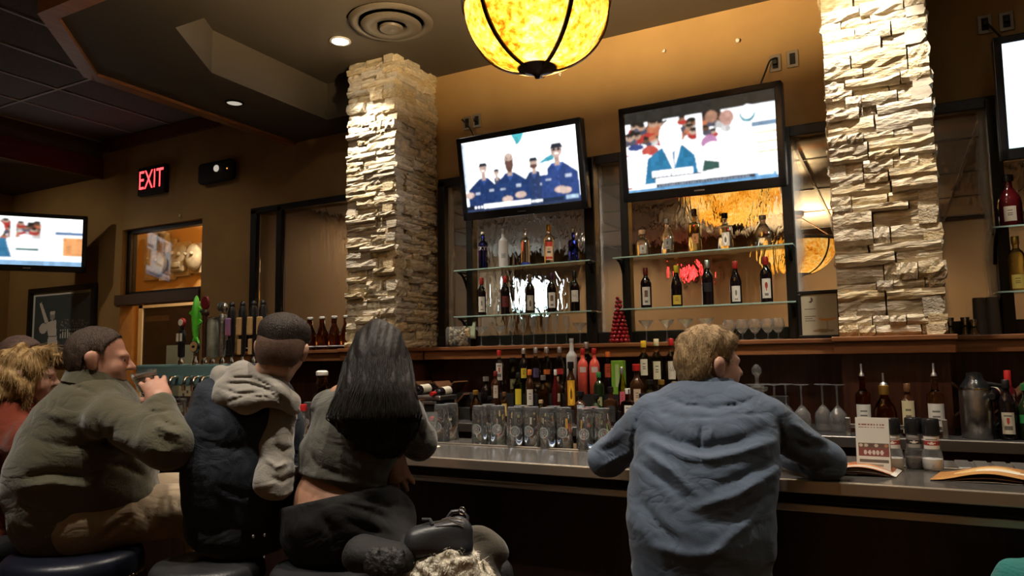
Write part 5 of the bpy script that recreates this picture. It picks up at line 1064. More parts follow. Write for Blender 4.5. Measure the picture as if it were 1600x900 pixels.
# ------------------------------------------------------------------ people: smooth distance-field bodies
def smin(d, e, k):
    h = np.clip(.5+.5*(d-e)/k, 0, 1); return d*(1-h)+e*h-k*h*(1-h)
def V(*a): return np.array(a, float)
def _p(pr, P):
    t = pr[0]
    if t == 'c':
        a, b, ra, rb = pr[1:5]; w = b-a; L2 = w@w+1e-12; u = np.clip((P-a)@w/L2, 0, 1); return np.linalg.norm(P-a-u[:, None]*w, axis=1)-(ra+(rb-ra)*u)
    if t == 'e':
        a, b, r0, r1, rv = pr[1:6]; w = b-a; L = np.linalg.norm(w); w = w/L; rv = rv-w*(rv@w); rv = rv/np.linalg.norm(rv); fv = np.cross(w, rv)
        q = P-a; s = q@w; u = np.clip(s/L, 0, 1); rx = r0[0]+(r1[0]-r0[0])*u; ry = r0[1]+(r1[1]-r0[1])*u; m = np.minimum(rx, ry); e = s-u*L
        return (np.sqrt(((q@rv)/rx)**2+((q@fv)/ry)**2+(e/m)**2)-1)*m
    if t == 's':
        c, r, B = pr[1:4]; q = (P-c)@B/np.array(r, np.float32); return (np.linalg.norm(q, axis=1)-1)*min(r)
def sd(prims, P):
    d = None
    for pr in prims:
        e = _p(pr, P); d = e if d is None else smin(d, e, pr[-1])
    return d
def bbox(prims, pad):
    lo = V(9, 9, 9)*9; hi = -lo
    for pr in prims:
        if pr[0] == 'c': pts = [(pr[1], pr[3]), (pr[2], pr[4])]
        elif pr[0] == 'e': pts = [(pr[1], max(pr[3])), (pr[2], max(pr[4]))]
        else: pts = [(pr[1], max(pr[2]))]
        for c, r in pts: lo = np.minimum(lo, c-r); hi = np.maximum(hi, c+r)
    return lo-pad, hi+pad
def nets(fn, lo, hi, h):
    lo = np.array(lo); C_ = 4; n = np.maximum(2, np.ceil((np.array(hi)-lo)/(h*C_)).astype(int))
    ax = [lo[i]+np.arange(n[i]+1)*h*C_ for i in range(3)]
    G = np.stack(np.meshgrid(*ax, indexing='ij'), -1).reshape(-1, 3); vc = fn(G).reshape(n+1)
    cm = np.min(np.abs(np.stack([vc[i:n[0]+i, j:n[1]+j, k:n[2]+k] for i in (0, 1) for j in (0, 1) for k in (0, 1)])), 0)
    act = cm < h*C_*1.25
    N = n*C_+1; val = np.repeat(np.repeat(np.repeat(np.where(vc < 0, -1.0, 1.0)[:-1, :-1, :-1], C_, 0), C_, 1), C_, 2)
    val = np.pad(val, ((0, 1), (0, 1), (0, 1)), mode='edge')
    m = np.zeros(N, bool); a3 = np.repeat(np.repeat(np.repeat(act, C_, 0), C_, 1), C_, 2)
    for i in (0, 1):
        for j in (0, 1):
            for k in (0, 1): m[i:N[0]-1+i, j:N[1]-1+j, k:N[2]-1+k] |= a3
    ii = np.argwhere(m); P = lo+ii*h; out = np.empty(len(P))
    for s in range(0, len(P), 200000): out[s:s+200000] = fn(P[s:s+200000])
    val[m] = out; s = val < 0
    cs = [val[i:N[0]-1+i, j:N[1]-1+j, k:N[2]-1+k] for i in (0, 1) for j in (0, 1) for k in (0, 1)]
    neg = sum((c < 0).astype(int) for c in cs); ac = (neg > 0) & (neg < 8); idx = -np.ones(ac.shape, int); cells = np.argwhere(ac); idx[ac] = np.arange(len(cells))
    cv = np.stack([c[ac] for c in cs], 1); corner = np.array([(i, j, k) for i in (0, 1) for j in (0, 1) for k in (0, 1)], float)
    acc = np.zeros((len(cells), 3)); cnt = np.zeros(len(cells))
    for a in range(8):
        for b in range(a+1, 8):
            if np.abs(corner[a]-corner[b]).sum() != 1: continue
            x = (cv[:, a] < 0) != (cv[:, b] < 0); t = cv[x, a]/(cv[x, a]-cv[x, b]); acc[x] += corner[a]+(corner[b]-corner[a])*t[:, None]; cnt[x] += 1
    verts = lo+(cells+acc/cnt[:, None])*h; faces = []
    for d in range(3):
        e = [1, 2, 0][d], [2, 0, 1][d]; sl0 = [slice(None)]*3; sl1 = [slice(None)]*3; sl0[d] = slice(0, -1); sl1[d] = slice(1, None)
        x = np.argwhere(s[tuple(sl0)] != s[tuple(sl1)]); x = x[(x[:, e[0]] > 0) & (x[:, e[1]] > 0) & (x[:, e[0]] < N[e[0]]-1) & (x[:, e[1]] < N[e[1]]-1)]
        if not len(x): continue
        o0 = np.zeros(3, int); o1 = o0.copy(); o1[e[0]] = 1; o2 = o0.copy(); o2[e[1]] = 1
        q = np.stack([idx[tuple((x-o1-o2).T)], idx[tuple((x-o2).T)], idx[tuple(x.T)], idx[tuple((x-o1).T)]], 1)
        fl = ~s[tuple(x.T)]; q[fl] = q[fl][:, ::-1]; faces.append(q)
    f = np.concatenate(faces); f = f[(f >= 0).all(1)]; return verts, f
def sdf_obj(name, prims, mats, parent, h, off=0.0, mod=None, pad=.03, origin=(0, 0, 0), cut=None, region=None, relax=1):
    """prims -> mesh; mod(P, d) changes the distance; region(P) gives a material index"""
    prims = [tuple((x.astype(np.float32) if isinstance(x, np.ndarray) else x) for x in p_) for p_ in prims]
    def fn(P):
        d = sd(prims, P.astype(np.float32))-np.float32(off)
        if mod is not None: d = mod(P, d)
        if cut is not None: d = np.maximum(d, cut(P))
        return d
    lo, hi = bbox(prims, pad+abs(off)); v, f = nets(fn, lo, hi, h)
    for _ in range(relax):
        acc = np.zeros_like(v); cn = np.zeros(len(v))
        for a in range(4):
            np.add.at(acc, f[:, a], v[f[:, (a+1) % 4]]+v[f[:, (a+3) % 4]]); np.add.at(cn, f[:, a], 2)
        v = v*.5+.5*acc/cn[:, None]
    o = np.array(origin); b = bpy.data.meshes.new(name); b.from_pydata((v-o).tolist(), [], f.tolist())
    for m in (mats if isinstance(mats, list) else [mats]): b.materials.append(m)
    if region is not None: b.polygons.foreach_set('material_index', region(v[f].mean(1)).astype(int))
    b.polygons.foreach_set('use_smooth', [True]*len(f)); b.update()
    ob = bpy.data.objects.new(name, b); COL.objects.link(ob)
    if parent is not None: ob.parent = parent
    return ob
def project(P):
    d = P-CAM; k = d@cf; return 800+F*(d@cr)/k, 450-F*(d@cu)/k, k
def creases(lst):
    """lst: (polyline of photo points, width in metres, depth in metres, nearest, farthest distance) carved into cloth"""
    def mod(P, d):
        x, y, k = project(P); out = d.copy(); near = np.abs(d) < .05
        if not near.any(): return out
        xn, yn, kn = x[near], y[near], k[near]; add = np.zeros(len(xn))
        for pts, w_, amp, k0, k1 in lst:
            best = np.full(len(xn), 1e9); par = np.zeros(len(xn)); n = len(pts)-1
            for i in range(n):
                ax, ay = pts[i]; bx, by = pts[i+1]; dx, dy = bx-ax, by-ay; u = np.clip(((xn-ax)*dx+(yn-ay)*dy)/(dx*dx+dy*dy+1e-9), 0, 1)
                e = np.hypot(xn-ax-u*dx, yn-ay-u*dy); z = e < best; best = np.where(z, e, best); par = np.where(z, (i+u)/n, par)
            wp = .8*w_*F/kn; g = (np.exp(-(best/wp)**2) if amp < 0 else .55*np.exp(-(best/(1.25*wp))**2)+.45*np.exp(-best/(.45*wp)))*1.7*np.sqrt(np.clip(np.sin(pi*np.clip(par, .03, .97)), 0, 1)); g = g*((kn > k0) & (kn < k1)); add += amp*g
        out[near] = d[near]+add; return out
    return mod
def wrinkle(amp, freq, axis=(0.3, 0.2, 1.0)):
    a = np.array(axis, float); a /= np.linalg.norm(a); b = np.cross(a, (0.2, 0.9, 0.1)); b /= np.linalg.norm(b); c = np.cross(a, b)
    def mod(P, d):
        u, v, w_ = P@a*freq, P@b*freq, P@c*freq; n = np.sin(u+1.6*np.sin(v*.43+1.3)+1.2*np.sin(w_*.37))+.5*np.sin(2.1*u+1.7*np.sin(.9*v)+2.0); return d+amp*n
    return mod
def chain(*ms):
    def mod(P, d):
        for m in ms: d = m(P, d)
        return d
    return mod
def tors(st, rv, k=.05, off=0.0):
    """st: (centre, rx, ry) from hips to neck"""
    return [('e', st[i][0], st[i+1][0], (st[i][1]+off, st[i][2]+off), (st[i+1][1]+off, st[i+1][2]+off), np.array(rv, float), k) for i in range(len(st)-1)]
def limb(pts, rs, k=.03, off=0.0): return [('c', pts[i], pts[i+1], rs[i]+off, rs[i+1]+off, k) for i in range(len(pts)-1)]
def head_prims(c, B, s=1.0, jaw=1.0):
    def L(x, y, z): return c+B@(V(x, y, z)*s)
    E = lambda x, y, z, a, b, d, k: ('s', L(x, y, z), (a*s, b*s, d*s), B, k)
    out = [E(0, -.012, .036, .077, .097, .085, .02), E(0, .030, -.040, .060*jaw, .064, .076, .03), E(0, .068, -.096, .026*jaw, .022, .020, .025), E(0, .080, .022, .050, .018, .012, .02),
           ('c', L(0, .094, .010), L(0, .116, -.022), .008*s, .0125*s, .012), E(0, .086, -.056, .023, .012, .006, .008), E(0, .083, -.068, .020, .012, .006, .008)]
    for sg in (-1, 1):
        out += [E(sg*.038, .060, -.026, .028, .028, .030, .02), E(sg*.012, .102, -.024, .010, .010, .008, .008), E(sg*.083, -.010, .000, .011, .018, .031, .006), E(sg*.092, -.020, .012, .009, .018, .019, .008), E(sg*.088, -.016, -.002, .008, .014, .026, .008), E(sg*.080, -.004, -.025, .009, .011, .012, .006)]
    return out
def eyes(person, c, B, s, org):
    M_eye = mat('eye_white', (.75, .72, .68), .2); M_iris = mat('dark_iris', (.03, .02, .015), .15)
    for sg in (-1, 1):
        p = c+B@(V(sg*.031, .075, .006)*s)-np.array(org); e = MB().ball(p, .0135*s, 14, 10).obj('eye', M_eye, person, True)
        q = c+B@(V(sg*.031, .086, .005)*s)-np.array(org); MB().ball(q, .006*s, 10, 6).obj('iris', M_iris, e, True)
def hair_cut(c, B, s, line, ear=True):
    """short hair keeps only what lies above a hairline given as (forward, up) points"""
    xs = [a for a, _ in line]; zs = [b for _, b in line]
    def cut(P):
        q = (P-c)@B/s; d = (np.interp(q[:, 1], xs, zs)-q[:, 2])*s
        if ear:
            for sg in (-1, 1): d = np.maximum(d, (.036-np.sqrt((q[:, 1]+.006)**2+(q[:, 2]+.004)**2+(q[:, 0]*.6-sg*.05)**2))*s)
        return d
    return cut
def hand_prims(w, d, back, side, curl=(.5, .6, .6), size=1.0, spread=.12, thumb=(.7, .75, -.25)):
    """w wrist, d finger direction, back = back-of-hand normal, side = +1/-1 thumb side along d x back"""
    d = np.array(d, float); d /= np.linalg.norm(d); n = np.array(back, float); n -= d*(n@d); n /= np.linalg.norm(n); y = np.cross(n, d)*side; s = size
    L = lambda a, b, c: w+s*(d*a+y*b+n*c); out = [('c', L(-.02, 0, 0), L(.02, 0, 0), .027*s, .029*s, .02), ('c', L(.02, .018, 0), L(.078, .026, .002), .020*s, .015*s, .02), ('c', L(.02, 0, .002), L(.082, .004, .004), .022*s, .016*s, .02), ('c', L(.02, -.018, 0), L(.074, -.026, 0), .019*s, .014*s, .02)]
    for i, (by, ln, r) in enumerate([(.031, .072, .0092), (.010, .080, .0095), (-.012, .074, .0092), (-.032, .058, .0082)]):
        p = L(.082-.004*abs(i-1), by, .003); ang = 0.0; az = spread*(1.2-i*.8)
        for j, (fr, cu_) in enumerate(zip((.45, .30, .25), curl)):
            ang += cu_*(1+.08*i); dr = (d*cos(az)+y*sin(az))*cos(ang)-n*sin(ang); q = p+dr*ln*fr*s; out.append(('c', p, q, r*s*(1-.10*j), r*s*(.93-.10*j), .006)); p = q
    t = np.array(thumb, float); t /= np.linalg.norm(t); dr = d*t[0]+y*t[1]+n*t[2]; p = L(.018, .026, -.006); q = p+dr*.045*s; out.append(('c', p, q, .015*s, .0115*s, .014)); dr2 = d*(t[0]+.35)+y*(t[1]-.35)+n*(t[2]-.1); dr2 /= np.linalg.norm(dr2); out.append(('c', q, q+dr2*.032*s, .0112*s, .0088*s, .006)); return out
def skin(name, c): return mat(name, c, .48, col2=tuple(x*.84 for x in c), nscale=18, bump=.05, bscale=160, sss=.08)
def cloth(name, c, c2=None, bs=220, bump=.18, rough=.9, ns=5, sheen=.15, fold=.55, fs=6.0):
    """woven cloth: fine weave relief plus ridged creases"""
    m = mat(name, c, rough, col2=c2 or tuple(x*.78 for x in c), nscale=ns, bump=bump, bscale=bs, sheen=sheen, spec=.25); nt = m.node_tree; N = nt.nodes; L = nt.links
    tc = N.new('ShaderNodeTexCoord'); mp = N.new('ShaderNodeMapping'); mp.inputs['Scale'].default_value = (1.0, 1.0, 1.5); mp.inputs['Rotation'].default_value = (.5, .4, .2); L.new(tc.outputs['Object'], mp.inputs[0])
    nz = N.new('ShaderNodeTexNoise'); nz.inputs['Scale'].default_value = fs; nz.inputs['Detail'].default_value = 2.5; nz.inputs['Distortion'].default_value = 1.1; L.new(mp.outputs[0], nz.inputs['Vector'])
    a = N.new('ShaderNodeMath'); a.operation = 'SUBTRACT'; a.inputs[1].default_value = .5; L.new(nz.outputs['Fac'], a.inputs[0]); b = N.new('ShaderNodeMath'); b.operation = 'ABSOLUTE'; L.new(a.outputs[0], b.inputs[0])
    bp = N.new('ShaderNodeBump'); bp.inputs['Strength'].default_value = fold; bp.inputs['Distance'].default_value = .03; L.new(b.outputs[0], bp.inputs['Height'])
    fine = [n for n in N if n.type == 'BUMP' and n is not bp][0]; L.new(bp.outputs[0], fine.inputs['Normal']); return m
def hairm(name, c, c2, st=(60, 60, 8)): return mat(name, c, .5, col2=c2, nscale=2.6, stretch=st, bump=.7, bscale=5, bdist=.006, spec=.3)
def person(label, org, prims, m, h=.0065, region=None, group='people at the bar'):
    o = sdf_obj('person', prims, m, None, h, origin=org, region=region); o.location = tuple(org); return tag(o, label, 'person', group)
def tubes_mesh(name, P, Rr, k, m, parent):
    """P: (n, s, 3) strand points, Rr: (n, s) radii, k sides: one joined mesh"""
    n, s_, _ = P.shape; T = np.gradient(P, axis=1); T /= np.linalg.norm(T, axis=2, keepdims=True)+1e-9; A = np.cross(T, V(.31, .17, .93)); A /= np.linalg.norm(A, axis=2, keepdims=True)+1e-9; B_ = np.cross(T, A)
    an = np.arange(k)*2*pi/k; v = P[:, :, None, :]+Rr[:, :, None, None]*(np.cos(an)[None, None, :, None]*A[:, :, None, :]+np.sin(an)[None, None, :, None]*B_[:, :, None, :]); v = v.reshape(-1, 3)
    base = (np.arange(n)*s_*k)[:, None, None]; r_ = (np.arange(s_-1)*k)[None, :, None]; c = np.arange(k)[None, None, :]; c2 = (c+1) % k
    f = np.stack([base+r_+c, base+r_+c2, base+r_+k+c2, base+r_+k+c], -1).reshape(-1, 4)
    me = bpy.data.meshes.new(name); me.vertices.add(len(v)); me.vertices.foreach_set('co', v.ravel()); me.loops.add(f.size); me.loops.foreach_set('vertex_index', f.ravel()); me.polygons.add(len(f)); me.polygons.foreach_set('loop_start', np.arange(len(f))*4); me.polygons.foreach_set('loop_total', np.full(len(f), 4)); me.polygons.foreach_set('use_smooth', np.ones(len(f), bool)); me.update(calc_edges=True); me.validate()
    me.materials.append(m); o = bpy.data.objects.new(name, me); COL.objects.link(o); o.parent = parent; o['kind'] = 'stuff'; return o
def strands(name, paths, r, m, parent, org):
    P = np.array(paths)-np.array(org); n = P.shape[1]; rr_ = np.array([r*(.35+.65*sin(pi*min(1, .18+.8*i/(n-1)))) for i in range(n)])
    return tubes_mesh(name, P, np.tile(rr_, (len(P), 1)), 4, m, parent)
def fuzz(name, src, n, ln, r, m, parent, crown, lift=.2, jit=.35, down=.35, seg=3, keep=None):
    """short strands rooted on the surface of src, flowing away from the crown"""
    me = src.data; vs = np.empty(len(me.vertices)*3); me.vertices.foreach_get('co', vs); vs = vs.reshape(-1, 3); ns = np.empty(len(me.vertices)*3); me.vertices.foreach_get('normal', ns); ns = ns.reshape(-1, 3)
    ids = rng.integers(0, len(vs), n); p = vs[ids]; nn = ns[ids]
    if keep is not None: q = keep(p) > rng.random(len(p)); p = p[q]; nn = nn[q]
    n = len(p); t = p-np.array(crown); t = t/(np.linalg.norm(t, axis=1, keepdims=True)+1e-9)+V(0, 0, -down)+rng.normal(0, jit, (n, 3)); t = t-nn*(t*nn).sum(1, keepdims=True); t /= np.linalg.norm(t, axis=1, keepdims=True)+1e-9
    L_ = (ln*rng.uniform(.6, 1.2, n))[:, None, None]; lf = (lift*rng.uniform(.3, 1.3, n))[:, None, None]; u = np.linspace(0, 1, seg+1)[None, :, None]
    P = (p-nn*.002)[:, None, :]+(t[:, None, :]*u+nn[:, None, :]*(lf*u-lf*.6*u*u))*L_
    return tubes_mesh(name, P, np.tile(r*(1-.75*np.linspace(0, 1, seg+1)), (n, 1)), 3, m, parent)

# ---- bar stools
M_leather = mat('black_leather', (.018, .018, .020), .38, col2=(.026, .026, .028), nscale=8, bump=.12, bscale=120); M_navyl = mat('navy_leather', (.008, .010, .020), .35, bump=.1, bscale=100); M_stud = mat('brass_stud', (.45, .36, .24), .3, metal=1.0); M_leg = wood('stool_wood', (.03, .012, .006), (.05, .02, .01), .4, 2)
SZ = .81
def stool(x, y, r, lab, studs, m, sz=SZ):
    t = thing('bar_stool', lab, 'stool', (x, y, 0), group='round padded bar stools')
    MB().lathe([(1e-6, sz-.10), (r*.96, sz-.10), (r, sz-.085), (r*1.01, sz-.05), (r*.99, sz-.022), (r*.93, sz-.006), (r*.8, sz), (1e-6, sz+.002)], 48).obj('seat', m, t, True, angle=60)
    MB().lathe([(1e-6, sz-.15), (r*.95, sz-.15), (r*.97, sz-.10), (1e-6, sz-.10)], 40).obj('seat_base', M_leg, t, True)
    if studs:
        sm = None
        for q in range(64):
            a = 2*pi*q/64
            if sm is None: sm = MB().ball((0, 0, 0), .0055, 8, 5).obj('stud', M_stud, t, True); o = sm
            else: o = sm.copy(); COL.objects.link(o)
            o.location = (r*1.0*cos(a), r*1.0*sin(a), sz-.088)
    for q in range(4):
        a = pi/4+q*pi/2; MB().tube([(r*.72*cos(a), r*.72*sin(a), sz-.13), (r*1.05*cos(a), r*1.05*sin(a), 0)], [.022, .018], 8).obj('leg', M_leg, t, True)
    MB().tube([(r*.95*cos(a), r*.95*sin(a), .26) for a in np.linspace(0, 2*pi, 33)], .011, 8).obj('foot_ring', M_edge, t, True)
stool(-2.75, 1.68, .235, 'black leather bar stool with a line of brass studs under the olive jacket', True, M_navyl)
stool(-2.17, 1.80, .19, 'grey black leather bar stool under the denim vest', False, M_leather); stool(-1.76, 1.95, .19, 'black leather bar stool under the black leggings', False, M_leather)
stool(-1.36, 2.14, .19, 'bar stool holding the fur trimmed coat and handbag', False, M_leather); stool(-.60, 2.20, .20, 'bar stool under the blue shirt', False, M_leather, .775)
stool(-3.25, 1.55, .19, 'bar stool under the red jacket', False, M_leather); stool(-3.95, 1.75, .19, 'bar stool at the far end of the counter', False, M_leather)
def frame(fwd, up=(0, 0, 1)): return basis(fwd, up)
def nrm(v): v = np.array(v, float); return v/np.linalg.norm(v)

# ---- man in the blue shirt
K = atK; org = V(-.60, 2.2, .77); rv = nrm((1, .05, 0)); fw = nrm((-.05, 1, 0))
st = [(K(1094, 890, 2.24), .205, .150), (K(1092, 820, 2.24), .205, .155), (K(1096, 750, 2.27), .205, .148), (K(1103, 690, 2.32), .205, .135), (K(1108, 650, 2.36), .185, .105), (K(1109, 622, 2.39), .10, .075)]
Ls, Le, Lw = K(1018, 655, 2.40), K(948, 716, 2.60), K(1040, 690, 2.88); Rs, Re, Rw = K(1198, 655, 2.34), K(1288, 722, 2.46), K(1185, 702, 2.78)
hc = K(1108, 571, 2.42); HB = frame((.72, .69, -.05), (.03, -.05, 1))
hipL, hipR = st[0][0]-rv*.10, st[0][0]+rv*.10; knL, knR = hipL+V(-.03, .40, .03), hipR+V(-.05, .40, .0); anL, anR = V(knL[0], knL[1]-.06, .34), V(knR[0], knR[1]-.06, .34)
sk = skin('skin_fair', (.58, .33, .24)); neck = limb([hc+HB@V(0, -.030, -.05), st[-1][0]], [.058, .064])
body = tors(st, rv, .05, -.02)+limb([Ls, Le, Lw], [.055, .040, .027], .03)+limb([Rs, Re, Rw], [.055, .040, .027], .03)+limb([hipL, knL, anL], [.085, .055, .035])+limb([hipR, knR, anR], [.085, .055, .035])+neck+head_prims(hc, HB, 1.01, 1.08)+hand_prims(Lw, (1, .12, -.02), (0, -.3, 1), -1, (.35, .4, .3))+hand_prims(Rw, (-1, .15, -.02), (0, -.3, 1), 1, (.35, .4, .3))
pb = person('man in a blue button shirt leaning on the counter with his back turned', org, body, sk, .0075)
m_blue = cloth('blue_cotton_shirt', (.078, .104, .150), (.068, .092, .134), 260, .10, .85, 3, .1)
sleeve = limb([Ls, Le, Le*.55+Lw*.45], [.074, .058, .048], .045)+limb([Rs, Re, Re*.45+Rw*.55], [.074, .060, .048], .045)
shp = tors(st[:-1]+[(K(1109, 652, 2.375), .110, .070)], rv, .045, .008)+sleeve+[('c', K(1022, 654, 2.40), K(1098, 642, 2.39), .050, .044, .04), ('c', K(1195, 654, 2.35), K(1120, 642, 2.39), .050, .044, .04)]
CR = [([(1010, 672), (1060, 690), (1100, 700), (1150, 690), (1195, 672)], .020, .012, 0, 2.36), ([(1020, 690), (1070, 712), (1110, 716), (1160, 706), (1210, 690)], .016, -.011, 0, 2.36),
      ([(995, 720), (1040, 752), (1075, 790)], .018, .010, 0, 2.3), ([(1000, 700), (1050, 735), (1090, 775)], .014, -.008, 0, 2.3), ([(1215, 715), (1160, 745), (1110, 765)], .016, .009, 0, 2.3), ([(1215, 735), (1150, 775), (1080, 795)], .016, -.009, 0, 2.3), ([(1205, 770), (1150, 805), (1090, 820)], .018, .008, 0, 2.3), ([(1000, 780), (1030, 820), (1060, 850)], .018, .008, 0, 2.3), ([(1010, 850), (1080, 870), (1180, 850)], .018, -.006, 0, 2.3), ([(1190, 800), (1130, 850), (1100, 880)], .016, -.006, 0, 2.3),
      ([(1098, 655), (1094, 690), (1093, 720)], .006, .010, 0, 2.36), ([(1045, 622), (1075, 634), (1112, 637), (1150, 633), (1180, 622)], .006, .008, 0, 2.45), ([(1083, 655), (1080, 690)], .004, -.005, 0, 2.36), ([(1110, 655), (1112, 685)], .004, -.005, 0, 2.36),
      ([(1008, 640), (1060, 650), (1108, 652), (1160, 648), (1210, 645)], .004, .004, 0, 2.40), ([(1000, 640), (990, 680), (988, 720)], .005, .006, 0, 2.5), ([(1212, 640), (1222, 680), (1222, 720)], .005, .006, 0, 2.45),
      ([(1240, 690), (1262, 700), (1290, 698)], .014, .010, 0, 2.5), ([(1235, 720), (1265, 735), (1300, 730)], .012, .009, 0, 2.5), ([(1240, 660), (1262, 678), (1290, 690)], .012, -.008, 0, 2.5), ([(975, 690), (955, 700), (940, 705)], .012, .009, 0, 2.7), ([(985, 705), (960, 718), (940, 728)], .010, -.008, 0, 2.7)]
sh = sdf_obj('shirt', shp, m_blue, pb, .0085, mod=chain(creases(CR), wrinkle(.0016, 34, (.4, .1, 1)), wrinkle(.0011, 75, (.7, .1, .6))), origin=org, relax=0)
# collar stand and fold
col_c = K(1111, 607, 2.40); b = MB(); n = 28; v = []
for i in range(n+1):
    a = 2*pi*i/n+pi/2
    for rr_, dz in ((.066, .024), (.075, .030), (.102, -.026), (.110, -.034), (.098, -.026), (.066, -.02)): v.append(col_c-org+V(rr_*1.04*cos(a), rr_*.98*sin(a)-.003, dz+.010*cos(a-pi/2)*-1+random.uniform(-.0008, .0008)))
b.add(v, [(i*6+j, (i+1)*6+j, (i+1)*6+(j+1) % 6, i*6+(j+1) % 6) for i in range(n) for j in range(6)]).obj('collar', m_blue, pb, True, angle=70)
hm = hairm('short_blond_hair', (.22, .14, .068), (.40, .275, .14), (70, 70, 26))
hs_ = sdf_obj('hair', head_prims(hc, HB, 1.01)[:1]+[('s', hc+HB@V(0, .0, .082), (.066, .072, .042), HB, .03), ('s', hc+HB@V(0, -.05, -.01), (.068, .052, .07), HB, .03)], hm, pb, .005, off=.007, mod=wrinkle(.0012, 110, (.8, .5, -.2)), origin=org, cut=hair_cut(hc, HB, 1.01, [(-.12, -.088), (-.06, -.080), (-.035, -.045), (.012, -.022), (.026, .02), (.04, .055), (.07, .085), (.09, .12), (.12, .16)]))
fuzz('hair_strands', hs_, 5200, .024, .0011, hm, pb, hc+HB@V(0, -.045, .115)-org, .22)
eyes(pb, hc, HB, 1.01, org)
m_jean = cloth('dark_jeans', (.02, .025, .045)); sdf_obj('trousers', limb([st[0][0]+V(0, 0, -.02), hipL, knL, anL], [.12, .10, .072, .052], .05)+limb([st[0][0]+V(0, 0, -.02), hipR, knR, anR], [.12, .10, .072, .052], .05), m_jean, pb, .013, origin=org)
for a_ in (anL, anR): sdf_obj('shoe', [('c', a_+V(0, -.03, -.05), a_+V(0, .16, -.06), .045, .036, .03), ('c', a_, a_+V(0, 0, -.05), .045, .045, .03)], MATS['dark_matte'], pb, .012, origin=org)

# ---- man in the olive jacket, drinking
org = V(-2.75, 1.68, .78); fw = nrm((.52, .85, 0)); rv = nrm((.85, -.52, 0))
st = [(K(118, 806, 2.80), .20, .195), (K(122, 772, 2.80), .21, .228), (K(131, 728, 2.80), .215, .235), (K(139, 682, 2.80), .205, .205), (K(146, 640, 2.80), .175, .140), (K(152, 606, 2.80), .09, .085)]
Rs, Re, Rw = K(178, 655, 2.62), K(262, 694, 2.50), K(252, 626, 2.60); Ls, Le, Lw = K(160, 655, 3.0), K(215, 740, 3.05), K(226, 778, 2.80)
hc = K(154, 563, 2.80); HB = frame(nrm((.62, .78, -.06)), (0, 0, 1))
hipR, hipL = st[0][0]+rv*.11+fw*.02, st[0][0]-rv*.11+fw*.02; knR, knL = hipR+fw*.46+V(0, 0, .0), hipL+fw*.47+V(0, 0, .02); anR, anL = V(knR[0]-.02, knR[1]-.05, .33), V(knL[0]-.02, knL[1]-.05, .33)
sk2 = skin('skin_ruddy', (.52, .27, .19))
hand = hand_prims(Rw, nrm(K(238, 594, 2.66)-Rw), nrm(V(.80, -.55, -.05)), 1, (.28, .85, .65), 1.08, .16, (.8, .55, -.5))
body = tors(st, rv, .05, -.03)+limb([Rs, Re, Rw], [.06, .045, .030])+limb([Ls, Le, Lw], [.06, .045, .030])+limb([hipR, knR, anR], [.10, .06, .04])+limb([hipL, knL, anL], [.10, .06, .04])+limb([hc+HB@V(0, -.030, -.05), st[-1][0]], [.070, .076])+head_prims(hc, HB, 1.04, 1.12)+hand+hand_prims(Lw, fw+V(.2, 0, -.25), (0, .2, 1), 1, (.3, .3, .2))
po = person('heavyset man in an olive jacket raising a glass of dark beer', org, body, sk2)
m_olive = cloth('olive_fleece', (.088, .080, .048), (.074, .068, .042), 150, .22, .95, 6, .3)
shp = tors(st[:-1]+[(K(150, 620, 2.80), .10, .095)], rv, .05, .010)+limb([Rs, Re, Re*.12+Rw*.88], [.092, .078, .048], .055)+limb([Ls, Le, Lw], [.09, .07, .045], .055)+[('c', Rs, K(152, 634, 2.78), .062, .06, .05), ('c', Ls, K(152, 634, 2.84), .062, .06, .05)]
CR = [([(40, 745), (80, 738), (130, 742), (170, 735)], .012, .013, 0, 3), ([(30, 762), (85, 755), (140, 762)], .014, -.012, 0, 3), ([(35, 790), (70, 800), (110, 798)], .012, .012, 0, 3), ([(60, 690), (110, 698), (160, 690), (190, 670)], .02, .010, 0, 3), ([(190, 648), (178, 668), (165, 690), (172, 710)], .006, .007, 0, 2.8), ([(160, 720), (200, 728), (225, 745)], .016, .013, 0, 3), ([(150, 655), (165, 690), (200, 715)], .016, .012, 0, 2.8), ([(245, 650), (262, 662), (280, 668)], .008, .010, 0, 2.7), ([(242, 662), (262, 674), (282, 680)], .008, -.009, 0, 2.7), ([(238, 678), (260, 688), (282, 694)], .008, .010, 0, 2.7), ([(232, 700), (255, 706), (275, 704)], .009, -.007, 0, 2.7), ([(228, 640), (248, 645), (268, 640)], .006, .008, 0, 2.75), ([(50, 640), (90, 650), (130, 645)], .02, -.006, 0, 3), ([(100, 600), (130, 607), (155, 618)], .006, .006, 0, 3), ([(40, 815), (110, 820), (200, 790)], .006, .008, 0, 3)]
sdf_obj('jacket', shp, m_olive, po, .009, mod=chain(creases(CR), wrinkle(.003, 26, (.2, .3, 1))), origin=org)
cc = K(150, 594, 2.80); b = MB(); v = []; n = 28
for i in range(n+1):
    a = 2*pi*i/n
    for rr_, dz in ((.083, .030), (.093, .036), (.108, -.012), (.112, -.020), (.098, -.012), (.083, -.02)): v.append(cc-org+rv*(rr_*cos(a))+fw*(rr_*1.05*sin(a))+V(0, 0, dz-.022*sin(a)))
b.add(v, [(i*6+j, (i+1)*6+j, (i+1)*6+(j+1) % 6, i*6+(j+1) % 6) for i in range(n) for j in range(6)]).obj('collar', m_olive, po, True, angle=70)
hm2 = hairm('short_brown_hair', (.030, .018, .012), (.075, .050, .036), (70, 70, 26))
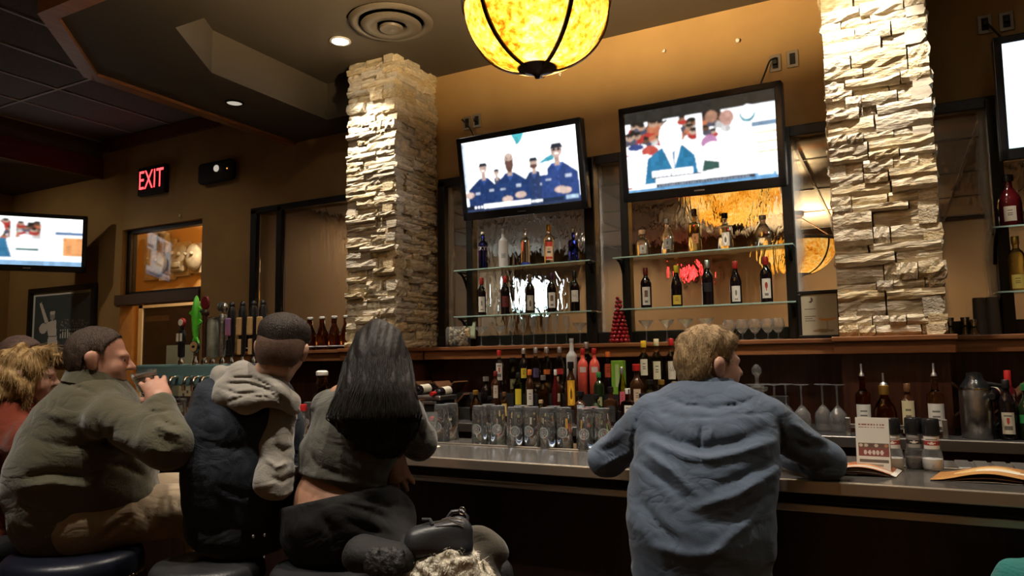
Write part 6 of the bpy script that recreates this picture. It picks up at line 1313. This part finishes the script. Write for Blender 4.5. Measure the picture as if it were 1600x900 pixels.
hs_ = sdf_obj('hair', head_prims(hc, HB, 1.04)[:1]+[('s', hc+HB@V(0, -.045, -.01)*1.04, (.070, .055, .075), HB, .03)], hm2, po, .0055, off=.006, mod=wrinkle(.0007, 130, (1, .3, .2)), origin=org, cut=hair_cut(hc, HB, 1.04, [(-.12, -.085), (-.06, -.075), (-.03, -.04), (.01, -.012), (.022, .03), (.03, .055), (.06, .088), (.085, .105), (.12, .14)]))
fuzz('hair_strands', hs_, 4200, .015, .0011, hm2, po, hc+HB@V(0, -.045, .12)-org, .2)
eyes(po, hc, HB, 1.04, org)
m_khaki = cloth('khaki_trousers', (.30, .235, .155), (.26, .20, .13), 200, .12)
CRK = [([(150, 850), (185, 820), (215, 800)], .010, .010, 0, 3), ([(220, 790), (235, 820), (240, 845)], .010, .009, 0, 3), ([(262, 775), (285, 790), (300, 800)], .008, .008, 0, 3), ([(205, 770), (215, 790), (200, 815)], .008, .008, 0, 3)]
sdf_obj('trousers', limb([st[0][0]+V(0, 0, .0), hipR, knR, anR], [.155, .125, .092, .06], .06)+limb([st[0][0], hipL, knL, anL], [.155, .125, .092, .06], .06), m_khaki, po, .011, mod=chain(creases(CRK), wrinkle(.002, 30, (1, .4, .3))), origin=org)
for a_ in (anL, anR): sdf_obj('shoe', [('c', a_+V(0, -.03, -.05), a_+fw*.17+V(0, 0, -.06), .048, .038, .03), ('c', a_, a_+V(0, 0, -.05), .05, .048, .03)], MATS['dark_matte'], po, .012, origin=org)
# goblet in his hand
gx = K(231, 597, 2.70); t = thing('beer_goblet', 'wide rimmed glass of dark beer held by the man in olive', 'glass', tuple(gx-V(0, 0, .03)), rot=(.12, -.22, 0))
MB().lathe([(1e-6, -.02), (.022, -.02), (.026, -.012), (.034, .02), (.046, .072), (.0445, .072), (.032, .02), (.022, -.008), (1e-6, -.012)], 28).obj('glass', M_thin, t, True, angle=50)
MB().lathe([(1e-6, -.010), (.021, -.007), (.031, .02), (.0385, .048), (1e-6, .048)], 26).obj('beer', mat('dark_beer', (.022, .006, .002), .1), t, True); MB().lathe([(1e-6, .0482), (.0386, .0482), (.041, .058), (1e-6, .058)], 26).obj('foam', mat('beer_foam', (.50, .42, .32), .8), t, True)

# ---- man in the denim vest over a grey hoodie
org = V(-2.17, 1.80, .78); fw = nrm((-.50, .866, 0)); rv = nrm((.866, .50, 0))
st = [(K(378, 806, 2.62), .170, .125), (K(376, 768, 2.62), .175, .132), (K(376, 725, 2.62), .180, .136), (K(380, 670, 2.63), .185, .130), (K(388, 630, 2.66), .165, .105), (K(402, 600, 2.66), .09, .075)]
Ls, Le, Lw = K(322, 655, 2.72), K(325, 750, 2.80), K(400, 760, 2.98); Rs, Re, Rw = K(432, 655, 2.58), K(428, 750, 2.50), K(470, 742, 2.68)
hc = K(441, 548, 2.60); HB = frame(nrm((-.52, .84, -.12)), (.10, .05, 1)); sk3 = skin('skin_light_tan', (.47, .27, .18))
hipL, hipR = st[0][0]-rv*.09, st[0][0]+rv*.09; knL, knR = hipL+fw*.42, hipR+nrm((-.1, 1, 0))*.42; anL, anR = V(knL[0], knL[1]-.05, .34), V(knR[0], knR[1]-.05, .34)
body = tors(st, rv, .05, -.02)+limb([Ls, Le, Lw], [.05, .038, .027])+limb([Rs, Re, Rw], [.05, .038, .027])+limb([hipL, knL, anL], [.085, .055, .036])+limb([hipR, knR, anR], [.085, .055, .036])+limb([hc+HB@V(0, -.032, -.05), K(405, 605, 2.65)], [.056, .062])+head_prims(hc, HB, .96, .95)+hand_prims(Rw, nrm(V(-.2, 1, -.25)), (.3, 0, 1), -1, (.4, .5, .4))+hand_prims(Lw, nrm(V(.3, 1, -.1)), (0, 0, 1), 1, (.4, .5, .4))
ph = person('young man in a denim vest and grey hood seen from behind', org, body, sk3, .0075)
m_denim = cloth('dark_denim', (.0105, .014, .022), (.020, .026, .037), 300, .25, .8, 14, .04); m_grey = cloth('grey_marl_fleece', (.235, .215, .185), (.205, .188, .16), 180, .2, .95, 30, .3)
CRD = [([(310, 690), (350, 700), (400, 695)], .012, .005, 0, 3), ([(318, 630), (322, 720), (320, 800)], .004, .004, 0, 2.75), ([(300, 820), (350, 838), (440, 845)], .005, .006, 0, 3), ([(370, 640), (372, 740), (375, 830)], .003, .003, 0, 2.6), ([(340, 760), (380, 775), (420, 765)], .012, .006, 0, 3)]
sdf_obj('denim_vest', tors(st[:-1]+[(K(396, 612, 2.66), .10, .08)], rv, .05, .014)+[('c', Ls, K(385, 628, 2.68), .062, .062, .05), ('c', Rs+V(-.03, 0, 0), K(395, 628, 2.64), .058, .062, .05)], m_denim, ph, .009, mod=chain(creases(CRD), wrinkle(.0018, 30, (.1, .3, 1))), origin=org, cut=lambda P: .838-P[:, 2])
CRS = [([(425, 690), (440, 705), (455, 700)], .010, .010, 0, 3), ([(415, 715), (432, 730), (450, 722)], .010, -.008, 0, 3), ([(420, 745), (440, 752), (460, 742)], .009, .010, 0, 3), ([(418, 660), (432, 690), (428, 730)], .012, .006, 0, 3), ([(412, 770), (440, 778), (465, 762)], .009, -.006, 0, 3)]
sdf_obj('hoodie_sleeve', limb([Rs, Re, Re*.15+Rw*.85], [.068, .058, .040], .04), m_grey, ph, .0075, mod=chain(creases(CRS), wrinkle(.003, 40, (.3, .4, 1))), origin=org)
sdf_obj('hoodie_sleeve', limb([Ls, Le, Le*.15+Lw*.85], [.074, .062, .044], .05), m_grey, ph, .009, mod=wrinkle(.003, 40), origin=org)
# hood lying on the back
hd = [('c', K(345, 588, 2.66), K(352, 618, 2.56), .030, .040, .03), ('c', K(352, 618, 2.56), K(385, 625, 2.50), .040, .042, .03), ('c', K(385, 625, 2.50), K(430, 618, 2.50), .042, .034, .03), ('c', K(430, 618, 2.50), K(458, 640, 2.54), .034, .022, .03), ('c', K(345, 588, 2.66), K(378, 580, 2.60), .030, .034, .03), ('c', K(378, 580, 2.60), K(425, 600, 2.54), .036, .034, .03), ('c', K(425, 600, 2.54), K(456, 628, 2.56), .032, .022, .03), ('c', K(365, 605, 2.57), K(420, 612, 2.53), .045, .040, .03), ('c', K(345, 588, 2.68), K(372, 582, 2.76), .030, .028, .03), ('c', K(456, 628, 2.56), K(458, 640, 2.64), .024, .024, .03)]
CRH = [([(350, 600), (385, 598), (430, 612), (452, 632)], .006, .010, 0, 2.7), ([(362, 590), (395, 590), (440, 612)], .005, .008, 0, 2.7), ([(342, 605), (370, 615), (420, 612), (455, 640)], .006, .009, 0, 2.7), ([(350, 630), (385, 618), (425, 622)], .005, .008, 0, 2.7)]
sdf_obj('hood', hd, m_grey, ph, .0065, mod=chain(creases(CRH), wrinkle(.002, 45, (.2, .3, 1))), origin=org)
m_fade = mat('faded_sides_hair', (.12, .068, .046), .6, col2=(.085, .048, .033), nscale=60, bump=.2, bscale=250); hm3 = hairm('dark_cropped_hair', (.012, .008, .006), (.035, .024, .018), (70, 70, 30))
HL = [(-.12, -.068), (-.06, -.062), (-.03, -.035), (.012, -.01), (.03, .02), (.05, .055), (.09, .085), (.12, .12)]
hc_ = sdf_obj('cropped_sides', head_prims(hc, HB, .96)[:1]+[('s', hc+HB@V(0, -.045, -.01)*.96, (.068, .054, .070), HB, .03)], m_fade, ph, .005, off=.0085, origin=org, cut=hair_cut(hc, HB, .96, HL))
fuzz('cropped_strands', hc_, 22000, .006, .0009, hm3, ph, hc+HB@V(0, -.08, .09)-org, .3, .3, .5, 2, lambda p: np.clip(((p+org-hc)@HB[:, 2]+.062)/.06, 0, 1)**1.3)
hs_ = sdf_obj('hair', head_prims(hc, HB, .96)[:1]+[('s', hc+HB@V(0, .0, .08)*.96, (.070, .088, .044), HB, .03)], hm3, ph, .005, off=.0105, origin=org, cut=hair_cut(hc, HB, .96, [(-.12, -.012), (-.06, -.008), (.0, .015), (.05, .055), (.09, .085), (.12, .12)], False))
fuzz('hair_strands', hs_, 6500, .013, .0010, hm3, ph, hc+HB@V(0, -.08, .09)-org, .25, .35, .1)
eyes(ph, hc, HB, .96, org)
b = MB(); W_ = lambda x, y, z: hc+HB@V(x, y, z)*.96-org
for sg in (-1, 1):
    b.tube([W_(sg*.082, -.012, .016), W_(sg*.080, .03, .018), W_(sg*.072, .098, .012)], .0022, 6); b.tube([W_(sg*.036+.030*cos(a), .106-.008*abs(cos(a)), .004+.022*sin(a)) for a in np.linspace(0, 2*pi, 20)], .002, 6)
b.tube([W_(-.008, .112, .008), W_(.008, .112, .008)], .002, 6); b.obj('eyeglasses', M_iron, ph, True)
sdf_obj('trousers', [('s', V(st[0][0][0], st[0][0][1], .868), (.165, .135, .070), frame(fw), .06)]+limb([st[0][0], hipL, knL, anL], [.13, .10, .072, .05], .05)+limb([st[0][0], hipR, knR, anR], [.13, .10, .072, .05], .05), cloth('black_jeans', (.010, .010, .012)), ph, .013, origin=org)
for q in range(2): p = K(396+q*18, 838-q*2, 2.47)-org; MB().ball(p, .006, 8, 6).obj('button', M_steel, ph, True)
for a_ in (anL, anR): sdf_obj('shoe', [('c', a_+V(0, -.03, -.05), a_+fw*.16+V(0, 0, -.06), .045, .036, .03), ('c', a_, a_+V(0, 0, -.05), .045, .045, .03)], MATS['dark_matte'], ph, .012, origin=org)

# ---- woman with long dark hair
org = V(-1.76, 1.95, .78); fw = nrm((-.30, .95, 0)); rv = nrm((.95, .30, 0))
st = [(K(532, 822, 2.52), .165, .135), (K(530, 800, 2.52), .172, .138), (K(520, 770, 2.54), .125, .105), (K(535, 725, 2.56), .125, .098), (K(560, 670, 2.58), .150, .100), (K(575, 630, 2.60), .140, .085), (K(585, 605, 2.60), .065, .06)]
Rs, Re, Rw = K(630, 650, 2.58), K(655, 690, 2.66), K(590, 680, 2.95); Ls, Le, Lw = K(520, 640, 2.66), K(500, 720, 2.80), K(613, 712, 2.58)
hc = K(592, 562, 2.62); HB = frame(nrm((-.45, .88, -.10)), (0, .05, 1)); sk4 = skin('skin_warm_tan', (.42, .22, .14))
hipL, hipR = st[0][0]-rv*.08+V(0, 0, .02), st[0][0]+rv*.085+V(0, 0, .02); knL, knR = hipL+fw*.42, K(604, 812, 2.50); anL = V(knL[0], knL[1]-.05, .34); anR = K(640, 868, 2.30)
hnd = hand_prims(Lw, nrm(K(628, 765, 2.62)-Lw), nrm(V(.55, -.8, .1)), -1, (.12, .22, .22), 1.12, .16, (.85, .3, -.35))
body = tors(st, rv, .05, -.014)+limb([Ls, Le, K(590, 690, 2.72), Lw], [.042, .034, .026, .023])+limb([Rs, Re, Rw], [.042, .034, .022])+limb([hipL, knL, anL], [.085, .055, .035])+limb([hipR, knR, anR], [.085, .055, .035])+limb([hc+HB@V(0, -.03, -.05), st[-1][0]], [.05, .052])+head_prims(hc, HB, .93, .9)+hnd+hand_prims(Rw, nrm(V(-.8, .5, 0)), (0, 0, 1), 1, (.4, .5, .4), .9)
pw = person('woman with long dark wavy hair and a cropped olive top seated at the bar', org, body, sk4)
m_crop = cloth('dark_olive_knit', (.072, .070, .056), (.060, .058, .046), 170, .22, .95, 8, .25)
CRW = [([(480, 700), (500, 730), (540, 745)], .012, .008, 0, 3), ([(520, 690), (560, 720), (600, 725)], .014, .008, 0, 3), ([(478, 740), (530, 752), (605, 765)], .010, -.006, 0, 3), ([(505, 640), (530, 660), (560, 660)], .012, .007, 0, 3), ([(645, 660), (655, 680), (662, 690)], .008, .008, 0, 3), ([(630, 690), (645, 698), (662, 700)], .007, .007, 0, 3), ([(560, 740), (580, 755), (600, 752)], .010, .006, 0, 3)]
# the top flares to a free hem above the waist
top = [('e', K(532, 762, 2.55), K(540, 715, 2.56), (.158, .135), (.152, .122), rv, .05), ('e', K(540, 715, 2.56), K(562, 665, 2.58), (.152, .122), (.160, .112), rv, .05), ('e', K(562, 665, 2.58), K(578, 628, 2.60), (.160, .112), (.120, .085), rv, .05)]+limb([Rs, Re, Re*.3+Rw*.7], [.072, .058, .042], .05)+limb([Ls, Le, Le*.5+K(590, 690, 2.72)*.5], [.068, .054, .042], .05)+[('c', Rs, K(585, 622, 2.60), .055, .05, .05), ('c', Ls, K(570, 622, 2.62), .055, .05, .05)]
def hem(P):
    x, y, k = project(P); return (y-np.minimum(742+.36*(x-470), 771+.06*(x-550)))*k/F
sdf_obj('cropped_top', top, m_crop, pw, .008, mod=chain(creases(CRW), wrinkle(.0022, 36, (.3, .3, 1))), origin=org, cut=hem)
m_legg = cloth('black_leggings', (.006, .0055, .006), (.009, .008, .008), 200, .1, .8, 5, .02)
def waist(P): x, y, k = project(P); return ((787-.22*(x-470))-y)*k/F
sdf_obj('leggings', tors([(st[0][0]+V(0, 0, -.02), .175, .155), (st[1][0], .182, .155), (K(524, 785, 2.53), .150, .125)], rv, .05, .006)+limb([hipR, knR], [.135, .10], .06)+limb([knR, knR+(anR-knR)*.9], [.09, .05], .03)+limb([hipL, knL, anL], [.125, .085, .055], .06), m_legg, pw, .009, mod=chain(creases([([(545, 790), (580, 800), (615, 815)], .012, .008, 0, 3), ([(540, 815), (585, 830), (620, 838)], .012, .008, 0, 3), ([(500, 800), (520, 830), (525, 860)], .012, .006, 0, 3), ([(560, 780), (590, 785), (612, 795)], .008, .006, 0, 3)]), wrinkle(.0022, 40, (1, .3, .6))), origin=org, cut=waist)
M_shoe = mat('black_canvas_shoe', (.011, .010, .010), .8, bump=.3, bscale=90); M_sole = mat('black_rubber_sole', (.014, .013, .013), .6, bump=.9, bscale=55, bdist=.01)
s0, s1 = K(560, 868, 2.26), K(622, 876, 2.24)
o = sdf_obj('shoe', [('c', s0, s1, .052, .045, .03), ('c', s0+V(0, .03, .01), s1+V(.01, .03, 0), .045, .04, .03)], M_shoe, pw, .008, origin=org, mod=wrinkle(.0012, 60))
sdf_obj('sole', [('e', K(575, 876, 2.215), K(625, 880, 2.20), (.040, .016), (.043, .016), nrm((0, .2, 1)), .02)], M_sole, o, .007, origin=org, mod=wrinkle(.0022, 260, (1, 0, .2)))
m_dk = mat('long_dark_hair', (.0045, .0036, .003), .55, col2=(.013, .010, .008), nscale=2.2, stretch=(40, 40, 5), bump=.5, bscale=2.6, bdist=.006, spec=.22)
HS = [(K(592, 532, 2.60), .080, .088), (K(590, 565, 2.56), .106, .096), (K(590, 610, 2.48), .118, .075), (K(588, 650, 2.44), .140, .058), (K(596, 684, 2.44), .092, .034), (K(604, 706, 2.46), .040, .018)]
rvh = nrm((.80, .60, 0))
def strandmod(P, d):
    q = (P-HS[2][0])@rvh; z = P[:, 2]; return d+.008+.003*np.sin(95*q+2.6*np.sin(13*z+14*q)+3*np.sin(7*z))+.002*np.sin(240*q+3*np.sin(14*z))
sdf_obj('long_hair', head_prims(hc, HB, .93)[:1]+tors(HS, rvh, .05)+[('s', hc+V(0, 0, .036), (.094, .104, .088), HB, .04)], m_dk, pw, .0065, mod=strandmod, origin=org, cut=hair_cut(hc, HB, .93, [(-.3, -9), (.02, -9), (.035, .0), (.06, .05), (.09, .085), (.12, .12)], False))
bk = nrm(V(.60, -.80, 0)); paths = []
for q in range(1300):
    u = random.uniform(-1.06, 1.06); ph_ = random.random()*6.3; endt = random.uniform(.58, 1.10); p = []
    for t_ in np.linspace(random.uniform(.02, .25), endt, 15):
        s_ = t_*(len(HS)-1); i = min(int(s_), len(HS)-2); g = s_-i; c_ = HS[i][0]*(1-g)+HS[i+1][0]*g; rx = HS[i][1]*(1-g)+HS[i+1][1]*g; ry = HS[i][2]*(1-g)+HS[i+1][2]*g
        uu = u*(1+.05*sin(7*t_+ph_)); wv = .022*sin(13*t_+ph_)*t_
        p.append(c_+rvh*(rx*uu+wv)+bk*(ry*sqrt(max(.02, 1-min(1, uu*uu)))*(1.10+.12*random.random()*t_)+.005*sin(11*t_+ph_*2)))
    paths.append(p)
strands('hair_locks', paths, .0021, m_dk, pw, org); eyes(pw, hc, HB, .93, org)

# ---- blonde woman in red
org = V(-3.25, 1.55, .78); fw = nrm((.60, .80, 0)); rv = nrm((.80, -.60, 0)); k0 = 3.08
st = [(K(0, 850, k0), .17, .15), (K(2, 770, k0), .16, .14), (K(6, 700, k0), .18, .14), (K(14, 660, k0), .16, .11), (K(28, 640, k0), .07, .065)]
hc = K(46, 590, k0); HB = frame(nrm((.70, .70, -.08)), (0, 0, 1)); sk5 = skin('skin_peach', (.50, .28, .20))
Rs, Re, Rw = K(45, 690, 2.92), K(70, 790, 2.95), K(150, 770, 3.2); Ls, Le, Lw = K(20, 690, 3.28), K(60, 780, 3.4), K(130, 760, 3.4); hipR, hipL = st[0][0]+rv*.09, st[0][0]-rv*.09; knR, knL = hipR+fw*.42, hipL+fw*.42; anR, anL = V(knR[0], knR[1], .34), V(knL[0], knL[1], .34)
body = tors(st, rv, .05, -.015)+limb([Rs, Re, Rw], [.045, .036, .025])+limb([Ls, Le, Lw], [.045, .036, .025])+limb([hipR, knR, anR], [.085, .055, .036])+limb([hipL, knL, anL], [.085, .055, .036])+limb([hc+HB@V(0, -.03, -.05), st[-1][0]], [.05, .054])+head_prims(hc, HB, .96, .95)+hand_prims(Rw, fw, (0, 0, 1), 1)+hand_prims(Lw, fw, (0, 0, 1), -1)
pe = person('woman with curled blonde hair in a rust red jacket at the picture edge', org, body, sk5, .0075)
m_rust = cloth('rust_red_jacket', (.17, .032, .014), (.14, .026, .012), 120, .2)
sdf_obj('jacket', tors(st[:-1]+[(K(24, 648, k0), .09, .085)], rv, .06, .016)+limb([Rs, Re, Re*.1+Rw*.9], [.075, .062, .044], .06)+limb([Ls, Le, Le*.1+Lw*.9], [.075, .062, .044], .06)+[('c', Rs, K(24, 655, k0), .06, .06, .06), ('c', Ls, K(24, 655, k0), .06, .06, .06)], m_rust, pe, .011, mod=wrinkle(.004, 28, (.5, .2, 1)), origin=org)
sdf_obj('trousers', limb([st[0][0], hipL, knL, anL], [.13, .10, .072, .05], .05)+limb([st[0][0], hipR, knR, anR], [.13, .10, .072, .05], .05), MATS['black_jeans'], pe, .014, origin=org)
m_bl = hairm('curled_blonde_hair', (.19, .105, .035), (.42, .28, .12), (30, 30, 6))
def curl(P, d): q = (P-hc); a = q@HB[:, 1]; z = q[:, 2]; return d+.008*np.sin(60*a+3*np.sin(22*z)+8*z)+.0045*np.sin(120*a+40*z+2*np.sin(30*z))+.004*np.sin(75*z+30*a)
hs_ = sdf_obj('curled_hair', [('s', hc+HB@V(0, -.02, .045), (.094, .112, .092), HB, .03), ('s', hc+HB@V(0, -.055, -.03), (.102, .088, .085), HB, .04), ('s', hc+HB@V(.06, .0, -.02), (.040, .060, .075), HB, .03), ('s', hc+HB@V(-.06, .0, -.02), (.040, .060, .075), HB, .03), ('s', hc+HB@V(.0, .055, .095), (.07, .05, .03), HB, .03)], m_bl, pe, .006, mod=curl, origin=org, cut=hair_cut(hc, HB, .96, [(-.3, -9), (.035, -9), (.045, -.05), (.06, .03), (.09, .07), (.12, .10)], False)); eyes(pe, hc, HB, .96, org); fuzz('hair_strands', hs_, 3000, .05, .0014, m_bl, pe, hc+HB@V(0, -.03, .14)-org, .15, .3, .8, 4)

# ---- man beyond her
org = V(-3.95, 1.75, .78); k0 = 3.75; fw = nrm((.75, .66, 0)); rv = nrm((.66, -.75, 0))
st = [(K(-10, 800, k0), .18, .15), (K(-8, 720, k0), .18, .15), (K(-2, 660, k0), .19, .14), (K(6, 620, k0), .15, .10), (K(18, 600, k0), .07, .07)]
hc = K(34, 562, k0); HB = frame(fw, (0, 0, 1)); hipR, hipL = st[0][0]+rv*.09, st[0][0]-rv*.09; knR, knL = hipR+fw*.4, hipL+fw*.4; anR, anL = V(knR[0], knR[1], .36), V(knL[0], knL[1], .36)
Rs, Re, Rw = st[3][0]+rv*.19+V(0, 0, -.06), st[2][0]+rv*.24+fw*.08+V(0, 0, -.16), st[2][0]+rv*.1+fw*.34+V(0, 0, -.12); Ls, Le, Lw = st[3][0]-rv*.19+V(0, 0, -.06), st[2][0]-rv*.24+fw*.08+V(0, 0, -.16), st[2][0]-rv*.1+fw*.34+V(0, 0, -.12)
body = tors(st, rv, .05, -.015)+limb([Rs, Re, Rw], [.05, .04, .028])+limb([Ls, Le, Lw], [.05, .04, .028])+limb([hipR, knR, anR], [.09, .06, .04])+limb([hipL, knL, anL], [.09, .06, .04])+limb([hc+HB@V(0, -.03, -.05), st[-1][0]], [.06, .064])+head_prims(hc, HB, 1.0, 1.0)+hand_prims(Rw, fw, (0, 0, 1), 1)+hand_prims(Lw, fw, (0, 0, 1), -1)
pf = person('man with thinning hair and a bright red hood behind the blonde woman', org, body, skin('skin_rosy', (.48, .24, .18)), .008)
sdf_obj('hair', head_prims(hc, HB, 1.0)[:1], hairm('thin_grey_brown_hair', (.10, .055, .045), (.16, .10, .085), (60, 60, 20)), pf, .007, off=.006, mod=wrinkle(.001, 200), origin=org, cut=hair_cut(hc, HB, 1.0, HL)); m_rd = cloth('bright_red_fleece', (.30, .012, .012))
sdf_obj('red_hooded_top', tors(st[:-1], rv, .06, .016)+limb([Rs, Re, Rw], [.075, .062, .044], .06)+limb([Ls, Le, Lw], [.075, .062, .044], .06)+[('c', K(-6, 585, k0), K(2, 565, k0-.05), .075, .05, .05), ('c', K(-6, 585, k0), K(6, 612, k0), .08, .09, .05)], m_rd, pf, .013, mod=wrinkle(.003, 30), origin=org)
sdf_obj('trousers', limb([st[0][0], hipL, knL, anL], [.13, .10, .072, .05], .05)+limb([st[0][0], hipR, knR, anR], [.13, .10, .072, .05], .05), MATS['black_jeans'], pf, .015, origin=org); eyes(pf, hc, HB, 1.0, org)

# ---- coat and handbag on the fourth stool
org = V(-1.36, 2.14, .78); m_fur = mat('cream_fur_lining', (.60, .53, .41), .95, col2=(.78, .72, .60), nscale=22, bump=1.0, bscale=55, bdist=.02); m_coat = cloth('olive_brown_coat', (.055, .047, .034), (.045, .038, .028), 150, .2)
def furmod(P, d): return d+.006*np.sin(85*P[:, 0]+3*np.sin(60*P[:, 2])+2*np.sin(47*P[:, 1]))+.004*np.sin(150*P[:, 2]+2*np.sin(90*P[:, 0]))+.003*np.sin(210*P[:, 1]+90*P[:, 0])
ct = thing('fur_lined_coat', 'olive coat with cream fur lining heaped on a bar stool', 'coat', tuple(org))
f1 = [('c', K(640, 890, 2.28), K(712, 880, 2.26), .055, .055, .05), ('c', K(712, 880, 2.26), K(742, 905, 2.28), .050, .05, .05), ('c', K(650, 915, 2.28), K(735, 920, 2.28), .06, .06, .05), ('c', K(634, 862, 2.34), K(640, 890, 2.30), .022, .04, .03), ('c', K(735, 838, 2.42), K(725, 850, 2.42), .030, .03, .03)]
hs_ = sdf_obj('fur_lining', f1, m_fur, ct, .007, mod=furmod, origin=org); fuzz('fur', hs_, 5000, .020, .0013, m_fur, ct, V(0, .1, .3), .6, .6, .2)
f2 = [('c', K(742, 838, 2.40), K(765, 865, 2.38), .035, .045, .04), ('c', K(765, 865, 2.38), K(752, 900, 2.36), .045, .05, .04), ('c', K(742, 838, 2.40), K(728, 870, 2.36), .03, .03, .04), ('c', K(728, 868, 2.34), K(755, 890, 2.32), .028, .03, .03), ('c', K(690, 905, 2.38), K(755, 905, 2.36), .06, .06, .05)]
sdf_obj('coat_shell', f2, m_coat, ct, .008, mod=wrinkle(.007, 42, (.6, .3, 1)), origin=org)
bg = thing('black_handbag', 'black leather handbag with thin zip piping lying on the fur coat', 'handbag', tuple(org))
M_bag = mat('black_bag_leather', (.022, .023, .026), .36, bump=.1, bscale=110)
q = [K(652, 842, 2.28), K(722, 835, 2.26), K(728, 866, 2.24), K(642, 868, 2.26)]
bs = [('c', K(660, 838, 2.28), K(716, 818, 2.28), .022, .020, .04), ('c', K(652, 858, 2.27), K(724, 856, 2.25), .034, .030, .05), ('c', K(656, 845, 2.28), K(720, 835, 2.27), .034, .030, .05), ('c', K(650, 862, 2.27), K(650, 866, 2.27), .028, .022, .03)]
sdf_obj('bag_body', bs, M_bag, bg, .0065, mod=wrinkle(.002, 40, (.2, .3, 1)), origin=org)
MB().tube([K(690, 812, 2.262)-org, K(703, 808, 2.255)-org, K(722, 812, 2.25)-org], .0022, 6).tube([K(678, 818, 2.25)-org, K(700, 812, 2.245)-org, K(724, 822, 2.24)-org], .0022, 6).obj('zip_piping', M_chrome, bg, True)
MB().tube([K(698, 812, 2.31)-org, K(706, 800, 2.31)-org, K(722, 798, 2.31)-org, K(730, 808, 2.30)-org, K(728, 830, 2.28)-org, K(722, 850, 2.25)-org], .007, 8).obj('strap', M_bag, bg, True)
MB().tube([K(722+5*cos(a), 798+6*sin(a), 2.295)-org for a in np.linspace(0, 6.28, 14)], .0022, 6).obj('strap_ring', M_chrome, bg, True); MB().tube([K(660, 812, 2.28)-org, K(672, 812, 2.27)-org, K(676, 820, 2.26)-org], .006, 8).obj('tassel', M_bag, bg, True)
# ---- teal cushion at the lower picture edge
p = K(1592, 892, 1.95); tg = thing('teal_jacket', 'teal quilted jacket hung at the lower picture corner', 'jacket', tuple(p))
sdf_obj('fabric', [('c', K(1590, 912, 1.95), K(1650, 900, 1.98), .045, .06, .05), ('c', K(1600, 930, 1.95), K(1680, 930, 1.98), .08, .09, .05)], cloth('teal_fabric', (.02, .16, .15), (.018, .14, .13), 120, .3), tg, .010, mod=wrinkle(.004, 40), origin=p)
stool(float(K(1640, 980, 1.97)[0]), float(K(1640, 980, 1.97)[1]), .2, 'bar stool carrying the teal jacket', False, M_leather, float(p[2])-.10)
